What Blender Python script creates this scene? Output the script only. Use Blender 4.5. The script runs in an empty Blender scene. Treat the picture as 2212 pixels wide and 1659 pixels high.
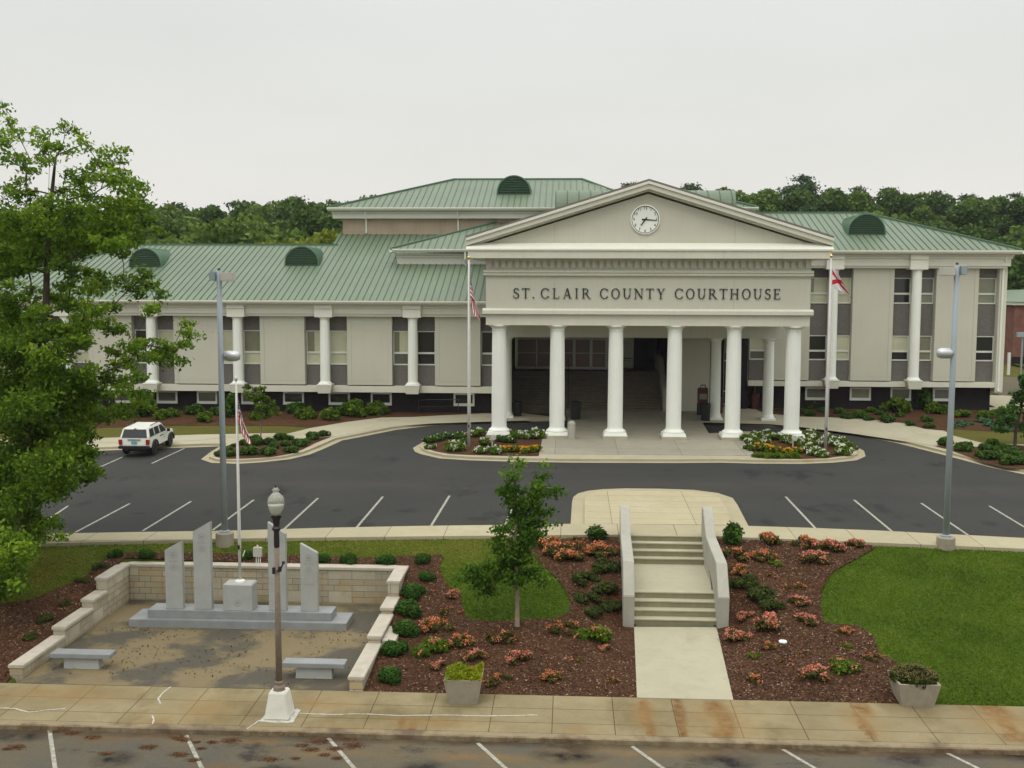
import bpy, bmesh, math, random
import numpy as np
from mathutils import Vector, Matrix
random.seed(7); rng = np.random.default_rng(7)
scene = bpy.context.scene
COL = scene.collection
PI = math.pi

# ------------------------------------------------------------------ camera
F = 2335.0; W2, H2 = 1106.0, 829.5           # focal length and half size, in units of a 2212 px wide frame
YAW, PIT, ROLL = math.atan(124/F), math.atan(217/F), 0.003
CAM = Vector((0, 0, 12))
_f = Vector((-math.sin(YAW)*math.cos(PIT), math.cos(YAW)*math.cos(PIT), -math.sin(PIT)))
_r = Vector((math.cos(YAW), math.sin(YAW), 0)); _u = _r.cross(_f)
_c, _s = math.cos(ROLL), math.sin(ROLL)
_r, _u = _r*_c + _u*_s, _u*_c - _r*_s
cd = bpy.data.cameras.new('camera'); cam = bpy.data.objects.new('camera', cd); COL.objects.link(cam)
m3 = Matrix((_r, _u, -_f)).transposed()
cam.matrix_world = Matrix.Translation(CAM) @ m3.to_4x4()
cd.sensor_width = 36; cd.lens = 36*F/2212; cd.clip_start = .5; cd.clip_end = 3000
scene.camera = cam
scene.render.resolution_x, scene.render.resolution_y = 1024, 768

# ------------------------------------------------------------------ world (overcast), sun, exposure
SUN_EL, SUN_AZ = math.radians(58), math.radians(200)
w = bpy.data.worlds.new('World'); scene.world = w; w.use_nodes = True
nt = w.node_tree; nt.nodes.clear()
N = nt.nodes.new; L = nt.links.new
sky = N('ShaderNodeTexSky'); sky.sky_type = 'NISHITA'; sky.sun_disc = False
sky.sun_elevation = SUN_EL; sky.sun_rotation = SUN_AZ; sky.dust_density = 6; sky.air_density = 1.2
hs = N('ShaderNodeHueSaturation'); hs.inputs['Saturation'].default_value = .12
L(sky.outputs[0], hs.inputs['Color'])
tc = N('ShaderNodeTexCoord'); sep = N('ShaderNodeSeparateXYZ'); L(tc.outputs['Generated'], sep.inputs[0])
rmp = N('ShaderNodeValToRGB'); L(sep.outputs['Z'], rmp.inputs[0])
cr = rmp.color_ramp; cr.interpolation = 'B_SPLINE'
stops = [(0, (.290, .282, .266)), (.10, (.288, .284, .270)), (.24, (.250, .260, .250)), (.42, (.33, .335, .33)), (.7, (.6, .6, .59)), (1, (.80, .80, .79))]
cr.elements[0].position = 0; cr.elements[0].color = (*stops[0][1], 1)
cr.elements[1].position = 1; cr.elements[1].color = (*stops[-1][1], 1)
for p, c in stops[1:-1]:
    e = cr.elements.new(p); e.color = (*c, 1)
sc_ = N('ShaderNodeVectorMath'); sc_.operation = 'SCALE'; L(rmp.outputs[0], sc_.inputs[0]); sc_.inputs['Scale'].default_value = 30
cn = N('ShaderNodeTexNoise'); cn.inputs['Scale'].default_value = 2.2; cn.inputs['Detail'].default_value = 3
cmp_ = N('ShaderNodeMapping'); cmp_.inputs['Scale'].default_value = (1, 1, 3.5); L(tc.outputs['Generated'], cmp_.inputs[0]); L(cmp_.outputs[0], cn.inputs['Vector'])
cmr = N('ShaderNodeMapRange'); cmr.inputs['To Min'].default_value = .90; cmr.inputs['To Max'].default_value = 1.08; L(cn.outputs[0], cmr.inputs[0])
sc2 = N('ShaderNodeVectorMath'); sc2.operation = 'SCALE'; L(sc_.outputs[0], sc2.inputs[0]); L(cmr.outputs[0], sc2.inputs['Scale'])
mx = N('ShaderNodeMix'); mx.data_type = 'RGBA'; mx.inputs[0].default_value = .93
L(hs.outputs[0], mx.inputs[6]); L(sc2.outputs[0], mx.inputs[7])
bg = N('ShaderNodeBackground'); bg.inputs['Strength'].default_value = .1; L(mx.outputs[2], bg.inputs[0])
wo = N('ShaderNodeOutputWorld'); L(bg.outputs[0], wo.inputs[0])
sl = bpy.data.lights.new('sun', 'SUN'); sl.energy = .6; sl.angle = math.radians(25); sl.color = (1, .95, .86)
so = bpy.data.objects.new('sun', sl); COL.objects.link(so)
sd = Vector((math.sin(SUN_AZ)*math.cos(SUN_EL), math.cos(SUN_AZ)*math.cos(SUN_EL), math.sin(SUN_EL)))
so.rotation_euler = (-sd).to_track_quat('-Z', 'Y').to_euler()
scene.view_settings.view_transform = 'Standard'; scene.view_settings.look = 'None'
scene.view_settings.exposure = 0; scene.view_settings.gamma = 1
scene.render.engine = 'CYCLES'
scene.cycles.max_bounces = 6; scene.cycles.diffuse_bounces = 3; scene.cycles.transparent_max_bounces = 8

# ------------------------------------------------------------------ measuring helpers: photo measurements -> places in the world
def ray(x, y): return _r*((x-W2)/F) - _u*((y-H2)/F) + _f
def at_z(x, y, z): d = ray(x, y); return CAM + d*((z-12)/d.z)
def at_Y(x, y, Y): d = ray(x, y); return CAM + d*(Y/d.y)
LA, LB = .447, .0257                          # the car park slopes gently: z = LA + LB*Y
def on_lot(x, y, o=0):
    d = ray(x, y); return CAM + d*((LA+o-12)/(d.z-LB*d.y))
def lotz(Y): return LA + LB*Y
_wx = [-60, -20.85, -13.68, -6.21, 2.17, 6.15, 12.54, 17.99, 60]
_wy = [39.5, 41.43, 42.56, 43.37, 44.16, 44.11, 43.48, 42.91, 41]
def walk_low(X): return float(np.interp(X, _wx, _wy))
_pt = [0, .28, .46, .56, .73, .86, 1]; _pz = [0, .19, .33, .47, .74, .9, 1]
Y_BACK = 31.25
def hill(X, Y):
    t = min(max((Y-128)/95, 0), 1); t = t*t*(3-2*t)
    hh = 8.5 + 5.5*min(max((X+10)/60, 0), 1) + 1.2*math.sin(X*.045+1) + .8*math.sin(X*.11)
    return hh*t + 3*min(max((Y-240)/200, 0), 1)
def zg(X, Y):
    if Y < Y_BACK: return -.25
    yw = walk_low(X)
    if Y < yw:
        t = (Y-Y_BACK)/(yw-Y_BACK)
        z = -.25 + (lotz(yw)+.25)*float(np.interp(t, _pt, _pz))
        if Y < 39.4:                              # the bank eases down to the path
            e = max(2.2-X, X-5.1, 0); k = min(e/2.2, 1); k = k*k*(3-2*k)
            k = k + (1-k)*min(max((Y-37.9)/1.5, 0), 1)
            zp = -.245 + .085*(Y-Y_BACK)/6.4
            z = zp + (z-zp)*k
        return z
    if Y < 125: return lotz(Y)
    return lotz(125) + hill(X, Y)
def on_ground(x, y):
    d = ray(x, y); t0 = 24/d.y; t = t0
    while t < 140/d.y:
        p = CAM + d*t
        if p.z <= zg(p.x, p.y): break
        t += .05/d.y
    return CAM + d*t
D = .9736                                      # 2272 px wide -> 2212 px wide
def crop(ox, oy, s): return lambda a, b: ((ox+a*s)*D, (oy+b*s)*D)

# ------------------------------------------------------------------ object helpers
def tag(o, label=None, cat=None, group=None, kind=None):
    if label: o['label'] = label
    if cat: o['category'] = cat
    if group: o['group'] = group
    if kind: o['kind'] = kind
    return o
def empty(name, loc, label=None, cat=None, group=None):
    o = bpy.data.objects.new(name, None); COL.objects.link(o); o.location = loc; o.empty_display_size = .3
    return tag(o, label, cat, group)
def wloc(o):
    v = Vector((0, 0, 0))
    while o: v += Vector(o.location); o = o.parent
    return v
class MB:
    def __init__(s): s.v = []; s.f = []; s.m = []; s.uv = {}
    def add(s, vs, fs, m=0):
        b = len(s.v); s.v += [tuple(v) for v in vs]
        for f in fs: s.f.append([b+i for i in f]); s.m.append(m)
        return s
    def box(s, x0, x1, y0, y1, z0, z1, m=0):
        return s.add([(x0, y0, z0), (x1, y0, z0), (x1, y1, z0), (x0, y1, z0), (x0, y0, z1), (x1, y0, z1), (x1, y1, z1), (x0, y1, z1)],
                     [(0, 3, 2, 1), (4, 5, 6, 7), (0, 1, 5, 4), (1, 2, 6, 5), (2, 3, 7, 6), (3, 0, 4, 7)], m)
    def hexa(s, p, m=0):
        return s.add(p, [(0, 3, 2, 1), (4, 5, 6, 7), (0, 1, 5, 4), (1, 2, 6, 5), (2, 3, 7, 6), (3, 0, 4, 7)], m)
    def poly(s, pts, m=0): return s.add(pts, [tuple(range(len(pts)))], m)
    def prism(s, pts, z0, z1, m=0):            # polygon in XY
        n = len(pts); vs = [(*p[:2], z0) for p in pts]+[(*p[:2], z1) for p in pts]
        return s.add(vs, [tuple(range(n-1, -1, -1)), tuple(range(n, 2*n))]+[(i, (i+1) % n, n+(i+1) % n, n+i) for i in range(n)], m)
    def extr_x(s, pts, x0, x1, m=0):           # polygon (y,z) extruded along x
        n = len(pts); vs = [(x0, *p) for p in pts]+[(x1, *p) for p in pts]
        return s.add(vs, [tuple(range(n)), tuple(range(2*n-1, n-1, -1))]+[(i, n+i, n+(i+1) % n, (i+1) % n) for i in range(n)], m)
    def extr_y(s, pts, y0, y1, m=0):           # polygon (x,z) extruded along y
        n = len(pts); vs = [(p[0], y0, p[1]) for p in pts]+[(p[0], y1, p[1]) for p in pts]
        return s.add(vs, [tuple(range(n)), tuple(range(2*n-1, n-1, -1))]+[(i, n+i, n+(i+1) % n, (i+1) % n) for i in range(n)], m)
    def tube(s, pts, r, n=8, m=0, caps=True):
        pts = [Vector(p) for p in pts]; k = len(pts)
        if not hasattr(r, '__len__'): r = [r]*k
        b = len(s.v); up = None
        for i, p in enumerate(pts):
            t = (pts[min(i+1, k-1)]-pts[max(i-1, 0)]).normalized()
            if up is None: up = Vector((1, 0, 0)) if abs(t.x) < .8 else Vector((0, 1, 0))
            a = t.cross(up).normalized(); c = a.cross(t).normalized(); up = c
            for j in range(n):
                q = 2*PI*j/n; s.v.append(tuple(p + a*(r[i]*math.cos(q)) + c*(r[i]*math.sin(q))))
        for i in range(k-1):
            for j in range(n):
                s.f.append([b+i*n+j, b+i*n+(j+1) % n, b+(i+1)*n+(j+1) % n, b+(i+1)*n+j]); s.m.append(m)
        if caps:
            s.f.append([b+j for j in range(n)]); s.f.append([b+(k-1)*n+j for j in range(n-1, -1, -1)]); s.m += [m, m]
        return s
    def lathe(s, cx, cy, prof, n=24, m=0, flute=0, caps=True):
        b = len(s.v); k = len(prof)
        for (r, z) in prof:
            for j in range(n):
                q = 2*PI*j/n; rr = r*(1-flute*(j % 2)); s.v.append((cx+rr*math.cos(q), cy+rr*math.sin(q), z))
        for i in range(k-1):
            for j in range(n):
                s.f.append([b+i*n+j, b+i*n+(j+1) % n, b+(i+1)*n+(j+1) % n, b+(i+1)*n+j]); s.m.append(m)
        if caps:
            s.f.append([b+j for j in range(n-1, -1, -1)]); s.f.append([b+(k-1)*n+j for j in range(n)]); s.m += [m, m]
        return s
    def build(s, name, mats, parent=None, smooth=False, fix=True, bevel=0):
        me = bpy.data.meshes.new(name)
        o_ = wloc(parent) if parent else Vector((0, 0, 0))
        me.from_pydata([(v[0]-o_.x, v[1]-o_.y, v[2]-o_.z) for v in s.v], [], s.f)
        if not isinstance(mats, (list, tuple)): mats = [mats]
        for m in mats: me.materials.append(m)
        me.polygons.foreach_set('material_index', s.m)
        if fix or bevel:
            bm = bmesh.new(); bm.from_mesh(me); bmesh.ops.recalc_face_normals(bm, faces=bm.faces)
            if bevel:
                bmesh.ops.bevel(bm, geom=[e for e in bm.edges if len(e.link_faces) == 2 and e.calc_face_angle(0) > .5], offset=bevel, segments=2, affect='EDGES', clamp_overlap=True)
            bm.to_mesh(me); bm.free()
        if smooth: me.polygons.foreach_set('use_smooth', [True]*len(me.polygons))
        ob = bpy.data.objects.new(name, me); COL.objects.link(ob)
        if parent: ob.parent = parent
        return ob
KIDS = {}
def copy_tree(o, loc=None, rz=None, sc=None, parent=None):
    c = o.copy(); COL.objects.link(c)
    if parent: c.parent = parent
    for ch in o.children: copy_tree(ch, parent=c)
    if loc is not None: c.location = loc
    if rz is not None: c.rotation_euler = (0, 0, rz)
    if sc is not None: c.scale = sc
    return c
class Proto:                                   # the first placement is the prototype itself, later ones are copies
    def __init__(s, maker): s.maker = maker; s.o = None
    def place(s, loc, rz=0, sc=(1, 1, 1), label=None, cat=None, group=None):
        if s.o is None:
            s.o = s.maker(); o = s.o; o.location = loc; o.rotation_euler = (0, 0, rz); o.scale = sc
        else: o = copy_tree(s.o, loc, rz, sc)
        return tag(o, label, cat, group)

# ------------------------------------------------------------------ materials
def newmat(name):
    m = bpy.data.materials.new(name); m.use_nodes = True
    b = m.node_tree.nodes['Principled BSDF']; return m, m.node_tree, b
def coords(t, scale=(1, 1, 1), kind='Object'):
    a = t.nodes.new('ShaderNodeTexCoord'); mp = t.nodes.new('ShaderNodeMapping'); mp.inputs['Scale'].default_value = scale
    t.links.new(a.outputs[kind], mp.inputs[0]); return mp.outputs[0]
def wpos(t, scale=(1, 1, 1)):
    a = t.nodes.new('ShaderNodeNewGeometry'); mp = t.nodes.new('ShaderNodeMapping'); mp.inputs['Scale'].default_value = scale
    t.links.new(a.outputs['Position'], mp.inputs[0]); return mp.outputs[0]
def noise(t, vec, scale, detail=4, rough=.55):
    n = t.nodes.new('ShaderNodeTexNoise'); n.inputs['Scale'].default_value = scale; n.inputs['Detail'].default_value = detail
    n.inputs['Roughness'].default_value = rough; t.links.new(vec, n.inputs['Vector']); return n.outputs[0]
def ramp(t, val, stops, interp='LINEAR'):
    r = t.nodes.new('ShaderNodeValToRGB'); r.color_ramp.interpolation = interp
    e = r.color_ramp.elements
    e[0].position = stops[0][0]; e[0].color = (*stops[0][1], 1); e[1].position = stops[-1][0]; e[1].color = (*stops[-1][1], 1)
    for p, c in stops[1:-1]: k = e.new(p); k.color = (*c, 1)
    t.links.new(val, r.inputs[0]); return r.outputs[0]
def mixc(t, fac, a, b, mode='MIX'):
    m = t.nodes.new('ShaderNodeMix'); m.data_type = 'RGBA'; m.blend_type = mode
    for sock, v in ((m.inputs[0], fac), (m.inputs[6], a), (m.inputs[7], b)):
        if isinstance(v, (int, float)): sock.default_value = v
        elif isinstance(v, tuple): sock.default_value = (*v, 1)
        else: t.links.new(v, sock)
    return m.outputs[2]
def mapr(t, v, a, b, c=0, d=1):
    m = t.nodes.new('ShaderNodeMapRange'); m.inputs[1].default_value = a; m.inputs[2].default_value = b
    m.inputs[3].default_value = c; m.inputs[4].default_value = d; t.links.new(v, m.inputs[0]); return m.outputs[0]
def bump(t, bsdf, h, strength=.3, dist=.02):
    b = t.nodes.new('ShaderNodeBump'); b.inputs['Strength'].default_value = strength; b.inputs['Distance'].default_value = dist
    t.links.new(h, b.inputs['Height']); t.links.new(b.outputs[0], bsdf.inputs['Normal'])
def mat(name, col, rough=.7, var=.12, nscale=3, fine=25, metal=0, spec=.4, bmp=.15, streak=0):
    m, t, b = newmat(name); p = wpos(t)
    n1 = noise(t, p, nscale); n2 = noise(t, p, fine, 3)
    c = tuple(col)
    dark = tuple(x*(1-var) for x in c); lite = tuple(min(1, x*(1+var)) for x in c)
    c1 = mixc(t, mapr(t, n1, .3, .7), dark, lite)
    c2 = mixc(t, mapr(t, n2, .3, .7, 0, .5), c1, tuple(x*(1-var*1.3) for x in c))
    if streak:
        ps = wpos(t, (3, 3, .25)); ns = noise(t, ps, 1.5, 5)
        c2 = mixc(t, mapr(t, ns, .5, .8, 0, streak), c2, tuple(x*.62 for x in c))
    t.links.new(c2, b.inputs['Base Color']); b.inputs['Roughness'].default_value = rough
    b.inputs['Metallic'].default_value = metal; b.inputs['Specular IOR Level'].default_value = spec
    if bmp: bump(t, b, n2, bmp, .01)
    return m
M = {}
M['stucco'] = mat('stucco', (.525, .515, .42), .9, .05, .35, 30, spec=.15, streak=.12)
M['stucco_light'] = mat('stucco_light', (.615, .605, .50), .85, .05, .5, 30, spec=.15, streak=.2)
M['trim'] = mat('cream_trim', (.70, .70, .60), .7, .04, .6, 20, spec=.25, streak=.1)
M['white'] = mat('white_paint', (.78, .80, .73), .55, .03, .8, 20, spec=.3)
M['panel_grey'] = mat('grey_spandrel', (.165, .155, .14), .9, .18, 8, 60, spec=.2)
M['brown_wall'] = mat('tan_weathered_wall', (.40, .325, .235), .9, .12, .8, 20, spec=.1, streak=.35)
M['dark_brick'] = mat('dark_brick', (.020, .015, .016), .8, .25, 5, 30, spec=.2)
M['capflash'] = mat('brown_flashing', (.17, .15, .125), .6, .1)
M['frame'] = mat('window_frame_white', (.66, .68, .62), .5, .05)
M['grey_frame'] = mat('aluminium_frame', (.30, .30, .29), .4, .05, metal=.5)
M['black'] = mat('black_metal', (.012, .012, .013), .45, .1)
M['letter'] = mat('dark_bronze', (.018, .02, .018), .5, .1)
M['polegrey'] = mat('blue_grey_paint', (.27, .315, .33), .45, .06, 1, 8)
M['alu'] = mat('brushed_aluminium', (.50, .52, .52), .35, .06, 1, 8, metal=.6)
M['flagwhite'] = mat('white_pole_paint', (.55, .54, .50), .4, .08)
M['gold'] = mat('gold', (.75, .52, .12), .3, .1, metal=.9)
M['granite'] = mat('grey_granite', (.335, .345, .32), .55, .10, 2, 55, spec=.4, streak=.12)
M['granite_dark'] = mat('polished_granite', (.235, .245, .24), .5, .16, 2, 55, spec=.5)
M['engrave'] = mat('engraved_granite', (.235, .24, .225), .7, .1)
M['plinth_white'] = mat('whitewashed_concrete', (.62, .61, .53), .85, .10, 3, 30, streak=.2)
M['aggregate'] = mat('aggregate_pole', (.20, .155, .115), .8, .2, 8, 70)
M['lampblack'] = mat('black_cast_iron', (.016, .012, .014), .4, .1)
M['planter'] = mat('planter_concrete', (.30, .265, .20), .9, .14, 4, 30, streak=.3)
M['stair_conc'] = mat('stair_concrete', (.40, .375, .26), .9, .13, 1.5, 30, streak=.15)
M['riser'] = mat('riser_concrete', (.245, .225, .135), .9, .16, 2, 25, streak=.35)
M['cheek'] = mat('cheek_concrete', (.36, .35, .29), .85, .1, 1.2, 30, streak=.3)
M['rubber'] = mat('rubber', (.012, .012, .012), .8, .1)
M['carwhite'] = mat('car_paint_white', (.70, .72, .64), .25, .02, spec=.6)
M['chrome'] = mat('wheel_rim_metal', (.35, .34, .34), .3, .1, metal=.7)
M['taillight'] = mat('red_lens', (.32, .02, .01), .2, .1)
M['amber'] = mat('amber_lens', (.5, .12, .01), .2, .1)
M['plate'] = mat('blue_plate', (.12, .36, .52), .5, .05)
M['red'] = mat('red_paint', (.07, .010, .012), .5, .1)
M['bin'] = mat('black_plastic', (.010, .010, .011), .5, .1)
M['brickred'] = None
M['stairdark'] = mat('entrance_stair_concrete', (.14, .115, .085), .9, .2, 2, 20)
M['bark'] = mat('bark', (.085, .07, .05), .95, .3, 8, 40, spec=.1, bmp=.5)
M['bark_pale'] = mat('pale_bark', (.20, .16, .11), .95, .2, 8, 40, spec=.1)
M['interior'] = mat('lobby_interior', (.10, .04, .018), .8, .5, .8, 4)
M['handrail'] = mat('dark_bronze_rail', (.02, .02, .02), .5, .1)
M['litter'] = mat('white_plastic', (.85, .86, .88), .4, .02)
M['blade_grey'] = mat('grey_box', (.45, .44, .38), .6, .05)
def glassmat(name, col, rough=.08):
    m, t, b = newmat(name); p = wpos(t); n = noise(t, p, .7, 3)
    t.links.new(mixc(t, n, tuple(x*.7 for x in col), tuple(x*1.25 for x in col)), b.inputs['Base Color'])
    b.inputs['Roughness'].default_value = rough; b.inputs['Specular IOR Level'].default_value = .55; return m
M['pane_dark'] = glassmat('dark_pane', (.022, .022, .020))
M['pane_grey'] = glassmat('grey_pane', (.12, .125, .095))
M['pane_green'] = glassmat('olive_blind_pane', (.22, .225, .15))
M['pane_cream'] = glassmat('cream_blind_pane', (.52, .52, .36), .25)
M['car_glass'] = glassmat('car_glass', (.012, .014, .016), .35)
M['lobby_glass'] = glassmat('lobby_glass', (.13, .055, .02), .3)
m, t, b = newmat('lamp_glass'); b.inputs['Base Color'].default_value = (.66, .67, .60, 1); b.inputs['Roughness'].default_value = .08
b.inputs['Transmission Weight'].default_value = .75; b.inputs['IOR'].default_value = 1.3; M['lampglass'] = m

def roofmat(name, base):
    m, t, b = newmat(name); p = wpos(t); n = noise(t, p, .25, 4); n2 = noise(t, wpos(t, (1.2, .15, .15)), 1.5, 4)
    c = mixc(t, mapr(t, n, .3, .7), tuple(x*.9 for x in base), tuple(x*1.1 for x in base))
    c = mixc(t, mapr(t, n2, .45, .8, 0, .35), c, tuple(x*.78 for x in base))
    t.links.new(c, b.inputs['Base Color']); b.inputs['Roughness'].default_value = .5; b.inputs['Specular IOR Level'].default_value = .4
    return m
M['roof'] = roofmat('green_roof_metal', (.125, .170, .106))
M['seam'] = mat('roof_seam', (.055, .10, .06), .5, .1)  # shadow lines along the ribs, put into a darker rib colour
M['vent'] = mat('vent_green', (.075, .15, .085), .5, .1)
M['slat'] = mat('slat_green', (.045, .095, .05), .6, .1)
M['louvre'] = mat('louvre_green', (.035, .085, .045), .6, .15)

def asphalt(name, a, b_, patch, patchcol, rough=.75):
    m, t, b = newmat(name); p = wpos(t)
    n1 = noise(t, p, .22, 5, .6); n2 = noise(t, p, 28, 3, .7); n3 = noise(t, wpos(t, (1, .6, 1)), .45, 5, .65)
    c = mixc(t, mapr(t, n1, .3, .7), a, b_)
    c = mixc(t, mapr(t, n2, .35, .75, 0, .55), c, tuple(x*1.8 for x in b_))
    c = mixc(t, mapr(t, n3, patch, patch+.12, 0, .85), c, patchcol)
    t.links.new(c, b.inputs['Base Color']); b.inputs['Roughness'].default_value = rough; b.inputs['Specular IOR Level'].default_value = .2; bump(t, b, n2, .35, .008); return m
M['asphalt'] = asphalt('parking_asphalt', (.023, .0235, .0225), (.034, .0335, .030), .58, (.014, .015, .0155), .9)
m, t, b = newmat('street_asphalt'); p = wpos(t)
n1 = noise(t, p, .35, 5, .65); n2 = noise(t, p, 30, 3, .7); n3 = noise(t, wpos(t, (1, 1.6, 1)), .55, 6, .7); n4 = noise(t, wpos(t, (.8, 1.5, 1)), .42, 4, .6)
c = mixc(t, mapr(t, n1, .35, .65), (.075, .070, .056), (.115, .090, .048))
c = mixc(t, mapr(t, n2, .4, .8, 0, .5), c, (.15, .14, .11))
c = mixc(t, mapr(t, n3, .57, .68, 0, .8), c, (.025, .022, .020))
c = mixc(t, mapr(t, n4, .58, .72, 0, .6), c, (.13, .07, .025))
t.links.new(c, b.inputs['Base Color']); b.inputs['Roughness'].default_value = .85; b.inputs['Specular IOR Level'].default_value = .15; bump(t, b, n2, .4, .01); M['street'] = m

def concrete(name, a, b_, stain, stain_lo, stain_hi, joints=None, fac=.8):
    m, t, b = newmat(name); p = wpos(t)
    n1 = noise(t, p, .5, 5, .6); n2 = noise(t, p, 35, 3); n3 = noise(t, wpos(t, (1, .7, 1)), .55, 5, .62); n4 = noise(t, p, 3, 4)
    c = mixc(t, mapr(t, n1, .3, .7), a, b_)
    c = mixc(t, mapr(t, n2, .35, .7, 0, .3), c, tuple(x*.7 for x in a))
    c = mixc(t, mapr(t, n4, .5, .75, 0, .3), c, tuple(x*.72 for x in a))
    c = mixc(t, mapr(t, n3, stain_lo, stain_hi, 0, fac), c, stain)
    if joints:
        br = t.nodes.new('ShaderNodeTexBrick'); br.offset = 0; br.inputs['Scale'].default_value = 1
        br.inputs['Brick Width'].default_value = joints[0]; br.inputs['Row Height'].default_value = joints[1]; br.inputs['Mortar Size'].default_value = joints[2]
        br.inputs['Mortar Smooth'].default_value = .3
        mp = t.nodes.new('ShaderNodeMapping'); mp.inputs['Location'].default_value = (joints[3], joints[4], 0)
        g = t.nodes.new('ShaderNodeNewGeometry'); t.links.new(g.outputs['Position'], mp.inputs[0]); t.links.new(mp.outputs[0], br.inputs['Vector'])
        br.inputs['Color1'].default_value = (.9, .9, .9, 1); br.inputs['Color2'].default_value = (1, 1, 1, 1); br.inputs['Mortar'].default_value = (.28, .25, .2, 1)
        c = mixc(t, 1.0, c, br.outputs['Color'], 'MULTIPLY')
    t.links.new(c, b.inputs['Base Color']); b.inputs['Roughness'].default_value = .9; b.inputs['Specular IOR Level'].default_value = .25
    bump(t, b, n2, .2, .008); return m
def spots(m, lst, col, fac=.85, warp=.5, wsc=1.6, soft=.55):
    t = m.node_tree; b = t.nodes['Principled BSDF']; link = b.inputs['Base Color'].links[0]; base = link.from_socket
    p = wpos(t); nn = t.nodes.new('ShaderNodeTexNoise'); nn.inputs['Scale'].default_value = wsc; nn.inputs['Detail'].default_value = 6; nn.inputs['Roughness'].default_value = .65; t.links.new(p, nn.inputs['Vector'])
    sub = t.nodes.new('ShaderNodeVectorMath'); sub.operation = 'MULTIPLY_ADD'; t.links.new(nn.outputs['Color'], sub.inputs[0]); sub.inputs[1].default_value = (warp*2, warp*2, 0); 
    off = t.nodes.new('ShaderNodeVectorMath'); off.operation = 'ADD'; t.links.new(p, off.inputs[0]); off.inputs[1].default_value = (-warp, -warp, 0); t.links.new(off.outputs[0], sub.inputs[2])
    acc = None
    for (x, y, rx, ry) in lst:
        mp = t.nodes.new('ShaderNodeMapping'); mp.inputs['Location'].default_value = (-x/rx, -y/ry, 0); mp.inputs['Scale'].default_value = (1/rx, 1/ry, 0); t.links.new(sub.outputs[0], mp.inputs[0])
        ln = t.nodes.new('ShaderNodeVectorMath'); ln.operation = 'LENGTH'; t.links.new(mp.outputs[0], ln.inputs[0])
        v = mapr(t, ln.outputs['Value'], 1.0, 1-soft)
        if acc is None: acc = v
        else:
            q = t.nodes.new('ShaderNodeMath'); q.operation = 'MAXIMUM'; t.links.new(acc, q.inputs[0]); t.links.new(v, q.inputs[1]); acc = q.outputs[0]
    fm = t.nodes.new('ShaderNodeMath'); fm.operation = 'MULTIPLY'; t.links.new(acc, fm.inputs[0]); t.links.new(mapr(t, nn.outputs[0], .36, .6, fac*.3, fac), fm.inputs[1])
    t.links.new(mixc(t, fm.outputs[0], base, col), b.inputs['Base Color'])
M['sidewalk'] = concrete('street_sidewalk', (.205, .165, .085), (.30, .25, .14), (.15, .115, .05), .50, .66, (1.74, .98, .014, .4, .1))
def spx(lst, z, k=1.0):
    out = []
    for x, y, wx_, wy_ in lst:
        q = at_z(x, y, z); out.append((q.x, q.y, wx_*q.y/F*k, wy_*q.y*q.y/F/12.2*k))
    return out
spots(M['sidewalk'], spx([(1393, 1540, 12, 40), (1406, 1575, 12, 30), (1468, 1535, 14, 40), (1475, 1575, 10, 34), (1545, 1532, 26, 22), (1568, 1562, 22, 50), (1560, 1590, 30, 14), (1862, 1530, 22, 20), (1870, 1570, 16, 34), (2150, 1535, 34, 24), (2175, 1565, 18, 26), (2200, 1590, 40, 14), (885, 1585, 14, 34), (868, 1560, 10, 14)], -.25, 1.25), (.135, .058, .014), 1.0, .2, 4.0, .6)
spots(M['sidewalk'], spx([(1393, 1540, 30, 60), (1560, 1560, 90, 60), (1862, 1555, 50, 50), (2170, 1560, 90, 50), (700, 1520, 90, 24), (640, 1582, 160, 14), (760, 1575, 120, 20), (330, 1560, 60, 34), (450, 1530, 80, 40), (1700, 1603, 500, 8), (1100, 1603, 600, 8), (200, 1570, 300, 12), (950, 1560, 140, 18), (480, 1575, 160, 16), (120, 1500, 200, 24), (1000, 1595, 300, 12), (1250, 1585, 60, 22)], -.25, 1.2), (.23, .14, .05), .75, .3, 1.6, .9)
M['kerb_old'] = concrete('old_kerb', (.22, .18, .11), (.28, .22, .13), (.09, .06, .04), .5, .62)
M['walk'] = concrete('kerb_walk', (.36, .325, .205), (.42, .375, .25), (.30, .24, .12), .62, .75, (2.4, 40, .015, .3, 20), .4)
M['bump'] = concrete('crossing_concrete', (.38, .335, .205), (.43, .38, .25), (.32, .26, .14), .62, .75, (3.6, 1.15, .012, 1.7, .3), .4)
M['plaza'] = concrete('plaza_concrete', (.30, .28, .215), (.36, .335, .26), (.24, .21, .15), .6, .72, (3.67, 3.4, .012, .8, .6), .5)
M['path'] = concrete('path_concrete', (.36, .335, .235), (.41, .38, .275), (.27, .23, .12), .58, .75, None, .6)
M['kerb'] = concrete('kerb_concrete', (.36, .325, .225), (.42, .38, .27), (.33, .23, .09), .62, .74, None, .6)
M['gutter'] = concrete('gutter_concrete', (.33, .29, .185), (.38, .34, .225), (.30, .22, .10), .62, .74, None, .6)
# memorial floor: mottled dark exposed concrete with ochre patches and leaf litter stains
m, t, b = newmat('memorial_floor'); p = wpos(t)
n1 = noise(t, p, .38, 6, .62); n2 = noise(t, p, 6, 5, .7); n3 = noise(t, p, 40, 3)
c = mixc(t, mapr(t, n1, .46, .56), (.068, .060, .040), (.185, .142, .068))
c = mixc(t, mapr(t, n2, .5, .75, 0, .4), c, (.12, .095, .05))
c = mixc(t, mapr(t, n3, .4, .7, 0, .3), c, (.05, .045, .03))
t.links.new(c, b.inputs['Base Color']); b.inputs['Roughness'].default_value = .9; bump(t, b, n3, .3, .01); M['memfloor'] = m

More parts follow.
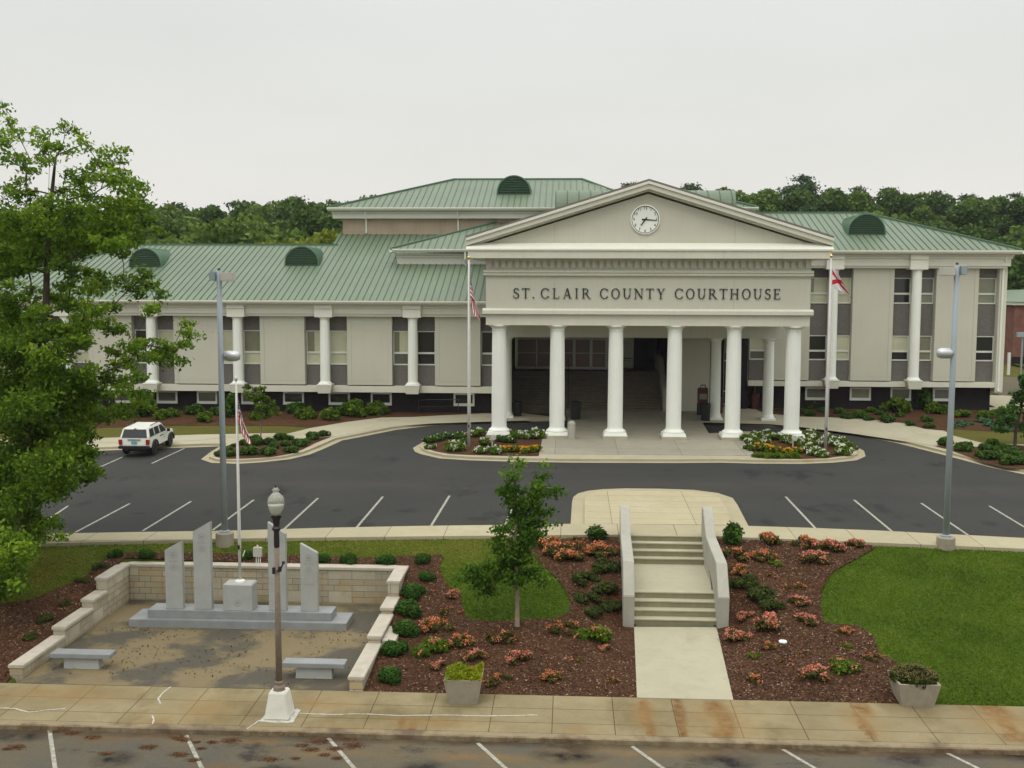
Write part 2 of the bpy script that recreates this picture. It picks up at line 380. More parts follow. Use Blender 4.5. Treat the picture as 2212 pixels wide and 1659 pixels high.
def grassmat(name, a, b_, c_, dry=False):
    m, t, b = newmat(name); p = wpos(t)
    n1 = noise(t, p, .45, 5, .6); n2 = noise(t, wpos(t, (1, 2.2, 1)), 9, 4, .7); n3 = noise(t, p, 60, 3, .8)
    c = mixc(t, mapr(t, n1, .3, .7), a, b_)
    c = mixc(t, mapr(t, n2, .45, .75, 0, .55), c, c_)
    c = mixc(t, mapr(t, n3, .4, .7, 0, .6), c, tuple(x*.5 for x in a))
    if dry:
        g = t.nodes.new('ShaderNodeNewGeometry'); s = t.nodes.new('ShaderNodeSeparateXYZ'); t.links.new(g.outputs['Position'], s.inputs[0])
        fy = mapr(t, s.outputs[1], 39.5, 42.5); fx = mapr(t, s.outputs[0], 1.5, -4)
        mm = t.nodes.new('ShaderNodeMath'); mm.operation = 'MULTIPLY'; t.links.new(fx, mm.inputs[0]); t.links.new(fy, mm.inputs[1])
        fl = mapr(t, s.outputs[0], -16, -19); ma = t.nodes.new('ShaderNodeMath'); ma.operation = 'MAXIMUM'; t.links.new(mm.outputs[0], ma.inputs[0]); t.links.new(fl, ma.inputs[1])
        mn = t.nodes.new('ShaderNodeMath'); mn.operation = 'MULTIPLY'; t.links.new(ma.outputs[0], mn.inputs[0]); t.links.new(mapr(t, n1, .25, .6, .35, 1), mn.inputs[1])
        c = mixc(t, mn.outputs[0], c, mixc(t, n2, (.075, .075, .012), (.15, .125, .026)))
    t.links.new(c, b.inputs['Base Color']); b.inputs['Roughness'].default_value = .95; b.inputs['Specular IOR Level'].default_value = .1
    bump(t, b, n3, .9, .03); return m
M['lawn'] = grassmat('lawn_grass', (.044, .082, .007), (.088, .132, .012), (.125, .11, .018), True)
M['lawn_dry'] = grassmat('dry_grass', (.050, .058, .010), (.085, .085, .018), (.13, .09, .02))
M['lawn_far'] = grassmat('far_grass', (.085, .085, .016), (.115, .11, .022), (.14, .11, .03))
m, t, b = newmat('mulch'); p = wpos(t)
n1 = noise(t, p, .6, 4); n2 = noise(t, p, 26, 5, .8)
vo = t.nodes.new('ShaderNodeTexVoronoi'); vo.inputs['Scale'].default_value = 17; t.links.new(wpos(t, (1, 1.5, 1)), vo.inputs['Vector'])
c = mixc(t, mapr(t, n1, .3, .7), (.064, .029, .013), (.100, .048, .021))
c = mixc(t, mapr(t, n2, .35, .75, 0, .85), c, (.022, .010, .007))
sc = t.nodes.new('ShaderNodeSeparateColor'); t.links.new(vo.outputs['Color'], sc.inputs[0])
c = mixc(t, mapr(t, sc.outputs[0], .78, .95, 0, .6), c, (.19, .105, .06))
t.links.new(c, b.inputs['Base Color']); b.inputs['Roughness'].default_value = .95; b.inputs['Specular IOR Level'].default_value = .1
bump(t, b, n2, 1, .04); M['mulch'] = m
M['earth'] = mat('earth', (.06, .055, .025), .95, .3, 1, 10)
M['paint'] = mat('road_paint', (.34, .33, .27), .85, .4, 9, 45)
M['paint_white'] = mat('spray_paint', (.50, .49, .42), .85, .35, 12, 50)
M['straw'] = mat('pine_straw', (.12, .055, .02), .95, .4, 6, 40)

def ashlar(name, w_, h_, c1, c2, mort, msz, colmix):
    m, t, b = newmat(name)
    g = t.nodes.new('ShaderNodeNewGeometry'); s = t.nodes.new('ShaderNodeSeparateXYZ'); t.links.new(g.outputs['Position'], s.inputs[0])
    ad = t.nodes.new('ShaderNodeMath'); ad.operation = 'ADD'; t.links.new(s.outputs[0], ad.inputs[0]); t.links.new(s.outputs[1], ad.inputs[1])
    cb = t.nodes.new('ShaderNodeCombineXYZ'); t.links.new(ad.outputs[0], cb.inputs[0]); t.links.new(s.outputs[2], cb.inputs[1])
    br = t.nodes.new('ShaderNodeTexBrick'); br.offset = .37; br.squash = 1.6; br.squash_frequency = 2; br.offset_frequency = 2
    br.inputs['Scale'].default_value = 1; br.inputs['Brick Width'].default_value = w_; br.inputs['Row Height'].default_value = h_
    br.inputs['Mortar Size'].default_value = msz; br.inputs['Bias'].default_value = 0
    br.inputs['Color1'].default_value = (*c1, 1); br.inputs['Color2'].default_value = (*c2, 1); br.inputs['Mortar'].default_value = (*mort, 1)
    t.links.new(cb.outputs[0], br.inputs['Vector'])
    p = wpos(t); n1 = noise(t, p, 1.1, 4); n2 = noise(t, p, 30, 3)
    c = mixc(t, mapr(t, n1, .42, .62, 0, .55), br.outputs['Color'], colmix)
    c = mixc(t, mapr(t, n2, .4, .7, 0, .3), c, tuple(x*.6 for x in c1))
    t.links.new(c, b.inputs['Base Color']); b.inputs['Roughness'].default_value = .9
    bump(t, b, br.outputs['Fac'], -.6, .02); return m
def stonewall():
    m, t, b = newmat('stone_ashlar')
    g = t.nodes.new('ShaderNodeNewGeometry'); s = t.nodes.new('ShaderNodeSeparateXYZ'); t.links.new(g.outputs['Position'], s.inputs[0])
    ad = t.nodes.new('ShaderNodeMath'); ad.operation = 'ADD'; t.links.new(s.outputs[0], ad.inputs[0]); t.links.new(s.outputs[1], ad.inputs[1])
    cb = t.nodes.new('ShaderNodeCombineXYZ'); t.links.new(ad.outputs[0], cb.inputs[0]); t.links.new(s.outputs[2], cb.inputs[1])
    def brick(w_, h_, c1, c2, mo, ms, off, loc=(0, 0, 0)):
        mp = t.nodes.new('ShaderNodeMapping'); mp.inputs['Location'].default_value = loc; t.links.new(cb.outputs[0], mp.inputs[0])
        br = t.nodes.new('ShaderNodeTexBrick'); br.offset = off; br.inputs['Scale'].default_value = 1
        br.inputs['Brick Width'].default_value = w_; br.inputs['Row Height'].default_value = h_; br.inputs['Mortar Size'].default_value = ms; br.inputs['Mortar Smooth'].default_value = .2
        br.inputs['Color1'].default_value = (*c1, 1); br.inputs['Color2'].default_value = (*c2, 1); br.inputs['Mortar'].default_value = (*mo, 1)
        t.links.new(mp.outputs[0], br.inputs['Vector']); return br
    mo = (.15, .115, .065); L0 = (0, .17, 0)
    A = brick(.92, .46, (.50, .46, .34), (.29, .25, .16), mo, .012, .5, L0)
    B_ = brick(.46, .23, (.43, .36, .23), (.36, .34, .26), mo, .012, .5, L0)
    C_ = brick(.92, .23, (.48, .44, .33), (.40, .31, .17), mo, .012, .5, L0)
    K = brick(.92, .46, (0, 0, 0), (1, 1, 1), (.5, .5, .5), 0, .5, L0)
    sc = t.nodes.new('ShaderNodeSeparateColor'); t.links.new(K.outputs['Color'], sc.inputs[0])
    def gt(v):
        q = t.nodes.new('ShaderNodeMath'); q.operation = 'GREATER_THAN'; t.links.new(sc.outputs[0], q.inputs[0]); q.inputs[1].default_value = v; return q.outputs[0]
    c = mixc(t, gt(.36), A.outputs['Color'], B_.outputs['Color']); c = mixc(t, gt(.68), c, C_.outputs['Color'])
    p = wpos(t); n1 = noise(t, p, 1.3, 5); n2 = noise(t, p, 30, 3); n3 = noise(t, p, .5, 4)
    c = mixc(t, mapr(t, n1, .48, .68, 0, .55), c, (.30, .20, .09)); c = mixc(t, mapr(t, n3, .45, .7, 0, .5), c, (.24, .23, .17))
    c = mixc(t, mapr(t, n2, .4, .7, 0, .25), c, (.2, .18, .12))
    t.links.new(c, b.inputs['Base Color']); b.inputs['Roughness'].default_value = .9; bump(t, b, n2, .3, .01); return m
M['stone'] = stonewall()
M['coping'] = mat('coping_stone', (.44, .40, .32), .85, .14, 3, 30, streak=.15)
M['brickred'] = ashlar('red_brick', .2, .07, (.22, .065, .04), (.16, .045, .03), (.25, .2, .16), .008, (.12, .04, .03))

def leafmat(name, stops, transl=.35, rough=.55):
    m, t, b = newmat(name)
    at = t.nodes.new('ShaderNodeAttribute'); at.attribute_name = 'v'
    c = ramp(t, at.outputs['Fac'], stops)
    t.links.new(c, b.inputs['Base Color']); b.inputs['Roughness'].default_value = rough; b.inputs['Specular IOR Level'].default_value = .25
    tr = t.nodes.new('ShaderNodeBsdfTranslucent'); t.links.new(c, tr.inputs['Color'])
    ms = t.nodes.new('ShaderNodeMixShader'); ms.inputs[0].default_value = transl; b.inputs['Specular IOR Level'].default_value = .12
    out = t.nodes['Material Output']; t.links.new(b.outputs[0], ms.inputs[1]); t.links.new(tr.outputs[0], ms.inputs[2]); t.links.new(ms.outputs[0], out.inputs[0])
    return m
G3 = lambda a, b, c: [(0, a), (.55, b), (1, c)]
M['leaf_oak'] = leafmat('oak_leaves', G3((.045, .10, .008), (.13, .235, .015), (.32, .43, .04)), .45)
M['leaf_sapling'] = leafmat('sapling_leaves', G3((.028, .075, .007), (.078, .17, .014), (.21, .32, .025)), .45)
M['leaf_box'] = leafmat('boxwood_leaves', G3((.012, .034, .005), (.030, .078, .008), (.065, .15, .014)), .25)
M['leaf_dark'] = leafmat('dark_azalea_leaves', G3((.020, .034, .007), (.046, .066, .012), (.10, .12, .02)), .3)
M['leaf_olive'] = leafmat('azalea_leaves', G3((.035, .04, .010), (.07, .072, .015), (.14, .10, .025)), .3)
M['leaf_lime'] = leafmat('lime_shrub_leaves', G3((.035, .070, .006), (.085, .15, .010), (.17, .25, .018)), .4)
M['leaf_blue'] = leafmat('juniper_leaves', G3((.018, .045, .018), (.035, .085, .035), (.07, .14, .06)), .2)
M['leaf_holly'] = leafmat('holly_leaves', G3((.014, .038, .006), (.038, .090, .012), (.12, .20, .022)), .3)
M['leaf_sedum'] = leafmat('sedum_leaves', G3((.08, .13, .008), (.19, .24, .010), (.36, .33, .012)), .35)
M['leaf_thyme'] = leafmat('dry_flower_leaves', G3((.05, .06, .015), (.12, .11, .03), (.28, .21, .10)), .3)
M['blossom'] = leafmat('coral_blossoms', G3((.50, .13, .04), (.66, .22, .09), (.82, .40, .25)), .3)
M['blossom_pink'] = leafmat('pink_blossoms', G3((.46, .13, .07), (.66, .23, .15), (.82, .40, .32)), .3)
M['blossom_white'] = leafmat('white_blossoms', G3((.60, .60, .50), (.75, .75, .62), (.85, .85, .75)), .25)
M['blossom_gold'] = leafmat('gold_blossoms', G3((.75, .26, .01), (.80, .36, .02), (.85, .55, .06)), .25)
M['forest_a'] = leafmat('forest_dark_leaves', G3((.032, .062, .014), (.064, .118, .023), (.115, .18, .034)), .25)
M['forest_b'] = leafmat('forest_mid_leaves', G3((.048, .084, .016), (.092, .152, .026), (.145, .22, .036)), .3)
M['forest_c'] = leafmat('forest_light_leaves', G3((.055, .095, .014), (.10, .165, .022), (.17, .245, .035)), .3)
M['forest_p'] = leafmat('pine_needles', G3((.033, .060, .022), (.060, .108, .036), (.10, .160, .048)), .2)
M['forest_y'] = leafmat('yellow_green_leaves', G3((.07, .10, .010), (.13, .17, .015), (.22, .26, .025)), .35)
M['chips'] = leafmat('mulch_chips', G3((.03, .012, .008), (.10, .05, .028), (.34, .22, .14)), 0)
M['grassblade'] = leafmat('grass_blades', G3((.060, .115, .006), (.112, .20, .011), (.22, .24, .034)), .38)

# ------------------------------------------------------------------ leaf meshes (numpy)
def leaf_mesh(name, P, size, material, v=None, up=.5, aspect=1.7, nrm=None):
    """one small rhombus per point of P"""
    P = np.asarray(P, float); n = len(P); size = np.broadcast_to(np.asarray(size, float), (n,))[:, None]
    nn = rng.normal(size=(n, 3))
    if nrm is not None: nn = nn*.6 + nrm
    nn[:, 2] += up; nn /= np.linalg.norm(nn, axis=1)[:, None]+1e-9
    a = np.cross(nn, rng.normal(size=(n, 3))); a /= np.linalg.norm(a, axis=1)[:, None]+1e-9
    b = np.cross(nn, a); b *= size*.5; a = a*size*.5*aspect
    V = np.stack([P-a, P-b+a*.15, P+a, P+b+a*.15], 1).reshape(-1, 3)
    me = bpy.data.meshes.new(name)
    me.vertices.add(4*n); me.vertices.foreach_set('co', V.astype(np.float32).ravel())
    me.loops.add(4*n); me.loops.foreach_set('vertex_index', np.arange(4*n, dtype=np.int32))
    me.polygons.add(n); me.polygons.foreach_set('loop_start', np.arange(0, 4*n, 4, dtype=np.int32))
    me.update(calc_edges=True)
    at = me.attributes.new('v', 'FLOAT', 'FACE')
    if v is None: v = rng.random(n)
    at.data.foreach_set('value', np.clip(v, 0, 1).astype(np.float32))
    me.materials.append(material)
    return me
def meshobj(name, me, parent=None):
    o = bpy.data.objects.new(name, me); COL.objects.link(o)
    if parent: o.parent = parent
    return o
def dirs(n):
    d = rng.normal(size=(n, 3)); return d/np.linalg.norm(d, axis=1)[:, None]
def lobed(n, rx, rz, lobes=7, flat=.0, shell=.62, scat=.55, lr=.52):
    """points in a lumpy dome; base at z=0"""
    c = dirs(lobes); c[:, 2] = np.abs(c[:, 2])*.8-.1
    k = rng.integers(0, lobes, n)
    d = dirs(n); rad = (shell+(1-shell)*rng.random(n))*lr
    p = c[k]*scat + d*rad[:, None]
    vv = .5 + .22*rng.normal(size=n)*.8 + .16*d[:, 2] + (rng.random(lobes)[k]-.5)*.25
    p[:, 0] *= rx; p[:, 1] *= rx; p[:, 2] = (p[:, 2]+.42)/1.42*rz
    keep = p[:, 2] > 0
    return p[keep], vv[keep], d[keep]

print('PART setting')
# ================================================================== GROUND
def xs_lines():
    a = list(np.arange(-62, 62.1, .5)); a = [x for x in a if all(abs(x-q) > .3 for q in (-17.12, -16.9, -6.5, -6.28, 2.02, 2.3, 5.15, 5.75))]
    a += [-17.12, -16.9, -6.5, -6.28, 2.02, 2.3, 5.15, 5.75]
    a += [-2000, -1200, -700, -420, -300, -240, -190, -150, -120, -100, -85, -72, 72, 85, 100, 120, 150, 190, 240, 300, 420, 700, 1200, 2000]
    return sorted(a)
def ys_lines():
    a = list(np.arange(31.5, 48, .5))+[31.25, 40.0, 40.3, 44.25, 44.45]+list(range(48, 132, 3))+list(range(132, 300, 8))+[320, 360, 420, 520, 700, 1000, 1500, 2200]
    a += [31.2, 28, 20, 0, -40, -200]
    return sorted(set(round(float(q), 3) for q in a))
XS, YS = xs_lines(), ys_lines()
gv = []
for y in YS:
    for x in XS:
        z = zg(x, y) - .05
        if y < 31.22: z = -.9
        if -17 < x < -6.4 and y < 40.1: z = -.7
        if 2.2 < x < 5.4 and y < 44.3: z = min(z, -.6)
        gv.append((x, y, z))
nx = len(XS)
gf = [(j*nx+i, j*nx+i+1, (j+1)*nx+i+1, (j+1)*nx+i) for j in range(len(YS)-1) for i in range(nx-1)]
me = bpy.data.meshes.new('ground'); me.from_pydata(gv, [], gf); me.materials.append(M['lawn_far']); me.materials.append(M['lawn'])
mi = []
for f in gf:
    mi.append(1 if gv[f[0]][1] < 46 else 0)
me.polygons.foreach_set('material_index', mi)
me.polygons.foreach_set('use_smooth', [True]*len(gf))
tag(meshobj('ground', me), kind='structure')

def sheet(name, pts, material, zf=zg, off=.0, g=.8, skirt=0, edge=None, kind='structure', width=0, label=None):
    """a ground sheet over polygon pts (XY), following zf, with an optional kerb skirt"""
    bm = bmesh.new(); vs = [bm.verts.new((p[0], p[1], 0)) for p in pts]
    f = bm.faces.new(vs); bmesh.ops.recalc_face_normals(bm, faces=bm.faces)
    if f.normal.z < 0: f.normal_flip()
    bmesh.ops.triangulate(bm, faces=bm.faces[:])
    x0, x1 = min(p[0] for p in pts), max(p[0] for p in pts); y0, y1 = min(p[1] for p in pts), max(p[1] for p in pts)
    for ax, a, b_ in ((0, x0, x1), (1, y0, y1)):
        q = math.ceil(a/g)*g
        while q < b_:
            co = (q, 0, 0) if ax == 0 else (0, q, 0); no = (1, 0, 0) if ax == 0 else (0, 1, 0)
            bmesh.ops.bisect_plane(bm, geom=bm.verts[:]+bm.edges[:]+bm.faces[:], plane_co=co, plane_no=no); q += g
    if skirt:
        be = [e for e in bm.edges if len(e.link_faces) == 1]
        r = bmesh.ops.extrude_edge_only(bm, edges=be)
        low = {v for v in r['geom'] if isinstance(v, bmesh.types.BMVert)}
    else: low = set()
    for v in bm.verts:
        v.co.z = zf(v.co.x, v.co.y) + off - (skirt if v in low else 0)
    me = bpy.data.meshes.new(name); bm.to_mesh(me); bm.free(); me.materials.append(material)
    o = meshobj(name, me); return tag(o, label=label, kind=kind)
lz = lambda X, Y: lotz(Y)
def P2(v): return (v.x, v.y)
def lotpts(pts, o=0): return [P2(on_lot(*p, o)) for p in pts]

# street, kerb, sidewalk
spots(M['street'], spx([(1560, 1640, 75, 16), (1590, 1650, 45, 14), (1230, 1632, 80, 16), (1245, 1618, 40, 12), (1960, 1640, 60, 16), (2210, 1630, 60, 18), (250, 1640, 50, 20), (600, 1665, 60, 16), (920, 1660, 60, 18), (660, 1670, 40, 10), (40, 1590, 90, 14)], -.42, 1.3), (.012, .011, .011), 1.0, .2, 2.0, .75)
spots(M['street'], spx([(1400, 1625, 260, 12), (1650, 1618, 200, 12), (1900, 1625, 140, 10), (700, 1625, 120, 14), (500, 1600, 140, 10), (1050, 1635, 160, 12)], -.42, 1.2), (.19, .115, .045), .6, .3, 1.2, .8)
spots(M['street'], [(x, 28.2, 9, .28) for x in (-16, -4, 8, 18)], (.045, .026, .012), .9, .12, 1.5, .9)
spots(M['kerb_old'], [(x, 28.3, 5, .12) for x in (-14, -7, -1, 6, 12)], (.075, .045, .02), .9, .2, 2.5, .8)
spots(M['asphalt'], [(x+random.uniform(-.5, .5), y+random.uniform(-.8, .8), random.uniform(.25, .8), random.uniform(.3, 1.1)) for x in (-19.2, -16.3, -13.4, -10.4, -7.4, -4.4, 9.1, 12.1, 15.1, 18.2) for y in (47.5,)], (.010, .010, .010), .75, .4, 1.2, .9)
spots(M['asphalt'], [(-12, 53.5, 16, 1.6), (6, 54.5, 10, 1.8), (20, 54, 9, 2.0), (-2, 57.8, 9, .7), (-18, 58, 7, 1.2)], (.053, .049, .041), .7, .8, .6, .95)
mb = MB()
mb.add([(-200, -60, -.42), (200, -60, -.42), (200, 28.34, -.42), (-200, 28.34, -.42)], [(0, 1, 2, 3)])
tag(mb.build('street', M['street']), kind='structure')
MB().extr_x([(28.3, -.6), (28.33, -.30), (28.38, -.275), (28.62, -.272), (28.62, -.6)], -60, 60).build('kerb', M['kerb_old'])['kind'] = 'structure'
MB().add([(-60, 28.64, -.272), (60, 28.64, -.272), (60, 31.25, -.23), (-60, 31.25, -.23), (-60, 28.62, -.5), (60, 28.62, -.5), (60, 31.25, -.8), (-60, 31.25, -.8)],
         [(0, 1, 2, 3), (4, 5, 1, 0), (3, 2, 6, 7)]).build('sidewalk', M['sidewalk'])['kind'] = 'structure'
# street stall lines
mb = MB()
def line_on(mb, a, b, w_, z):
    a = Vector((a[0], a[1])); b = Vector((b[0], b[1])); d = (b-a).normalized(); n = Vector((-d.y, d.x))*w_/2
    mb.poly([(a.x-n.x, a.y-n.y, z(a)), (b.x-n.x, b.y-n.y, z(b)), (b.x+n.x, b.y+n.y, z(b)), (a.x+n.x, a.y+n.y, z(a))])
zs = lambda q: -.412
for (x0, y0), (x1, y1) in [((106, 1570), (119, 1659)), ((402, 1588), (436, 1659)), ((709, 1594), (765, 1659)), ((1032, 1605), (1092, 1659)), ((1365, 1612), (1432, 1659)), ((1690, 1618), (1760, 1659)), ((2033, 1620), (2112, 1659))]:
    a, b_ = at_z(x0, y0, -.412), at_z(x1, y1, -.412); e = a+(b_-a)*2.6
    line_on(mb, a, e, .11, zs)
tag(mb.build('street_stall_lines', M['paint']), kind='structure')

# car park asphalt
tag(sheet('parking_lot', [(-70, 39), (-21.3, 42.5), (-6.2, 44.6), (0, 45.4), (8, 45.4), (18.6, 44.2), (70, 41), (70, 79), (13.5, 79), (-4.3, 79), (-70, 77)], M['asphalt'], lz, .0, 4), kind='structure')
mb = MB(); zl = lambda q: lotz(q.y)+.006
for a, b_ in [((60, 1152), (147, 1093)), ((163, 1150), (280, 1088)), ((308, 1147), (413, 1083)), ((460, 1145), (548, 1080)), ((614, 1143), (687, 1076)), ((770, 1140), (827, 1073)), ((930, 1138), (971, 1071)), ((1092, 1135), (1117, 1068)),
              ((1697, 1073), (1762, 1142)), ((1845, 1080), (1928, 1149)), ((1990, 1087), (2091, 1156)), ((2137, 1093), (2255, 1164))]:
    line_on(mb, on_lot(*a), on_lot(*b_), .11, zl)
c5 = crop(0, 600, .27125)
for a, b_ in [((815, 1610), (1005, 1525)), ((1240, 1580), (1510, 1455)), ((610, 1545), (760, 1480))]:
    line_on(mb, on_lot(*c5(*a)), on_lot(*c5(*b_)), .11, zl)
tag(mb.build('parking_lines', M['paint']), kind='structure')

# kerb walk along the front of the car park, with the crossing bulb
KW = .10
up_l = [(-40, 1157), (110, 1152.5), (300, 1149), (500, 1146), (700, 1140), (900, 1136), (1060, 1134), (1262, 1131)]
bulb_in = [(1262.6, 1131), (1262.6, 1076), (1270, 1068), (1290, 1062), (1352, 1059), (1424, 1059.5), (1498, 1062), (1545, 1070), (1556, 1078), (1570, 1099), (1584, 1134)]
up_r = [(1584, 1135), (1750, 1140), (1900, 1146), (2212, 1162), (2400, 1172)]
A = lotpts(up_l, KW) + lotpts(bulb_in[1:-1], KW) + lotpts(up_r, KW)
low = [(x, walk_low(x)-.05) for x in (25, 18, 12.5, 6.15, 5.55, 2.35, -2, -6.2, -10, -13.7, -20.85, -27)]
base_z = lambda X, Y: lotz(Y)+KW
wl = [p for p in A if p[0] < .2 or p[0] > 7.6]
sheet('kerb_walk', [p for p in lotpts(up_l, KW)] + lotpts(up_r, KW) + [(27, 42.0)]+low+[(-27, 40.6)], M['walk'], base_z, 0, 2, .3)
sheet('crossing_bulb', lotpts(bulb_in, KW), M['bump'], base_z, .004, 2, .3)
gut = [(1232.6, 1133), (1235.7, 1084.5), (1238.6, 1074), (1249, 1066), (1270, 1060.5), (1305, 1057), (1352, 1055.4), (1424, 1056), (1498, 1058.6), (1551, 1065.5), (1582.5, 1076), (1593, 1091), (1617, 1137)]
sheet('gutter', lotpts(gut), M['gutter'], lz, .012, 3)

# ---- far side of the car park: walks, islands, plaza
def ring(name_k, outer, inner, h=.15, gmat='gutter'):
    """flush gutter pan polygon + raised kerb polygon"""
    sheet('gutter', lotpts(outer), M[gmat], lz, .012, 3)
    return inner
cL = crop(500, 650, .27125); cI = crop(440, 850, .14467)
asph_edge = [(-60, 981), (193, 975), (264, 972), (380, 968), (440, 965.8), (475, 964.5), cI(200, 1050), cI(40, 1170), cI(200, 1225), cI(600, 1240), cI(1000, 1215), cI(1400, 1170), cI(1700, 1100), cI(1900, 1020), cI(2212, 880), cL(1100, 1180), cL(1400, 1120), cL(1700, 1085), cL(2000, 1070), cL(2170, 1065), (1150, 911), (1226, 910)]
c2 = crop(1500, 650, .349); c7 = crop(1620, 920, .1537); cR5 = crop(1480, 720, .15371)
asph_edge_r = [cR5(490, 1425), cR5(830, 1440), c7(120, 150), c7(960, 190), c7(1500, 255), (1800, 932), (1936, 957), (2038, 983), (2140, 1010), (2212, 1025), (2330, 1040)]
farw = lotpts(asph_edge); farr = lotpts(asph_edge_r)
sheet('gutter', farw + [(-4.3, 79), (-70, 79)], M['gutter'], lz, .010, 4)
sheet('gutter', farr + [(60, 66), (60, 84), (11, 84)], M['gutter'], lz, .010, 4)
# kerb tops: the same outline pushed back by the gutter width
def push(pts, d):
    out = []
    for i, p in enumerate(pts):
        a = Vector(pts[max(i-1, 0)]); b_ = Vector(pts[min(i+1, len(pts)-1)]); t_ = (b_-a).normalized(); n = Vector((-t_.y, t_.x))
        out.append((p[0]+n.x*d, p[1]+n.y*d))
    return out
kw_l = push(farw, .45); kw_r = push(farr, .45)
KH = .14
sheet('kerb', kw_l + [(-4.5, 79), (-70, 79)], M['kerb'], lz, KH, 3, .2)
sheet('kerb', kw_r + [(60, 67), (60, 83.5), (11, 83.5)], M['kerb'], lz, KH, 3, .2)
# walkway surfaces: back edges measured
fk = .012
walk_l = [cI(0, 940), cI(300, 935), cI(480, 920), cI(560, 900), cI(740, 880), cI(930, 862), cI(1080, 862), cI(1320, 800), cI(1500, 890), cI(1880, 815), cI(2000, 830), cI(2212, 800)]
path_l = lotpts([(-60, 962), (200, 957), (440, 951), (490, 944), (560, 944), (600, 942), (640, 938), (690, 934), cL(880, 1180), cL(1100, 1140), cL(1400, 1090), cL(1700, 1068), cL(2000, 1058), cL(2200, 1052), (1150, 908.5)], KH) + \
         [(-4.3, 78.2)] + lotpts([cL(2170, 1000), cL(1560, 998), cL(1540, 1015), cL(1280, 1020), cL(1000, 1055), cL(700, 1105), cL(500, 1155), (600, 936), (430, 939), (200, 947), (-60, 950)], KH)
sheet('walkway', path_l, M['path'], lz, KH+fk, 3)
path_r = lotpts([cR5(500, 1415), cR5(850, 1425), cR5(1100, 1430), cR5(1480, 1440), c7(960, 175), c7(1500, 240), (1850, 938), (1950, 953), (2000, 961), (2060, 968), (2120, 968), (2212, 969), (2330, 972)], KH) + \
         lotpts([(2330, 962), (2212, 961), (2140, 960), (2099, 953), (2040, 937), (1950, 915), (1850, 904), (1721, 899.5), (1700, 897)], KH) + [(13.4, 79.9), (13.4, 82), (9.6, 82)]
sheet('walkway', path_r, M['path'], lz, KH+fk, 3)
# concrete table under the portico (raised crossing) and the plaza in front
plz = lotpts([(1164, 986), (1172, 952.5), (1185, 938), (1224, 938), (1226, 909)], 0) + [(-.25, 80), (9.6, 80)] + lotpts([(1513.7, 912), (1531, 941), (1600, 941), (1609, 956), (1639, 990)], 0)
sheet('plaza', plz, M['plaza'], lz, KH+.02, 3, .2)
isl = [(892, 968), (896, 976), (909.4, 981.4), (949, 990.7), (1015, 995), (1071, 996.7), (1105.6, 997.8), (1237.6, 1000), (1460, 1000.8), (1557.8, 1000), (1630, 1002), (1732, 1002.6), (1800, 1000), (1851, 994.7), (1869.8, 986), (1866.5, 974.3),
       (1847, 964), (1790, 951), (1727, 942), (1650, 935), (1604, 934), (1530, 938), (1226, 938), (1173, 933), (1100, 932), (1024, 935), (971.5, 939), (917, 953)]
sheet('gutter', lotpts(isl), M['gutter'], lz, .014, 3)
def inset(pts, d):
    n = len(pts); c = []
    for i in range(n):
        a = Vector(pts[i-1]); p = Vector(pts[i]); b_ = Vector(pts[(i+1) % n])
        t1 = (p-a).normalized(); t2 = (b_-p).normalized(); t_ = (t1+t2).normalized(); nn = Vector((-t_.y, t_.x)); c.append((p.x+nn.x*d, p.y+nn.y*d))
    return c
isw = lotpts(isl); area = sum(isw[i-1][0]*isw[i][1]-isw[i][0]*isw[i-1][1] for i in range(len(isw)))
sg = 1 if area > 0 else -1
k1 = inset(isw, .45*sg); sheet('kerb', k1, M['kerb'], lz, .14, 3, .2)
# flower bed soil, left and right of the plaza
k2 = inset(isw, .62*sg)
bedl = [p for p in k2 if p[0] < -1.95]+[]
def bed(pts, xs):
    return pts
c8 = crop(930, 920, .1356)
bedL = lotpts([c8(70, 480), c8(100, 540), c8(250, 600), c8(500, 645), c8(900, 665), c8(1500, 678), c8(1955, 680), c8(2010, 420), c8(2030, 320), c8(1800, 290), c8(1400, 290), c8(900, 290), c8(500, 340), c8(200, 410)], .14)
sheet('mulch_bed', bedL, M['mulch'], lz, .165, 2)
bedR = lotpts([c7(400, 625), c7(1000, 642), c7(1400, 628), c7(1700, 590), c7(1800, 520), c7(1800, 450), c7(1600, 370), c7(1300, 320), c7(1000, 300), c7(600, 285), c7(180, 290), c7(230, 440)], .14)
sheet('mulch_bed', bedR, M['mulch'], lz, .165, 2)
# island bed left of the drive, bed right
iB = lotpts([cI(235, 1090), cI(260, 1130), cI(400, 1165), cI(700, 1160), cI(1100, 1140), cI(1400, 1090), cI(1600, 1020), cI(1800, 920), cI(2040, 825), cI(1880, 835), cI(1500, 880), cI(1300, 870), cI(930, 870), cI(720, 880), cI(480, 950), cI(330, 1010)], .14)
sheet('mulch_bed', iB, M['mulch'], lz, .16, 2)
cB = crop(2050, 860, .1206)
bR = lotpts([cB(190, 1080), cB(440, 1140), cB(700, 1235), cB(1100, 1380), cB(1500, 1480), cB(1841, 1510), cB(2600, 1600), cB(2600, 1040), cB(1841, 1075), cB(1450, 1040), cB(1080, 1100), cB(600, 1070), cB(340, 1080)], .14)
sheet('mulch_bed', bR, M['mulch'], lz, .16, 2)
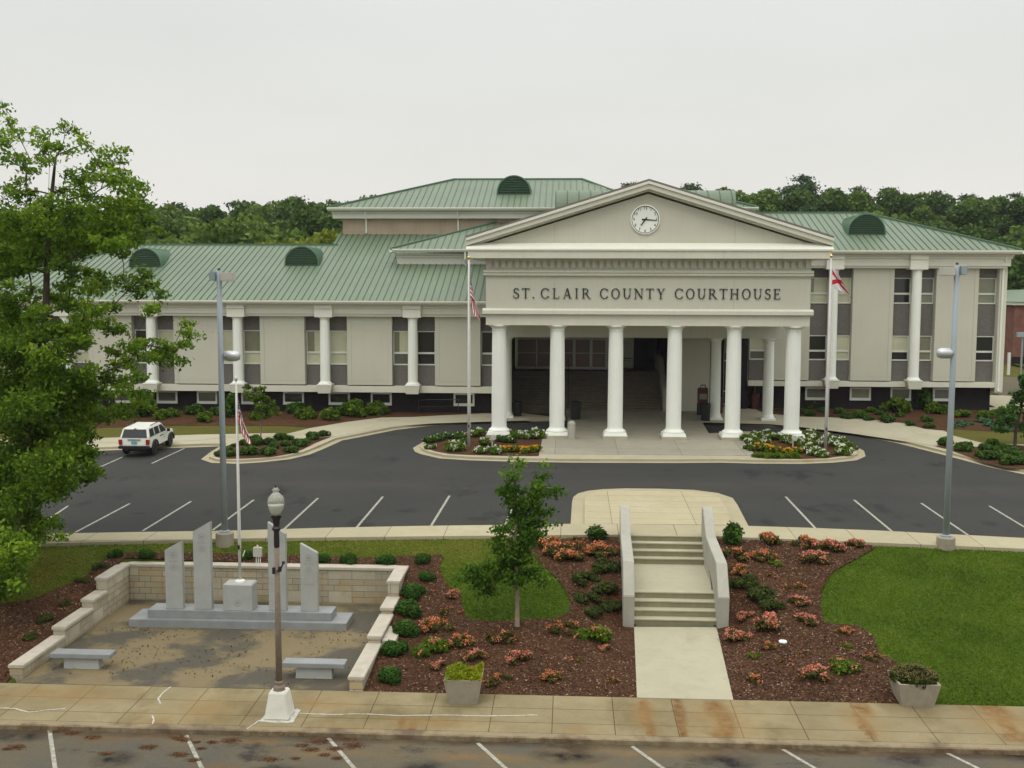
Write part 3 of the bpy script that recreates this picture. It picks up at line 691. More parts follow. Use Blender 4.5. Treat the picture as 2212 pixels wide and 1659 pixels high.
# lawn strips between walk and building, mulch by the walls
sheet('lawn', lotpts([(-60, 950), (200, 946.5), (430, 939), (560, 936), (600, 935.5), cL(500, 1155), cL(700, 1105), cL(500, 1090), cL(0, 1086), c5(1400, 1272), c5(800, 1290), c5(300, 1310), (-60, 930)], .14), M['lawn_far'], lz, .15, 3)
sheet('mulch_bed', lotpts([(-60, 930), c5(300, 1310), c5(800, 1290), c5(1400, 1272), cL(0, 1086), cL(500, 1090), cL(700, 1104), cL(1000, 1055), cL(1280, 1020), cL(1540, 1015)], .14) + [(-5.6, 78.2), (-60, 78.2)], M['mulch'], lz, .17, 3)
sheet('lawn', lotpts([cB(360, 790), cB(550, 885), cB(1120, 1030), cB(1841, 1040), cB(2700, 1040), cB(2700, 840), cB(1841, 835), cB(1250, 810), cB(600, 770)], .14), M['lawn_far'], lz, .15, 3)
sheet('mulch_bed', lotpts([cR5(1210, 1190), cR5(1340, 1255), cR5(1520, 1295), cR5(1900, 1330), (1850, 903), (1950, 914), cB(0, 760), cB(360, 790), cB(600, 770), cB(1250, 810), cB(1841, 835), cB(2700, 840), cB(2700, 300)], .14) + [(32, 81.6), (13.4, 81.6)], M['mulch'], lz, .17, 3)
# far road on the right
sheet('road', [(36, 92), (48, 88), (120, 86), (120, 106), (36, 106)], M['street'], zg, .01, 8)
MB().add([(p[0], p[1], lotz(p[1])+.06) for p in [(32.6, 82.5), (42, 80.5), (46, 86), (36, 91.5), (33, 91.5)]], [(0, 1, 2, 3, 4)]).build('path', M['path'])['kind'] = 'structure'

# ---- front bank: dry grass strip, mulch beds, lawns
c3 = crop(0, 1050, .22604); f5 = crop(800, 1000, .27125); f6 = crop(1300, 1050, .27125); f8 = crop(1500, 1204, .349); fA = crop(800, 1400, .2803)
def gp(pts): return [P2(on_ground(*p)) for p in pts]
wlow = lambda x: (x, walk_low(x)-.06)
strip = gp([(-60, 1290), (30, 1275), c3(300, 1230), c3(850, 1000), c3(1000, 850), c3(1200, 775), c3(1450, 765), c3(2100, 780), (600, 1196), f5(0, 870), f5(400, 855), f5(640, 845)]) + [wlow(x) for x in (-3.7, -6.2, -10, -13.7, -20.8, -26)]
mul_l = gp([(-40, 1310), c3(300, 1250), c3(850, 1010), c3(1000, 860), c3(1200, 785), c3(1450, 775), c3(2100, 790)]) + gp([(600, 1199), f5(0, 878), f5(400, 862), f5(640, 850), f5(680, 875), f5(640, 950), f5(700, 1090), f5(810, 1170), f5(850, 1340), f5(880, 1380), f5(1100, 1400), f5(1600, 1375), f5(1700, 1330), f5(1720, 1230), f5(1640, 1080), f5(1500, 950), f5(1370, 810), f5(1450, 745)])
mul_l += [wlow(.3), wlow(2.05)] + [(2.1, 44), (2.45, 38), (2.15, 31.26), (-6.2, 31.26), (-6.25, 40.4), (-17.2, 40.4), (-17.2, 31.26), (-30, 31.26)]
sheet('mulch_bed', mul_l, M['mulch'], zg, .012, .6)
mul_r = [(4.8, 31.26), (5.0, 34), (5.2, 37.6), (5.6, 44.0)] + [wlow(6.2), wlow(8), wlow(9.9), wlow(11.4), wlow(12.2)] + gp([f8(1275, 30), f8(1140, 105), f8(1000, 185), f8(930, 290), f8(915, 400), f8(940, 510), f8(1040, 520), f8(1160, 530), f8(1250, 590), f8(1290, 700), f8(1400, 760), f8(1500, 860), f8(1560, 1000)]) + [(9.6, 31.26)]
sheet('mulch_bed', mul_r, M['mulch'], zg, .012, .6)
# the path and memorial floor
MB().add([(2.08, 31.2, -.205), (4.91, 31.2, -.205), (5.29, 37.75, -.125), (2.37, 37.6, -.125), (2.08, 31.2, -.6), (4.91, 31.2, -.6), (5.29, 37.75, -.6), (2.37, 37.6, -.6)],
         [(0, 1, 2, 3), (4, 5, 1, 0), (5, 6, 2, 1), (7, 4, 0, 3)]).build('path', M['path'])['kind'] = 'structure'
MB().add([(-16.85, 31.26, -.226), (-6.55, 31.26, -.226), (-6.55, 40, -.2), (-16.85, 40, -.2)], [(0, 1, 2, 3)]).build('memorial_floor', M['memfloor'])['kind'] = 'structure'
# spray paint marks and crack repairs on the sidewalk
c9 = crop(0, 1404, .36166)
mb = MB()
for pts in [[c9(0, 460), c9(80, 462), c9(180, 485), c9(260, 475), c9(400, 463)], [c9(1050, 333), c9(1000, 370), c9(970, 405), c9(985, 435)], [c9(935, 505), c9(945, 530), c9(935, 556)], [c9(1515, 585), c9(1590, 535), c9(1700, 550), c9(1770, 548), c9(1800, 490), c9(1825, 465)],
            [c9(1810, 492), c9(2000, 500), c9(2212, 497), fA(300, 668), fA(700, 665), fA(1000, 672), fA(1400, 665)]]:
    q = [at_z(*p, -.25) for p in pts]; qq = []
    for a, b_ in zip(q, q[1:]):
        for i in range(6): qq.append(a.lerp(b_, i/6)+Vector((0, random.uniform(-.012, .012), 0)))
    qq.append(q[-1])
    for a, b_ in zip(qq, qq[1:]): line_on(mb, a, b_, random.uniform(.03, .06), lambda r_: np.interp(r_.y, [28.64, 31.25], [-.272, -.23])+.006)
tag(mb.build('painted_marks', M['paint_white']), kind='structure')

print('PART courthouse')
# ================================================================== COURTHOUSE
CH = empty('courthouse', (4.5, 78, lotz(78)), 'long cream courthouse with green metal roofs, white columns and a pedimented portico', 'courthouse')
def part(mb, name, mats, parent=CH, **k): return mb.build(name, mats, parent, **k)
YL, YR = 77.2, 81.0                # facade planes of the two wings
RS_L, RS_R = .375, .36
def window(x0, x1, z0, z1, Y, mull, mats, parent=CH, fr=.06, sill=True, jamb=(1, 1)):
    """white frame with an upper and a lower light; Y is the glass plane"""
    mb = MB(); y0, y1 = Y-.07, Y+.02
    mb.box(x0, x1, y0, y1, z1-fr, z1); mb.box(x0, x1, y0-.03, y1, z0, z0+fr*1.5)
    mb.box(x0, x0+fr, y0, y1, z0+fr*1.5, z1-fr); mb.box(x1-fr, x1, y0, y1, z0+fr*1.5, z1-fr)
    if mull: mb.box(x0+fr, x1-fr, y0, y1, mull-.07, mull+.07)
    w_ = part(mb, 'window', M['frame'], parent)
    if mull:
        xs_ = x0+fr
        if mats[0] == 'pane_cream' and x0 > -40 and random.random() < .6:
            xs_ = x0+fr+(x1-x0)*random.uniform(.15, .4); part(MB().box(x0+fr, xs_-.001, Y-.01, Y+.01, mull+.07, z1-fr), 'pane', M['pane_green'], w_)  # shade at the left edge of the window, put in as a darker pane
        part(MB().box(xs_, x1-fr, Y-.01, Y+.01, mull+.07, z1-fr), 'pane', M[mats[0]], w_)
        part(MB().box(x0+fr, x1-fr, Y-.01, Y+.01, z0+fr*1.5, mull-.07), 'pane', M[mats[1]], w_)
    else: part(MB().box(x0+fr, x1-fr, Y-.01, Y+.01, z0+fr*1.5, z1-fr), 'pane', M[mats[0]], w_)
    return w_
def seams(mb, pts_fn, n): pass
def roof_slab(name, eave, ridge, mat_, x_sp=.49, thick=.12, ribs=True, clip=None):
    """planar roof: eave=(xa,xb,y,z) ridge=(xa,xb,y,z); standing seams run up the slope"""
    ea, eb, ey, ez = eave; ra, rb, ry, rz = ridge
    mb = MB()
    top = [(ea, ey, ez), (eb, ey, ez), (rb, ry, rz), (ra, ry, rz)]
    bot = [(p[0], p[1], p[2]-thick) for p in top]
    mb.add(top+bot, [(0, 1, 2, 3), (7, 6, 5, 4), (0, 4, 5, 1), (1, 5, 6, 2), (2, 6, 7, 3), (3, 7, 4, 0)])
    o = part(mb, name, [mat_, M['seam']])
    sm = MB(); x = math.ceil(min(ea, ra)/x_sp)*x_sp
    while x < max(eb, rb):
        t1 = 1.0
        if x < ra: t1 = (x-ea)/(ra-ea) if ra != ea else 0
        if x > rb: t1 = min(t1, (eb-x)/(eb-rb)) if rb != eb else 0
        t0 = 0.0
        if x < ea: t0 = (x-ea)/(ra-ea)
        if x > eb: t0 = (x-eb)/(rb-eb)
        if t1 > t0+.02:
            y0, y1 = ey+(ry-ey)*t0, ey+(ry-ey)*t1; z0, z1 = ez+(rz-ez)*t0, ez+(rz-ez)*t1; w_ = .025; h = .05
            sm.hexa([(x-w_, y0, z0-.01), (x+w_, y0, z0-.01), (x+w_, y1, z1-.01), (x-w_, y1, z1-.01), (x-w_, y0, z0+h), (x+w_, y0, z0+h), (x+w_, y1, z1+h), (x-w_, y1, z1+h)])
        x += x_sp
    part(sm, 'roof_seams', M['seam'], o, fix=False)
    return o
def bar(mb, a, b, w_, h):
    a = Vector(a); b = Vector(b); d = (b-a).normalized(); n = Vector((-d.y, d.x, 0)).normalized()*w_; u = Vector((0, 0, h))
    mb.hexa([a-n, b-n, b+n, a+n, a-n+u, b-n+u, b+n+u, a+n+u])

# ---- left wing
ez, ey = 10.78, YL-.95
def rl(Y): return ez+RS_L*(Y-ey)
RYL = 87.7; XL0 = -46.8
ra = XL0+(RYL-ey)
roof_slab('roof', (XL0, -4.6, ey, ez), (ra, -4.6, RYL, rl(RYL)), M['roof'])
sl2 = roof_slab('roof', (-19.1, -4.6, RYL, rl(RYL)+.003), (-19.1, -4.6, 90.6, rl(90.6)+.003), M['roof'])
mb = MB(); bar(mb, (ra, RYL, rl(RYL)-.02), (-18.9, RYL, rl(RYL)-.02), .12, .12); bar(mb, (XL0, ey, ez), (ra, RYL, rl(RYL)), .12, .12)
bar(mb, (-19.15, RYL, rl(RYL)), (-19.15, 90.6, rl(90.6)), .1, .1); part(mb, 'ridge_cap', M['vent'])
mb = MB().add([(ra, RYL, rl(RYL)-.01), (-19.1, RYL, rl(RYL)-.01), (-19.1, RYL+11.5, ez), (XL0, RYL+11.5, ez), (XL0, ey, ez-.01)], [(0, 1, 2, 3), (0, 3, 4)]); part(mb, 'roof', M['roof'])
gut_prof = [(-.20, 0), (-.20, -.10), (-.13, -.2), (-.05, -.26), (.12, -.26), (.12, 0)]
def gutter(x0, x1, y, z): part(MB().extr_x([(y+a, z+b) for a, b in gut_prof], x0, x1), 'gutter', M['trim'])
gutter(XL0, -4.62, ey, ez-.02)
mb = MB(); mb.box(XL0+.4, -4.62, YL-.62, YL+.5, 10.36, 10.5); mb.box(XL0+.45, -4.62, YL-.5, YL+.5, 10.22, 10.35); mb.box(XL0+.5, -4.62, YL-.42, YL+.5, 9.80, 10.21); mb.box(XL0+.55, -4.62, YL-.30, YL+.5, 9.62, 9.79)
part(mb, 'frieze', M['trim'])
part(MB().box(XL0+1, -4.4, YL+.75, YL+1.3, 4.1, 9.62), 'wall', M['stucco'])
part(MB().box(XL0+1, -4.5, YL, YL+.9, 4.12, 4.58), 'ledge', M['stucco_light'], bevel=.01)
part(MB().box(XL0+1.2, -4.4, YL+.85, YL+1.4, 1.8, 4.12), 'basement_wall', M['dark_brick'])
cols = [-11.22-6.37*k for k in range(6)]
ZT = 9.62
def spandrel(x0, x1, z0, z1, Y): part(MB().box(x0, x1, Y, Y+.3, z0, z1), 'spandrel', M['panel_grey'])
pc = ['pane_cream', 'pane_dark', 'pane_grey', 'pane_green']
glz = {0: (('pane_cream', 'pane_grey'), ('pane_dark', 'pane_dark')), 1: (('pane_cream', 'pane_cream'), ('pane_cream', 'pane_cream')), 2: (('pane_cream', 'pane_cream'), ('pane_green', 'pane_cream')),
       3: (('pane_dark', 'pane_dark'), ('pane_cream', 'pane_dark')), 4: (('pane_cream', 'pane_cream'), ('pane_dark', 'pane_cream')), 5: (('pane_cream', 'pane_cream'), ('pane_cream', 'pane_grey'))}
YW = YL+.62
def lwin(x0, x1, mats):
    window(x0, x1, 6.08, 8.55, YW, 6.96, mats); spandrel(x0, x1, 8.56, ZT, YW-.05); spandrel(x0, x1, 4.58, 6.07, YW-.05)
for k, cx in enumerate(cols):
    part(MB().box(cx-.2, cx+.2, YL+.5, YL+.95, 4.58, ZT), 'wall', M['stucco'])
    lwin(cx-1.53, cx-.2, glz[k][0]); lwin(cx+.2, cx+1.53, glz[k][1])
lwin(-6.36, -4.9, ('pane_dark', 'pane_grey'))
part(MB().box(-4.9, -4.4, YL+.4, YL+.95, 4.58, ZT), 'wall', M['stucco'])
def panel(x0, x1, z0, z1, Y, m='stucco'):
    xm = x0+.32 if x0 < 0 else x1-.30; e = .09
    mb = MB().box(x0, x1, Y+.045, Y+.76, z0, z1)
    for a, b_ in ((x0, xm-.008), (xm+.008, x1)): mb.box(a, b_, Y+.02, Y+.046, z0+.30, z1); mb.box(a, b_, Y+.02, Y+.046, z0, z0+.288)
    part(mb, 'wall_panel', M[m])
panel(-9.66, -6.38, 4.66, ZT, YL)
for cx in cols: panel(cx-3.185-1.63, cx-3.185+1.63, 4.66, ZT, YL)
def wcol(cx, Y, zb, zt, ztop, r=.36, blk=.64):
    """fluted facade column on a corbel; ztop = top of the block that laps the frieze"""
    c = part(MB().lathe(cx, Y, [(r, zb+.2), (r*.99, zb+1.5), (r*.93, zt-.12)], 40, flute=.035), 'column', M['white'])
    part(MB().box(cx-.52, cx+.52, Y-.52, Y+.5, zb-.05, zb+.02).lathe(cx, Y, [(.5, zb+.02), (.5, zb+.08), (.42, zb+.14), (.38, zb+.22)], 32), 'base', M['white'], c)
    part(MB().lathe(cx, Y, [(r*.93, zt-.16), (r*1.02, zt-.14), (r*.95, zt-.1), (r*1.25, zt)], 32), 'capital', M['white'], c)
    part(MB().box(cx-blk, cx+blk, Y-.45, Y+.6, zt, zt+(ztop-zt)*.62).box(cx-blk-.01, cx+blk+.01, Y-.5, Y+.6, zt+(ztop-zt)*.62+.02, ztop), 'block', M['trim'], c, bevel=.01)
    pr = [(cx-.56, zb-.06), (cx+.56, zb-.06), (cx+.44, zb-.62), (cx-.44, zb-.62)]
    part(MB().extr_y(pr, Y-.5, Y+.6), 'corbel', M['stucco'], c)
for cx in cols: wcol(cx, YL-.25, 4.72, 9.56, 10.50)
for x0 in [(-20.98, -19.44), (-17.6, -16.04), (-14.48, -12.95), (-8.4, -6.88), (-30.45, -28.9), (-27.42, -25.9), (-24.1, -22.57), (-33.6, -32.1), (-36.7, -35.2), (-39.9, -38.4)]:
    window(x0[0], x0[1], 3.10, 4.05, YL+.84, None, ('pane_grey' if x0[0] < -24 else 'pane_dark',), fr=.13)
# access rail by the basement wall
mb = MB(); rz = lotz(78)+.15
mb.tube([(-10.9, 77.4, rz), (-10.9, 77.4, rz+.95), (-10.1, 77.4, rz+1.02), (-7.9, 77.4, rz+1.02)], .03, 6); mb.tube([(-8, 77.4, rz), (-8, 77.4, rz+1.02)], .03, 6); mb.tube([(-10.9, 77.4, rz+.5), (-8, 77.4, rz+.55)], .02, 6)
tag(mb.build('handrail', M['handrail']), 'dark metal handrail against the black basement wall of the left wing', 'handrail')

# ---- right wing
ezr, eyr = 14.50, YR-.95
def rr(Y): return ezr+RS_R*(Y-eyr)
RYR = 89.0; XR1 = 32.4
rb_ = XR1-(RYR-eyr)
roof_slab('roof', (9.0, XR1, eyr, ezr), (9.0, rb_, RYR, rr(RYR)), M['roof'], x_sp=.5)
mb = MB(); bar(mb, (9, RYR, rr(RYR)-.02), (rb_, RYR, rr(RYR)-.02), .12, .12); bar(mb, (rb_, RYR, rr(RYR)), (XR1, eyr, ezr), .12, .12); part(mb, 'ridge_cap', M['vent'])
part(MB().add([(9, RYR, rr(RYR)-.01), (rb_, RYR, rr(RYR)-.01), (XR1, eyr, ezr-.01), (XR1, RYR+9, ezr), (9, RYR+9, ezr)], [(0, 1, 3, 4), (1, 2, 3)]), 'roof', M['roof'])
gutter(14.7, XR1, eyr, ezr-.02); part(MB().box(XR1-.02, XR1+.2, eyr-.2, eyr+18, ezr-.28, ezr-.02), 'gutter', M['trim'])
mb = MB(); mb.box(14.7, XR1-.35, YR-.62, YR+.5, 14.06, 14.22); mb.box(14.7, XR1-.4, YR-.5, YR+.5, 13.9, 14.05); mb.box(14.7, XR1-.5, YR-.42, YR+.5, 13.36, 13.89); mb.box(14.7, XR1-.7, YR-.3, YR+.5, 13.2, 13.35)
part(mb, 'frieze', M['trim'])
part(MB().box(13.3, 31.3, YR+.75, YR+1.3, 4.4, 13.2), 'wall', M['stucco'])
part(MB().box(31.3, 31.85, YR-.02, YR+14, 4.12, 13.2), 'corner_pier', M['stucco_light'], bevel=.02)
part(MB().box(13.3, 31.28, YR, YR+.9, 4.46, 4.84), 'ledge', M['stucco_light'], bevel=.01)
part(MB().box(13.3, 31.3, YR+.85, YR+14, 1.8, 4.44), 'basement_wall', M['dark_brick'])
YWR = YR+.62
def rwin(x0, x1, up, lo):
    window(x0, x1, 10.60, 12.50, YWR, 11.34, up); spandrel(x0, x1, 12.51, 13.2, YWR-.05); spandrel(x0, x1, 8.24, 10.59, YWR-.05)
    window(x0, x1, 6.38, 8.23, YWR, 7.08, lo); spandrel(x0, x1, 4.84, 6.37, YWR-.05)
rwin(13.45, 14.9, ('pane_cream', 'pane_cream'), ('pane_cream', 'pane_grey'))
for cx, g_ in ((19.3, ((('pane_cream', 'pane_cream'), ('pane_dark', 'pane_dark')), (('pane_cream', 'pane_cream'), ('pane_cream', 'pane_cream')))),
               (25.3, ((('pane_dark', 'pane_dark'), ('pane_cream', 'pane_dark')), (('pane_grey', 'pane_green'), ('pane_green', 'pane_green'))))):
    part(MB().box(cx-.2, cx+.2, YR+.5, YR+.95, 4.84, 13.2), 'wall', M['stucco'])
    rwin(cx-1.52, cx-.2, g_[0][0], g_[0][1]); rwin(cx+.2, cx+1.48, g_[1][0], g_[1][1])
    wcol(cx, YR-.25, 5.0, 13.1, 14.22)
rwin(29.86, 31.28, ('pane_green', 'pane_green'), ('pane_dark', 'pane_dark'))
for a, b_ in ((14.92, 17.74), (20.8, 23.76), (26.8, 29.84)): panel(a, b_, 4.92, 13.18, YR)
for a, b_ in ((17.7, 19.3), (21.0, 22.55), (24.0, 25.5), (27.1, 28.6)):
    window(a, b_, 3.36, 4.34, YR+.84, None, ('pane_green' if a == 21.0 else 'pane_grey',), fr=.13)
# ---- centre: upper block with its hipped roof
UY = 90.3; UE = 89.4
part(MB().box(-19.0, 14.0, UY, UY+16, 14.0, 17.9), 'wall', M['brown_wall'])
mb = MB(); mb.box(-19.75, 14.9, UY-.45, UY+.3, 17.35, 17.72); mb.box(-19.8, 14.95, UY-.52, UY+.3, 17.74, 17.9); mb.box(-19.85, 15.0, UY-.6, UY+.3, 17.92, 18.05); part(mb, 'frieze', M['trim'])
uz = 18.22
gutter(-20.1, 15.2, UE, uz)
URY = 97.6; urz = 21.25
roof_slab('roof', (-19.95, 6.5, UE, uz), (-10.4, 1.0, URY, urz), M['roof'], x_sp=.52)
roof_slab('roof', (-5, 15.1, UE, uz-.02), (-5, 9.0, UE+6.1, uz+2.0), M['roof'], x_sp=.52)
mb = MB(); bar(mb, (-19.95, UE, uz), (-10.4, URY, urz), .13, .12); bar(mb, (-10.4, URY, urz-.02), (1.0, URY, urz-.02), .13, .12); bar(mb, (1.0, URY, urz), (6.5, UE+1, uz+.3), .13, .12); bar(mb, (9.0, UE+6.1, uz+2), (15.1, UE, uz), .13, .12)
part(mb, 'ridge_cap', M['vent'])
part(MB().add([(-10.4, URY, urz-.01), (1.0, URY, urz-.01), (6.5, UE, uz-.03), (9.0, URY+8, uz), (-19.95, URY+8, uz), (-19.95, UE, uz-.02)], [(0, 1, 3, 4), (1, 2, 3), (0, 4, 5)]), 'roof', M['roof'])
# the long barrel roof behind the pediment
def barrel(x0, x1, Y, zc, r, m, n=18):
    mb = MB(); prof = [(Y+r*math.cos(q), zc+r*math.sin(q)) for q in np.linspace(0, PI, n)]
    prof = [(Y+r, zc-1.6)]+prof+[(Y-r, zc-1.6)]
    mb.extr_x(prof, x0, x1); o = part(mb, 'barrel_roof', m, smooth=False)
    sm = MB(); x = x0+.02
    while x < x1:
        p = [(x, Y-(r+.02)*math.cos(q), zc+(r+.02)*math.sin(q)) for q in np.linspace(0, PI, n)]
        sm.tube([(x, Y-r-.02, zc-1.5)]+p, .035, 5); x += .92
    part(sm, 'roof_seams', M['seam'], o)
barrel(-1.2, 12.9, 87.6, 17.75, 1.65, M['roof'])
# ---- middle block between the wings and the portico
MY = 83.4
part(MB().box(-13.2, -4.3, MY+.3, MY+6, 12.5, 14.3), 'wall', M['stucco_light'])
mb = MB(); mb.box(-13.32, -4.5, MY, MY+.5, 13.34, 13.95); mb.box(-13.4, -4.5, MY-.1, MY+.5, 13.97, 14.12); mb.box(-13.46, -4.5, MY-.18, MY+.5, 14.14, 14.28); part(mb, 'frieze', M['trim'])
gutter(-13.75, -4.0, MY-.6, 14.62); part(MB().box(-13.8, -13.6, MY-.8, MY+8, 14.36, 14.6), 'gutter', M['trim'])
roof_slab('roof', (-13.75, 2, MY-.6, 14.62), (-13.75+7.6, 2, MY+7.0, 14.62+.32*7.6), M['roof'], x_sp=.52)
mb = MB(); bar(mb, (-13.75, MY-.6, 14.62), (-6.15, MY+7.0, 17.05), .12, .1); part(mb, 'ridge_cap', M['vent'])
# downspouts
def spout(x, y, z0, z1):
    part(MB().tube([(x, y-.55, z1), (x, y-.5, z1-.55), (x, y-.1, z1-.9), (x, y-.06, z0+.25), (x, y-.14, z0)], .07, 8), 'downspout', M['white'])
spout(-17.0, UY, 16.15, 18.1); spout(-9.3, UY, 16.2, 18.1); spout(-8.0, MY-.1, 13.2, 14.4); spout(31.5, YR, 4.2, 14.3)
# ---- roof vents (half-round, louvred)
def vent(px_, py_, wpx, base, slope_fn, leg=.18):
    """px_,py_: bottom centre in the photo, on a given roof plane"""
    d = ray(px_, py_); t = (base[1]-12-slope_fn*base[0])/(d.z-slope_fn*d.y); P = CAM+d*t
    r = wpx/2*P.y/F; x, y, z = P.x, P.y, P.z
    prof = [(x+r, z-.1)]+[(x+r*math.cos(q), z+leg+r*math.sin(q)) for q in np.linspace(0, PI, 20)]+[(x-r, z-.1)]
    ri = r*.93
    mb = MB(); back = y+(r+leg)/slope_fn+.2
    inner = [(x+ri, z+.05)]+[(x+ri*math.cos(q), z+leg+ri*math.sin(q)) for q in np.linspace(0, PI, 20)]+[(x-ri, z+.05)]
    n = len(prof)
    vs = [(p[0], y, p[1]) for p in prof]+[(p[0], back, p[1]) for p in prof]+[(p[0], y, p[1]) for p in inner]+[(p[0], y+.18, p[1]) for p in inner]
    fs = [(i, n+i, n+i+1, i+1) for i in range(n-1)]+[(i, i+1, 2*n+i+1, 2*n+i) for i in range(n-1)]+[(2*n+i, 2*n+i+1, 3*n+i+1, 3*n+i) for i in range(n-1)]+[tuple(range(3*n, 4*n))]
    mb.add(vs, fs); 
    for k in range(1, 9):
        yy = y+k*.48
        if yy < back: mb.tube([(x+(r+.015)*math.cos(q), yy, z+leg+(r+.015)*math.sin(q)) for q in np.linspace(0, PI, 18)], .022, 4)
    v = part(mb, 'vent', M['vent'])
    lm = MB(); zz = z+.12
    while zz < z+leg+ri-.06:
        hw = ri if zz < z+leg else math.sqrt(max(0, ri*ri-(zz-z-leg)**2))
        lm.hexa([(x-hw, y+.02, zz-.03), (x+hw, y+.02, zz-.03), (x+hw, y+.15, zz+.05), (x-hw, y+.15, zz+.05), (x-hw, y+.02, zz-.005), (x+hw, y+.02, zz-.005), (x+hw, y+.15, zz+.075), (x-hw, y+.15, zz+.075)]); zz += .14
    part(lm, 'louvres', M['slat'], v)
    part(MB().poly([(p[0], y+.16, p[1]) for p in inner]), 'vent_back', M['louvre'], v)
vent(313.5, 577.5, 74, (ey, ez), RS_L); vent(651.5, 574.5, 76, (ey, ez), RS_L)
vent(1110, 420.5, 73.5, (UE, uz), (urz-uz)/(URY-UE)); vent(1872, 507.5, 80, (eyr, ezr), RS_R)

# ---- portico
PY = 67.95; PX = [-4.42+3.665*i for i in range(6)]; PXC = (PX[0]+PX[5])/2; gz = lotz(PY)+.16
def pcol(cx, Y, z0, z1, r, pl=1):
    c = part(MB().lathe(cx, Y, [(r, z0+.46*pl), (r*1.0, z0+2.4), (r*.97, z0+(z1-z0)*.7), (r*.93, z1-.3)], 48, flute=.03), 'column', M['white'])
    if pl == 1:
        part(MB().box(cx-.80, cx+.80, Y-.80, Y+.80, z0-.4, z0+.16), 'plinth', M['stair_conc'], c, bevel=.01)
        part(MB().hexa([(cx-.73, Y-.73, z0+.16), (cx+.73, Y-.73, z0+.16), (cx+.73, Y+.73, z0+.16), (cx-.73, Y+.73, z0+.16), (cx-.69, Y-.69, z0+.34), (cx+.69, Y-.69, z0+.34), (cx+.69, Y+.69, z0+.34), (cx-.69, Y+.69, z0+.34)])
             .lathe(cx, Y, [(.64, z0+.34), (.67, z0+.40), (.64, z0+.47), (.54, z0+.52), (.5, z0+.60)], 36), 'base', M['white'], c)
    else:
        part(MB().box(cx-.5, cx+.5, Y-.5, Y+.5, z0-.3, z0+.1).lathe(cx, Y, [(.46, z0+.1), (.44, z0+.2), (.38, z0+.34), (r, z0+.46)], 32), 'base', M['white'], c)
    k = r/.475
    part(MB().lathe(cx, Y, [(r*.94, z1-.34), (r*1.0, z1-.33), (r*.95, z1-.27), (r*.97, z1-.22), (r*1.12, z1-.14), (r*1.32, z1-.075)], 36)
         .lathe(cx, Y, [(r*1.40, z1-.07), (r*1.40, z1)], 36), 'capital', M['white'], c)
for x in PX: pcol(x, PY, gz, 9.42, .475)
BY = 76.1
for x in (PX[0], PX[1], PX[4], PX[5]): pcol(x, BY, lotz(BY)+.17, 8.26, .365, 0)
EX0, EX1, EF = PX[0]-.80, PX[5]+.80, PY-.62          # entablature extents
DP = 9.3                                              # how far the portico reaches back
mb = MB(); mb.box(EX0, EX1, EF, EF+1.3, 9.42, 10.05)                                # architrave beam
mb.box(EX0, EX0+1.3, EF+1.3, EF+DP, 9.42, 13.5); mb.box(EX1-1.3, EX1, EF+1.3, EF+DP, 9.42, 13.5)
part(mb, 'architrave', M['stucco_light'])
part(MB().extr_x([(EF-.05, 10.05), (EF-.22, 10.12), (EF-.22, 10.34), (EF-.03, 10.46), (EF+.5, 10.46), (EF+.5, 10.05)], EX0-.2, EX1+.2), 'string_course', M['stucco_light'], bevel=.01)
part(MB().box(EX0, EX1, EF, EF+1.2, 10.46, 12.46), 'entablature_wall', M['stucco'])
part(MB().extr_x([(EF-.03, 12.46), (EF-.17, 12.50), (EF-.19, 12.58), (EF-.10, 12.62), (EF-.19, 12.70), (EF-.19, 12.76), (EF-.04, 12.84), (EF+.5, 12.84), (EF+.5, 12.46)], EX0-.16, EX1+.16), 'string_course', M['stucco_light'])
mb = MB().box(EX0, EX1, EF, EF+1.2, 12.84, 13.52); n_d = 46; wd = (EX1-EX0)/n_d
for i in range(n_d): mb.box(EX0+wd*(i+.2), EX0+wd*(i+.8), EF-.13, EF+.01, 12.97, 13.40)
mb.box(EX0-.02, EX1+.02, EF-.18, EF+.1, 13.40, 13.54)
part(mb, 'dentils', M['stucco'])
CF = EF-.80                                           # cornice front
CX0, CX1 = EX0-1.05, EX1+1.05
part(MB().box(CX0, CX1, CF, EF+DP, 13.54, 14.02), 'cornice', M['stucco_light'], bevel=.01)
part(MB().extr_x([(CF-.08, 14.02), (CF-.08, 14.12), (CF+.02, 14.18), (EF-.1, 14.50), (EF+.3, 14.50), (EF+.3, 14.02)], CX0-.1, CX1+.1), 'cornice_cap', M['trim'])
AZ = 18.05; slope_p = (AZ-14.5)/((CX1-CX0)/2-.2)
part(MB().extr_y([(CX0+.9, 14.4), (CX1-.9, 14.4), (PXC, AZ-.55)], EF-.02, EF+.9), 'tympanum', M['stucco'])
for sgn in (-1, 1):
    xe = PXC+sgn*((CX1-CX0)/2+.12); h = AZ-14.62
    def rk(o0, o1, y0, name, m, x_end=xe, yb=None):
        z_e = 14.62; mb = MB()
        pr = [(x_end, z_e+o0), (PXC, AZ+o0), (PXC, AZ+o1), (x_end, z_e+o1)]
        mb.extr_y(pr, y0, yb or EF+.95); return part(mb, name, m)
    rk(-.42, -.30, EF-.22, 'raking_cornice', M['stucco_light']); rk(-.30, .0, EF-.62, 'raking_cornice', M['stucco_light']); rk(.0, .16, EF-.72, 'raking_cornice', M['trim'])
    rk(.16, .29, EF-.70, 'roof_edge', M['capflash'], yb=EF+18)
jt = MB()
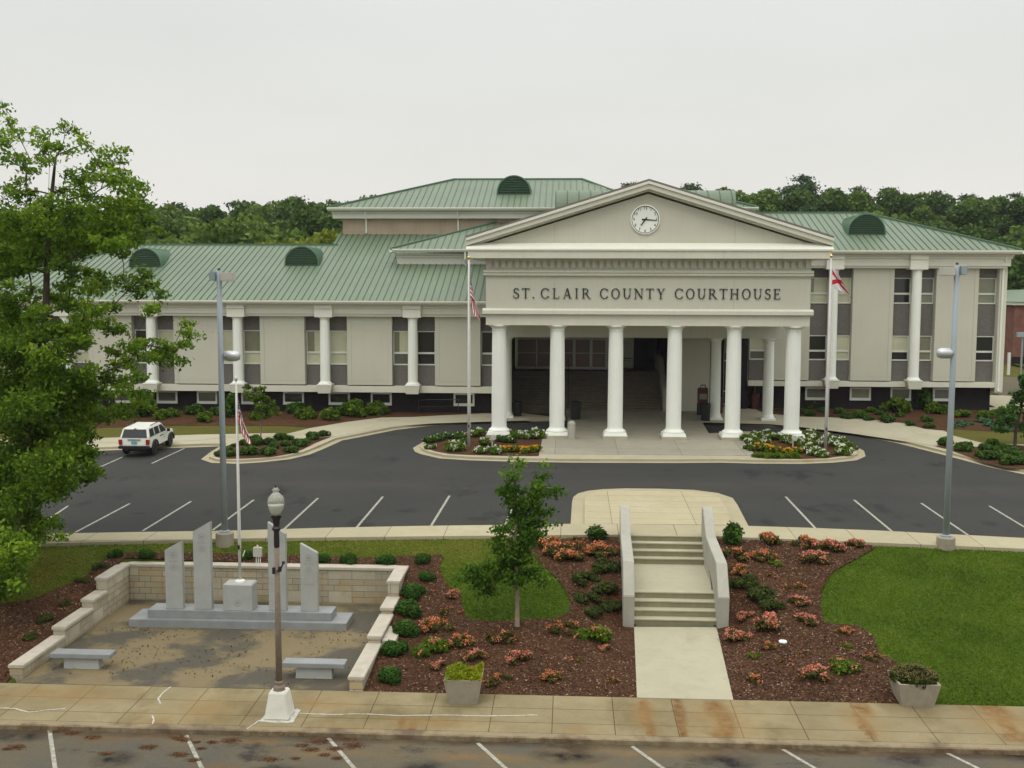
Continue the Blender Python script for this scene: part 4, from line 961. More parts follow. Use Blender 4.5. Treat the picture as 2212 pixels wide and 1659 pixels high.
for xj in (at_Y(1198, 500, EF).x, at_Y(1588, 500, EF).x): jt.box(xj-.012, xj+.012, EF-.004, EF+.01, 10.5, 12.44); jt.box(xj-.012, xj+.012, EF-.024, EF-.01, 14.5, 14.5+(AZ-14.6)*(1-abs(xj-PXC)/((CX1-CX0)/2))*.93)
part(jt, 'control_joints', M['stair_conc'], fix=False)
# ceiling and back beam of the portico
part(MB().box(EX0+1.3, EX1-1.3, EF+1.3, EF+DP, 9.9, 10.0), 'ceiling', M['stucco'])
part(MB().box(EX0, EX1, BY-.45, BY+.45, 8.26, 9.42), 'back_beam', M['stucco_light'])
# recessed entrance
RX0, RX1 = -4.4, 13.3
part(MB().box(RX0, RX1, BY+.5, 92, 8.3, 8.42), 'ceiling', M['stucco'])
part(MB().box(-4.5, RX1+.1, YL+.2, YL+.6, 8.42, 13.5), 'wall', M['stucco'])
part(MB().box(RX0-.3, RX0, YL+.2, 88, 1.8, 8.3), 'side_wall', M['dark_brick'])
st = MB(); sz0 = lotz(79.6)+.17; nst = 15; rh = (5.2-sz0)/nst
pr = [(79.6, sz0-.5), (79.6, sz0)]
for i in range(nst): pr += [(79.6+i*.33, sz0+rh*(i+1)), (79.6+(i+1)*.33, sz0+rh*(i+1))]
pr += [(92, 5.2), (92, sz0-.5)]
st.extr_x(pr, RX0, 6.9); part(st, 'staircase', M['stairdark'])
part(MB().extr_x([(79.4, sz0-.3), (79.4, sz0+1.0), (80.2, sz0+1.6), (84.0, 6.3), (84.8, 6.4), (90, 6.4), (90, sz0-.3)], 6.9, 7.25), 'cheek_wall', M['cheek'])
part(MB().box(7.25, 8.2, 80.4, 80.7, 1.8, 6.2), 'low_wall', M['stucco'])
part(MB().box(8.2, 10.35, 80.0, 92, 1.8, 8.3), 'wall', M['stucco'])
part(MB().box(10.35, 10.42, 79.98, 84, 1.8, 8.3), 'black_edge', M['black'])  # narrow black strip along the edge of the wall
part(MB().box(7.25, 8.2, 86, 92, 1.8, 8.3), 'side_wall', M['dark_brick'])
part(MB().box(5.2, 7.1, 87.6, 88.0, 5.2, 8.3), 'side_wall', M['dark_brick'])
part(MB().box(2.9, 5.2, 87.8, 88.0, 5.2, 7.8), 'side_wall', M['stucco_light'])
part(MB().box(RX0, 8.2, 92, 92.3, 5, 8.3), 'back_wall', M['interior'])
part(MB().box(-4.3, 2.9, 90.0, 90.2, 5.2, 8.3), 'back_wall', M['interior'])
# doors at the head of the stairs
dY = 86.0
fm = MB(); xs = [-4.2, -2.6, -1.0, .38, 1.72, 2.95]
fm.box(-4.2, 3.0, dY-.05, dY+.05, 7.72, 7.9)
for i, x in enumerate(xs): fm.box(x-(.07 if i < 3 else .11), x+(.07 if i < 3 else .11), dY-.06, dY+.06, 5.2, 7.72)
df = part(fm, 'door_frame', M['grey_frame'])
for a, b_ in zip(xs, xs[1:]):
    d_ = part(MB().box(a+.1, b_-.1, dY-.03, dY+.03, 5.22, 5.42).box(a+.1, b_-.1, dY-.03, dY+.03, 7.55, 7.7).box(a+.1, b_-.1, dY-.025, dY+.025, 6.48, 6.54), 'door', M['grey_frame'])
    part(MB().box(a+.1, b_-.1, dY-.01, dY+.01, 5.42, 7.55), 'pane', M['lobby_glass'], d_)
mb = MB(); mb.tube([(-.05, 79.9, sz0+.2), (-.05, 79.9, sz0+1.1), (-.05, 84.6, 6.2), (-.05, 85.0, 6.2), (-.05, 85.0, 5.2)], .025, 6); 
mb.tube([(3.0, 86.6, 6.15), (5.1, 86.6, 6.05)], .03, 6); mb.tube([(3.0, 86.6, 5.95), (5.1, 86.6, 5.85)], .02, 6)
for i in range(12): mb.tube([(3.05+i*.18, 86.6, 5.2), (3.05+i*.18, 86.6, 5.9)], .012, 5)
part(mb, 'railing', M['handrail'])
# side entrance in the recess
part(MB().box(10.42, 13.3, 88, 88.3, 1.8, 8.3), 'back_wall', M['dark_brick'])
part(MB().box(11.0, 11.7, 82.6, 88, 1.8, 8.3), 'pier', M['dark_brick'])
part(MB().box(12.75, 13.3, 81.4, 88, 1.8, 8.3), 'pier', M['dark_brick'])
part(MB().box(11.7, 12.75, 82.95, 83.2, 6.9, 8.3), 'wall', M['stucco'])
part(MB().box(11.7, 12.75, 82.95, 83.2, 1.8, 2.85), 'wall', M['dark_brick'])
w_ = MB()
for z in (2.85, 3.85, 6.2, 6.85): w_.box(11.7, 12.75, 82.93, 83.03, z-.04, z+.04)
w_.box(12.64, 12.75, 82.92, 83.04, 2.85, 6.9); w_.box(11.7, 11.78, 82.92, 83.04, 2.85, 6.9); w_.box(12.2, 12.25, 82.93, 83.03, 2.9, 6.8)
sw = part(w_, 'window', M['frame']); part(MB().box(11.78, 12.64, 82.97, 82.99, 2.9, 6.8), 'pane', M['pane_dark'], sw)

# ---- clock
cc = Vector((4.58, EF-.02, 15.93)); R = .86
mb = MB(); mb.lathe(0, 0, [(R*1.0, 0), (R*1.05, .02), (R*1.05, .1), (R*.97, .12), (R*.97, .05)], 64, caps=False)
def to_front(mb, c):  # local z -> -Y
    mb.v = [(c.x+x, c.y-z, c.z+y) for x, y, z in mb.v]; return mb
clk = part(to_front(mb, cc), 'clock', M['white'])
part(to_front(MB().lathe(0, 0, [(R*.97, .0), (R*.97, .03)], 64), cc), 'clock_face', M['white'], clk)
part(to_front(MB().lathe(0, 0, [(R*.97, .035), (R*.925, .036)], 64, caps=False), cc), 'minute_ring', M['letter'], clk)
def hand(ang, L0, L1, w0, w1, z):
    a = math.radians(ang); d = Vector((math.sin(a), math.cos(a))); n = Vector((d.y, -d.x)); mb = MB()
    pts = [(-d*L0-n*w0/2), (-d*L0+n*w0/2), (d*L1+n*w1/2), (d*L1-n*w1/2)]
    return to_front(mb.prism([(p.x, p.y) for p in pts], z, z+.015), cc)
part(hand(93.5, .20, .70, .085, .04, .06), 'minute_hand', M['black'], clk)
part(hand(217, .17, .44, .085, .055, .08), 'hour_hand', M['black'], clk)
def text_geo(body, size):
    cu = bpy.data.curves.new('t', 'FONT'); cu.body = body; cu.size = size; cu.align_x = 'CENTER'; cu.align_y = 'CENTER'
    cu.resolution_u = 3
    ob = bpy.data.objects.new('t', cu); COL.objects.link(ob); dg = bpy.context.evaluated_depsgraph_get()
    me = bpy.data.meshes.new_from_object(ob.evaluated_get(dg)); vs = [tuple(v.co) for v in me.vertices]; fs = [tuple(p.vertices) for p in me.polygons]
    bpy.data.objects.remove(ob); bpy.data.curves.remove(cu); bpy.data.meshes.remove(me); return vs, fs
nm = MB()
for h in range(1, 13):
    vs, fs = text_geo(str(h), .25); a = math.radians(30*h); ox, oy = math.sin(a)*R*.80, math.cos(a)*R*.80
    nm.add([(x+ox, y+oy, .045) for x, y, z in vs], fs)
part(to_front(nm, cc), 'numerals', M['letter'], clk, fix=False)

# ---- serif lettering
def glyph(ch):
    """unit cap height; returns list of convex pieces (x,y) and the advance"""
    P = []; T, S_, TH = .125, .05, .055
    def R_(x0, x1, y0, y1): P.append([(x0, y0), (x1, y0), (x1, y1), (x0, y1)])
    def st(x, w_=T, y0=0, y1=1, sb=True, stp=True):
        R_(x, x+w_, y0, y1)
        if sb: R_(x-.09, x+w_+.09, y0, y0+.035)
        if stp: R_(x-.09, x+w_+.09, y1-.035, y1)
    def dg(x0, y0, x1, y1, w_): P.append([(x0-w_/2, y0), (x0+w_/2, y0), (x1+w_/2, y1), (x1-w_/2, y1)])
    def arc(cx, cy, rx, ry, a0, a1, thick=T, thin=TH, n=16):
        for i in range(n):
            q0, q1 = math.radians(a0+(a1-a0)*i/n), math.radians(a0+(a1-a0)*(i+1)/n)
            f = lambda q: thin+(thick-thin)*abs(math.cos(q))
            o = lambda q: (cx+rx*math.cos(q), cy+ry*math.sin(q)); i_ = lambda q: (cx+(rx-f(q))*math.cos(q), cy+(ry-f(q)*.8)*math.sin(q))
            P.append([o(q0), o(q1), i_(q1), i_(q0)])
    if ch == 'I': st(.1); adv = .36
    elif ch == 'T': st(.33, sb=True, stp=False); R_(.02, .78, .95, 1); R_(.02, .06, .80, .95); R_(.74, .78, .80, .95); adv = .82
    elif ch == 'L': st(.1); R_(.2, .68, 0, .05); R_(.64, .68, .05, .24); adv = .72
    elif ch == 'E': st(.1); R_(.2, .68, 0, .05); R_(.64, .68, .05, .22); R_(.2, .64, .95, 1); R_(.60, .64, .80, .95); R_(.2, .52, .49, .54); R_(.49, .53, .42, .61); adv = .74
    elif ch == 'H': st(.1); st(.68); R_(.2, .7, .48, .54); adv = .95
    elif ch == 'N': st(.13, TH+.01, 0, 1, True, False); R_(.0, .2, .965, 1); dg(.15, 1, .80, 0, .15); R_(.77, .83, .0, 1); R_(.68, .92, .965, 1); adv = .96
    elif ch == 'A': dg(.12, 0, .42, 1, TH); dg(.74, 0, .44, 1, .15); R_(.22, .64, .30, .35); R_(.0, .25, 0, .035); R_(.58, .9, 0, .035); adv = .90
    elif ch == 'Y': st(.36, T, 0, .48, True, False); dg(.42, .44, .14, 1, .15); dg(.43, .44, .72, 1, TH); R_(.0, .3, .965, 1); R_(.60, .86, .965, 1); adv = .86
    elif ch == 'U': R_(.1, .225, .34, 1); R_(.0, .32, .965, 1); R_(.70, .755, .34, 1); R_(.60, .86, .965, 1); arc(.428, .34, .328, .355, 180, 360, T, TH); adv = .88
    elif ch == 'O': arc(.46, .5, .43, .52, 0, 360, n=32); adv = .94
    elif ch == 'C': arc(.48, .5, .45, .52, 42, 318, n=26); R_(.79, .83, .68, .96); R_(.79, .83, .06, .26); adv = .90
    elif ch == 'R': st(.1); arc(.34, .74, .32, .26, -90, 90, T, TH, 14); R_(.2, .36, .95, 1); R_(.2, .36, .48, .53); dg(.76, 0, .40, .5, .14); R_(.66, .92, 0, .035); adv = .88
    elif ch == 'S': arc(.33, .74, .27, .275, 40, 250, T, TH, 14); arc(.33, .27, .29, .29, -140, 90, T, TH, 16); dg(.40, .46, .25, .60, .13); R_(.52, .56, .74, .96); R_(.04, .08, .05, .30); adv = .66
    elif ch == '.': R_(.05, .19, 0, .13); adv = .24
    return P, adv
lt = MB(); zbase, cap = 11.10, .62
words = [('ST.', 1138.3, 1185), ('CLAIR', 1199.3, 1309), ('COUNTY', 1330.3, 1474.6), ('COURTHOUSE', 1496.3, 1731)]
for wd_, s0, s1 in words:
    x0, x1 = at_Y(s0*D, 640, EF).x, at_Y(s1*D, 640, EF).x
    gl = [glyph(ch) for ch in wd_]; tot = sum(a for _, a in gl); gap = .14; sc_l = (x1-x0)/(tot+gap*(len(gl)-1)-.05); x = x0
    kx = min(sc_l, cap*.98); extra = ((x1-x0)-kx*(tot-.05))/(len(gl)-1)
    for P_, adv in gl:
        lt = MB()
        for k, pc_ in enumerate(P_):
            off = .0006*(k % 9); n = len(pc_)
            pts = [(x+p[0]*kx, zbase+p[1]*cap) for p in pc_]
            lt.extr_y(pts, EF-.07-off, EF-.02)
        part(lt, 'letter', M['letter'])
        x += adv*kx+extra

print('PART objects')
# ================================================================== STAIRS AND CHEEK WALLS
LP = [Vector((2.37, 37.6)), Vector((2.53, 43.89))]; RP = [Vector((5.30, 37.72)), Vector((5.50, 44.07))]
def on_side(P_, y):
    a, b_ = P_; t = (y-a.y)/(b_.y-a.y); return a.x+(b_.x-a.x)*t
ST = empty('stairs', (3.9, 40.9, -.1), 'two flights of grey concrete steps with a landing between the low walls', 'stairs')
zt = lotz(44)+KW; zb_ = -.15; r8 = (zt-zb_)/8
ys_ = [44.02, 43.66, 43.30, 42.94, 38.95, 38.59, 38.23, 37.87]   # riser positions, top first
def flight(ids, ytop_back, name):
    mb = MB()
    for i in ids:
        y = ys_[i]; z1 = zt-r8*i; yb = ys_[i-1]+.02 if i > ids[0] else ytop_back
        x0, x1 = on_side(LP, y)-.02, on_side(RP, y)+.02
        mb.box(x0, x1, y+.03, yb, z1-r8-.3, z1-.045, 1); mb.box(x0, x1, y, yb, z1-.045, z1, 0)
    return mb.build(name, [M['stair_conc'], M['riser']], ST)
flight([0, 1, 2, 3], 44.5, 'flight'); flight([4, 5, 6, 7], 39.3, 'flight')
MB().add([(2.38, 38.98, zt-4*r8-.003), (5.36, 38.98, zt-4*r8-.003), (5.48, 43.0, zt-4*r8-.003), (2.5, 43.0, zt-4*r8-.003)], [(0, 1, 2, 3)]).build('landing', M['path'], ST)
def cheek(P_, out, label):
    prof = [(37.62, -.6), (37.50, 1.02), (38.45, 2.02), (42.35, 2.05), (43.75, 2.86), (44.35, 2.86), (44.35, -.6)]
    mb = MB(); n = len(prof); vs = []
    for dx in (0, out):
        for y, z in prof: vs.append((on_side(P_, y)+dx, y, z))
    mb.add(vs, [tuple(range(n)), tuple(range(2*n-1, n-1, -1))]+[(i, (i+1) % n, n+(i+1) % n, n+i) for i in range(n)])
    o = mb.build('cheek_wall', M['cheek'], bevel=.02); return tag(o, label, 'stair wall')
cheek(LP, -.40, 'low grey concrete wall along the left side of the steps')
cheek(RP, .40, 'low grey concrete wall along the right side of the steps')

# ================================================================== MEMORIAL
SW = empty('stone_wall', (-11.7, 40.1, -.2), 'cream ashlar retaining wall with flat coping around three sides of the memorial court', 'stone wall')
def wall_run(x0, x1, y0, y1, ztop, horizontal=False):
    MB().box(x0, x1, y0, y1, -.6, ztop-.11).build('wall_section', M['stone'], SW)
    MB().box(x0-(.0 if horizontal else .05), x1+(.0 if horizontal else .05), y0-(.05 if horizontal else .02), y1+(.05 if horizontal else .0), ztop-.11+.002, ztop).build('coping', M['coping'], SW, bevel=.015)
wall_run(-16.85, -6.55, 39.95, 40.36, 1.22, True)
for (a, b_, z) in ((37.94, 40.36, 1.22), (36.75, 37.92, .76), (34.57, 36.73, .47), (31.70, 34.55, .18)): wall_run(-17.27, -16.87, a, b_, z)
for (a, b_, z) in ((38.17, 40.36, 1.22), (36.76, 38.15, .66), (34.32, 36.74, .45), (31.24, 34.30, .22)): wall_run(-6.53, -6.13, a, b_, z)
MB().box(-6.1, -5.65, 34.4, 35.9, -.4, .28).build('footing_slab', M['coping'], SW)

WM = empty('war_memorial', (-11.6, 37.4, -.2), 'grey granite war memorial with four slanted tablets and a central block on two long slabs', 'memorial')
MB().box(-15.6, -7.77, 36.75, 38.05, -.3, .06).build('base_slab', M['granite_dark'], WM, bevel=.012)
MB().box(-15.0, -8.35, 37.0, 37.85, .06, .34).build('base_slab', M['granite_dark'], WM, bevel=.012)
TY = 37.2
def Xa(px_, y, Y=TY): return at_Y(px_, y, Y).x
def Za(px_, y, Y=TY): return at_Y(px_, y, Y).z
def tablet(pl, pr, yb, tl, tr, th=.2):
    x0, x1 = Xa(pl, yb), Xa(pr, yb); z0 = .34; zl, zr = Za(pl, tl), Za(pr, tr)
    o = MB().extr_y([(x0, z0), (x1, z0), (x1, zr), (x0, zl)], TY, TY+th).build('tablet', M['granite'], WM, bevel=.012)
    return o, x0, x1, zl, zr
def engrave(body, size, x, z, Y, parent, name='inscription'):
    vs, fs = text_geo(body, size); mb = MB(); mb.add([(x+a, Y-.004, z+b_) for a, b_, c in vs], fs); mb.build(name, M['engrave'], parent, fix=False)
def seal(x, z, r, Y, parent):
    mb = MB()
    for rr_ in (r, r*.72):
        n = 28
        for i in range(n):
            q0, q1 = 2*PI*i/n, 2*PI*(i+1)/n
            mb.add([(x+rr_*math.cos(q0), Y-.004, z+rr_*math.sin(q0)), (x+rr_*math.cos(q1), Y-.004, z+rr_*math.sin(q1)), (x+rr_*.93*math.cos(q1), Y-.004, z+rr_*.93*math.sin(q1)), (x+rr_*.93*math.cos(q0), Y-.004, z+rr_*.93*math.sin(q0))], [(0, 1, 2, 3)])
    pts = []
    for i in range(10):
        q = PI/2+i*PI/5; rr_ = r*.5 if i % 2 == 0 else r*.22; pts.append((x+rr_*math.cos(q), Y-.004, z+rr_*math.sin(q)))
    for i in range(10): mb.add([(x, Y-.004, z), pts[i], pts[(i+1) % 10]], [(0, 1, 2)])
    mb.build('seal', M['engrave'], parent, fix=False)
t1 = tablet(358.5, 396, 1314, 1189, 1169); t2 = tablet(420, 458, 1317, 1149, 1127); t3 = tablet(581, 619, 1324, 1128, 1154); t4 = tablet(650, 687, 1326, 1174, 1195)
for (o, x0, x1, zl, zr), hd in ((t1, 'W W I'), (t2, 'W W I'), (t3, ''), (t4, 'W W II')):
    xm = (x0+x1)/2; zt_ = min(zl, zr)
    seal(xm, zt_-.18, .13, TY, o); seal(xm, zt_-.62, .12, TY, o)
    if hd: engrave(hd, .11, xm, zt_-.40, TY, o)
engrave('VIETNAM', .085, (t4[1]+t4[2])/2, Za(668, 1263), TY, t4[0])
px0, px1 = Xa(481.7, 1300, 37.1), Xa(544, 1300, 37.1); pzt = Za(512, 1262, 37.1)
pb = MB().box(px0, px1+.02, 37.1, 37.75, .34, pzt-.05).build('pedestal', M['granite'], WM, bevel=.012)
MB().hexa([(px0, 37.1, pzt-.048), (px1+.02, 37.1, pzt-.048), (px1+.02, 37.75, pzt-.048), (px0, 37.75, pzt-.048), (px0+.05, 37.15, pzt), (px1-.03, 37.15, pzt), (px1-.03, 37.7, pzt), (px0+.05, 37.7, pzt)]).build('pedestal_cap', M['granite'], pb)
seal((px0+px1)/2, .62, .13, 37.1, pb)
engrave('THE   UNKNOWN   SOLDIER', .165, -11.72, .2, 37.0, WM)
def bench(loc, label, rz=0):
    b_ = empty('bench', loc, label, 'bench', 'granite benches in the memorial court')
    x, y, z = loc
    MB().box(x-.98, x+.98, y-.26, y+.26, z+.36, z+.50).build('seat', M['granite_dark'], b_, bevel=.012)
    MB().hexa([(x-.58, y-.17, z-.02), (x+.58, y-.17, z-.02), (x+.58, y+.17, z-.02), (x-.58, y+.17, z-.02), (x-.55, y-.14, z+.36), (x+.55, y-.14, z+.36), (x+.55, y+.14, z+.36), (x-.55, y+.14, z+.36)]).build('pedestal', M['granite'], b_, bevel=.01)
    return b_
p = at_z(178, 1443, -.22); bench((p.x, p.y+.1, -.22), 'polished grey stone bench in the court beside the left stone wall')
p = at_z(679, 1464, -.22); bench((p.x, p.y+.1, -.22), 'polished grey stone bench in the court behind the street lamp')

# ================================================================== POLES
def light_pole(base, H, label, arm_r, low_side):
    x, y, z = base; o = empty('light_pole', base, label, 'lamp post', 'tall car park light poles')
    MB().lathe(x, y, [(.36, z-.3), (.36, z+.62), (.33, z+.66)], 28).build('concrete_base', M['planter'], o)
    MB().lathe(x, y, [(.2, z+.66), (.2, z+.72), (.14, z+.75)], 20).build('base_flange', M['polegrey'], o)
    MB().lathe(x, y, [(.13, z+.75), (.115, z+H*.5), (.10, z+H)], 16).build('pole', M['polegrey'], o, smooth=True)
    MB().lathe(x, y, [(.06, z+H), (.05, z+H+.08)], 10).build('cap', M['black'], o)
    s = arm_r
    hx = [x+s*.12, x+s*.62]
    MB().box(min(hx), max(hx), y-.25, y+.2, z+H-.42, z+H-.08).build('floodlight', M['blade_grey'], o, bevel=.02)
    MB().box(min(x-s*.34, x-s*.11), max(x-s*.34, x-s*.11), y-.2, y+.2, z+H-.40, z+H-.05).build('floodlight', M['polegrey'], o, bevel=.02)
    return o
p = at_z(486, 1184, 1.33); pL = light_pole((p.x, p.y, 1.33), 11.15, 'tall blue-grey light pole on a concrete drum, left one by the memorial', 1, 1)
p2 = at_z(2042, 1194, 1.33); pR = light_pole((p2.x, p2.y, 1.33), 11.45, 'tall blue-grey light pole on a concrete drum in the right lawn', -1, -1)
def oval(cx, cy, cz, parent, s):
    h = MB().lathe(0, 0, [(.02, -.26), (.17, -.25), (.22, -.12), (.22, .14), (.16, .26), (.03, .29)], 18)
    h.v = [(cx+a_[2]*s, cy+a_[0]*.9, cz+a_[1]*.95) for a_ in h.v]
    h.build('oval_luminaire', M['alu'], parent, smooth=True)
a = at_Y(500, 769, p.y); oval(a.x+.02, p.y, a.z, pL, 1.15)
a = at_Y(2043, 763, p2.y); oval(a.x-.02, p2.y, a.z, pR, -1.15)

def flagpole(base, ztop, label, r=.09, m='flagwhite', ball='gold', disc=None):
    x, y, z = base; o = empty('flagpole', base, label, 'flagpole')
    MB().lathe(x, y, [(r, z-.1), (r, z+(ztop-z)*.3), (r*.6, ztop)], 14).build('pole', M[m], o, smooth=True)
    if disc: MB().lathe(x, y, [(disc, z), (disc*.95, z+.05), (r*1.3, z+.09)], 24).build('base_collar', M['frame'], o)
    MB().lathe(x, y, [(.01, ztop+.02), (r*.55, ztop+.03), (r*1.05, ztop+.10), (r*1.05, ztop+.15), (r*.55, ztop+.22), (.01, ztop+.23)], 14).build('finial', M[ball], o, smooth=True)
    MB().tube([(x+r+.02, y-.05, z+1.2), (x+r*.6+.03, y-.05, ztop-.1)], .008, 4).build('halyard', M['frame'], o)
    MB().box(x-.03, x+.03, y-r-.06, y-r+.01, z+1.2, z+1.35).build('cleat', M['black'], o)
    return o
pA = on_lot(1013, 966, .16); zA = at_Y(1014, 561, pA.y).z
flagpole(tuple(pA), zA, 'white flagpole with gold ball in the flower bed left of the portico')
pB = on_lot(1783, 972, .16); zB = at_Y(1797, 558, pB.y).z
flagpole(tuple(pB), zB, 'white flagpole with gold ball in the flower bed right of the portico')
pC = at_z(518, 1250, pzt); zC = at_Y(508, 826, 37.43).z
flagpole((Xa(518.5, 1250, 37.43), 37.43, pzt), zC, 'slim white flagpole on the central block of the memorial', r=.052, ball='alu', disc=.19)

def flag_us():
    m, t, b = newmat('striped_flag'); uv = t.nodes.new('ShaderNodeUVMap'); s = t.nodes.new('ShaderNodeSeparateXYZ'); t.links.new(uv.outputs[0], s.inputs[0])
    def math_(op, a, b_=None, c_=None):
        n = t.nodes.new('ShaderNodeMath'); n.operation = op
        for i, v in enumerate((a, b_, c_)):
            if v is None: continue
            if isinstance(v, (int, float)): n.inputs[i].default_value = v
            else: t.links.new(v, n.inputs[i])
        return n.outputs[0]
    U, V_ = s.outputs[0], s.outputs[1]
    st = math_('MODULO', math_('FLOOR', math_('MULTIPLY', V_, 13)), 2)
    col = mixc(t, st, (.36, .008, .018), (.74, .72, .70))
    can = math_('MULTIPLY', math_('LESS_THAN', U, .42), math_('GREATER_THAN', V_, .4615))
    fu = math_('SUBTRACT', math_('FRACT', math_('MULTIPLY', U, 13)), .5); fv = math_('SUBTRACT', math_('FRACT', math_('MULTIPLY', V_, 10)), .5)
    dd = math_('ADD', math_('MULTIPLY', fu, fu), math_('MULTIPLY', fv, fv)); star = math_('LESS_THAN', dd, .075)
    blue = mixc(t, star, (.012, .016, .055), (.6, .6, .62))
    c = mixc(t, can, col, blue); t.links.new(c, b.inputs['Base Color']); b.inputs['Roughness'].default_value = .8; return m
def flag_cross():
    m, t, b = newmat('saltire_flag'); uv = t.nodes.new('ShaderNodeUVMap'); s = t.nodes.new('ShaderNodeSeparateXYZ'); t.links.new(uv.outputs[0], s.inputs[0])
    def math_(op, a, b_):
        n = t.nodes.new('ShaderNodeMath'); n.operation = op
        for i, v in enumerate((a, b_)):
            if isinstance(v, (int, float)): n.inputs[i].default_value = v
            else: t.links.new(v, n.inputs[i])
        return n.outputs[0]
    U, V_ = s.outputs[0], s.outputs[1]
    a = math_('LESS_THAN', math_('ABSOLUTE', math_('SUBTRACT', U, V_), 0), .10); c_ = math_('LESS_THAN', math_('ABSOLUTE', math_('SUBTRACT', math_('ADD', U, V_), 1), 0), .10)
    k = math_('MAXIMUM', a, c_); t.links.new(mixc(t, k, (.64, .62, .60), (.45, .008, .03)), b.inputs['Base Color']); b.inputs['Roughness'].default_value = .8; return m
def flag(name, top, hoist, L_, w_, m, label, seed=0, lean=.0, u0=0, kf=.12):
    """a limp flag: the fly has fallen down beside the pole in folds"""
    rr_ = random.Random(seed); nu, nv = 34, 22; vs = []; uvs = []
    for j in range(nv+1):
        for i in range(nu+1):
            u, v = i/nu, j/nv
            fold = math.sin(u*15+v*7+seed)*.5+math.sin(u*7-v*11)*.5
            dx = .02 + w_*(math.sin(min(u, 1)*PI*.42)**.8)*(kf+(1-kf)*(1-v)) + .04*fold*u + lean*u*u
            dz = -(1-v)*hoist*(1-.35*u) - L_*(u**1.15)*(.80+.2*v)
            vs.append((top[0]+dx, top[1]-.06+.10*math.sin(u*11+v*5+seed)*min(1, u*3), top[2]+dz)); uvs.append((u0+(1-u0)*u, v))
    fs = [(j*(nu+1)+i, j*(nu+1)+i+1, (j+1)*(nu+1)+i+1, (j+1)*(nu+1)+i) for j in range(nv) for i in range(nu)]
    me = bpy.data.meshes.new(name); me.from_pydata([(a-top[0], b_-top[1], c_-top[2]) for a, b_, c_ in vs], [], fs)
    ul = me.uv_layers.new(name='UVMap')
    for l in me.loops: ul.data[l.index].uv = uvs[l.vertex_index]
    me.materials.append(m); me.polygons.foreach_set('use_smooth', [True]*len(fs))
    o = meshobj(name, me); o.location = top; return tag(o, label, 'flag')
usm = flag_us()
flag('flag', (pA.x+.07, pA.y, at_Y(1016, 582, pA.y).z), 1.65, 2.5, .64, usm, 'limp stars and stripes flag on the flagpole left of the portico', 3)
flag('flag', (Xa(511, 850, 37.43)+.05, 37.43, at_Y(510, 850, 37.43).z), 1.0, 1.45, .44, usm, 'limp stars and stripes flag above the memorial tablets', 5)
flag('flag', (pB.x+.06, pB.y, at_Y(1800, 574, pB.y).z), 1.35, 1.3, 1.0, flag_cross(), 'white flag with a crimson diagonal cross hanging right of the portico', 2, lean=.25, u0=.28, kf=.5)

# street lamp
lp = at_z(597, 1556, -.26); lx, ly = lp.x, lp.y+.35
SL = empty('street_lamp', (lx, ly, -.255), 'old street lamp with an acorn glass globe on a whitewashed tapered footing', 'street lamp')
b0, b1 = -.26, Za(600, 1490, ly)
MB().hexa([(lx-.36, ly-.36, b0), (lx+.36, ly-.36, b0), (lx+.36, ly+.36, b0), (lx-.36, ly+.36, b0), (lx-.24, ly-.24, b1), (lx+.24, ly-.24, b1), (lx+.24, ly+.24, b1), (lx-.24, ly+.24, b1)]).build('footing', M['plinth_white'], SL, bevel=.03)
zc_ = Za(585, 1180, ly); zt_l = Za(585, 1113, ly); zg0 = zt_l; zg1 = Za(585, 1047, ly)
lean_x = 0
MB().lathe(lx, ly, [(.165, b1), (.165, b1+.10), (.11, b1+.16), (.12, b1+.24), (.085, b1+.28)], 20).build('pole_foot', M['aggregate'], SL)
MB().lathe(lx, ly, [(.092, b1+.28), (.084, b1+2), (.066, zc_)], 20).build('pole', M['aggregate'], SL, smooth=True)
MB().lathe(lx, ly, [(.075, zc_-.02), (.08, zc_+.1), (.075, zc_+.42), (.12, zc_+.48), (.12, zc_+.52), (.085, zc_+.58), (.10, zg0-.12), (.15, zg0-.05), (.155, zg0)], 24).build('collar', M['lampblack'], SL)
H_ = zg1-zg0
g_ = MB().lathe(lx, ly, [(.10, zg0), (.15, zg0+.08*H_), (.205, zg0+.24*H_), (.235, zg0+.42*H_), (.225, zg0+.54*H_), (.19, zg0+.62*H_), (.17, zg0+.64*H_), (.14, zg0+.68*H_), (.09, zg0+.74*H_), (.07, zg0+.78*H_), (.10, zg0+.81*H_), (.10, zg0+.85*H_), (.06, zg0+.88*H_), (.055, zg0+.91*H_)], 32).build('globe', M['lampglass'], SL, smooth=True)
MB().lathe(lx, ly, [(.09, zg0+.005), (.14, zg0+.08*H_), (.195, zg0+.24*H_), (.215, zg0+.34*H_), (.20, zg0+.35*H_), (.02, zg0+.345*H_)], 28).build('reflector', M['white'], g_, smooth=False)
MB().lathe(lx, ly, [(.04, zg0+.91*H_), (.03, zg0+.94*H_), (.012, zg0+1.0*H_)], 10).build('finial', M['lampblack'], SL)
zbk = Za(600, 1228, ly)
MB().tube([(lx+.02, ly-.1, zbk-.05), (lx+.12, ly-.12, zbk-.02), (lx+.22, ly-.14, zbk+.20)], .022, 8).tube([(lx+.20, ly-.14, zbk+.19), (lx+.24, ly-.14, zbk+.23)], .045, 8).box(lx-.11, lx-.04, ly-.12, ly+.05, zbk-.13, zbk+.05).box(lx+.07, lx+.14, ly-.14, ly-.04, zbk-.06, zbk+.08).build('bracket', M['lampblack'], SL)

# lime spill round the footing is part of the paint marks
MB().add([(lx-.46, ly-.46, -.262), (lx+.5, ly-.46, -.262), (lx+.5, ly+.44, -.248), (lx-.4, ly+.44, -.248)], [(0, 1, 2, 3)]).build('painted_marks', M['paint_white'])['kind'] = 'structure'

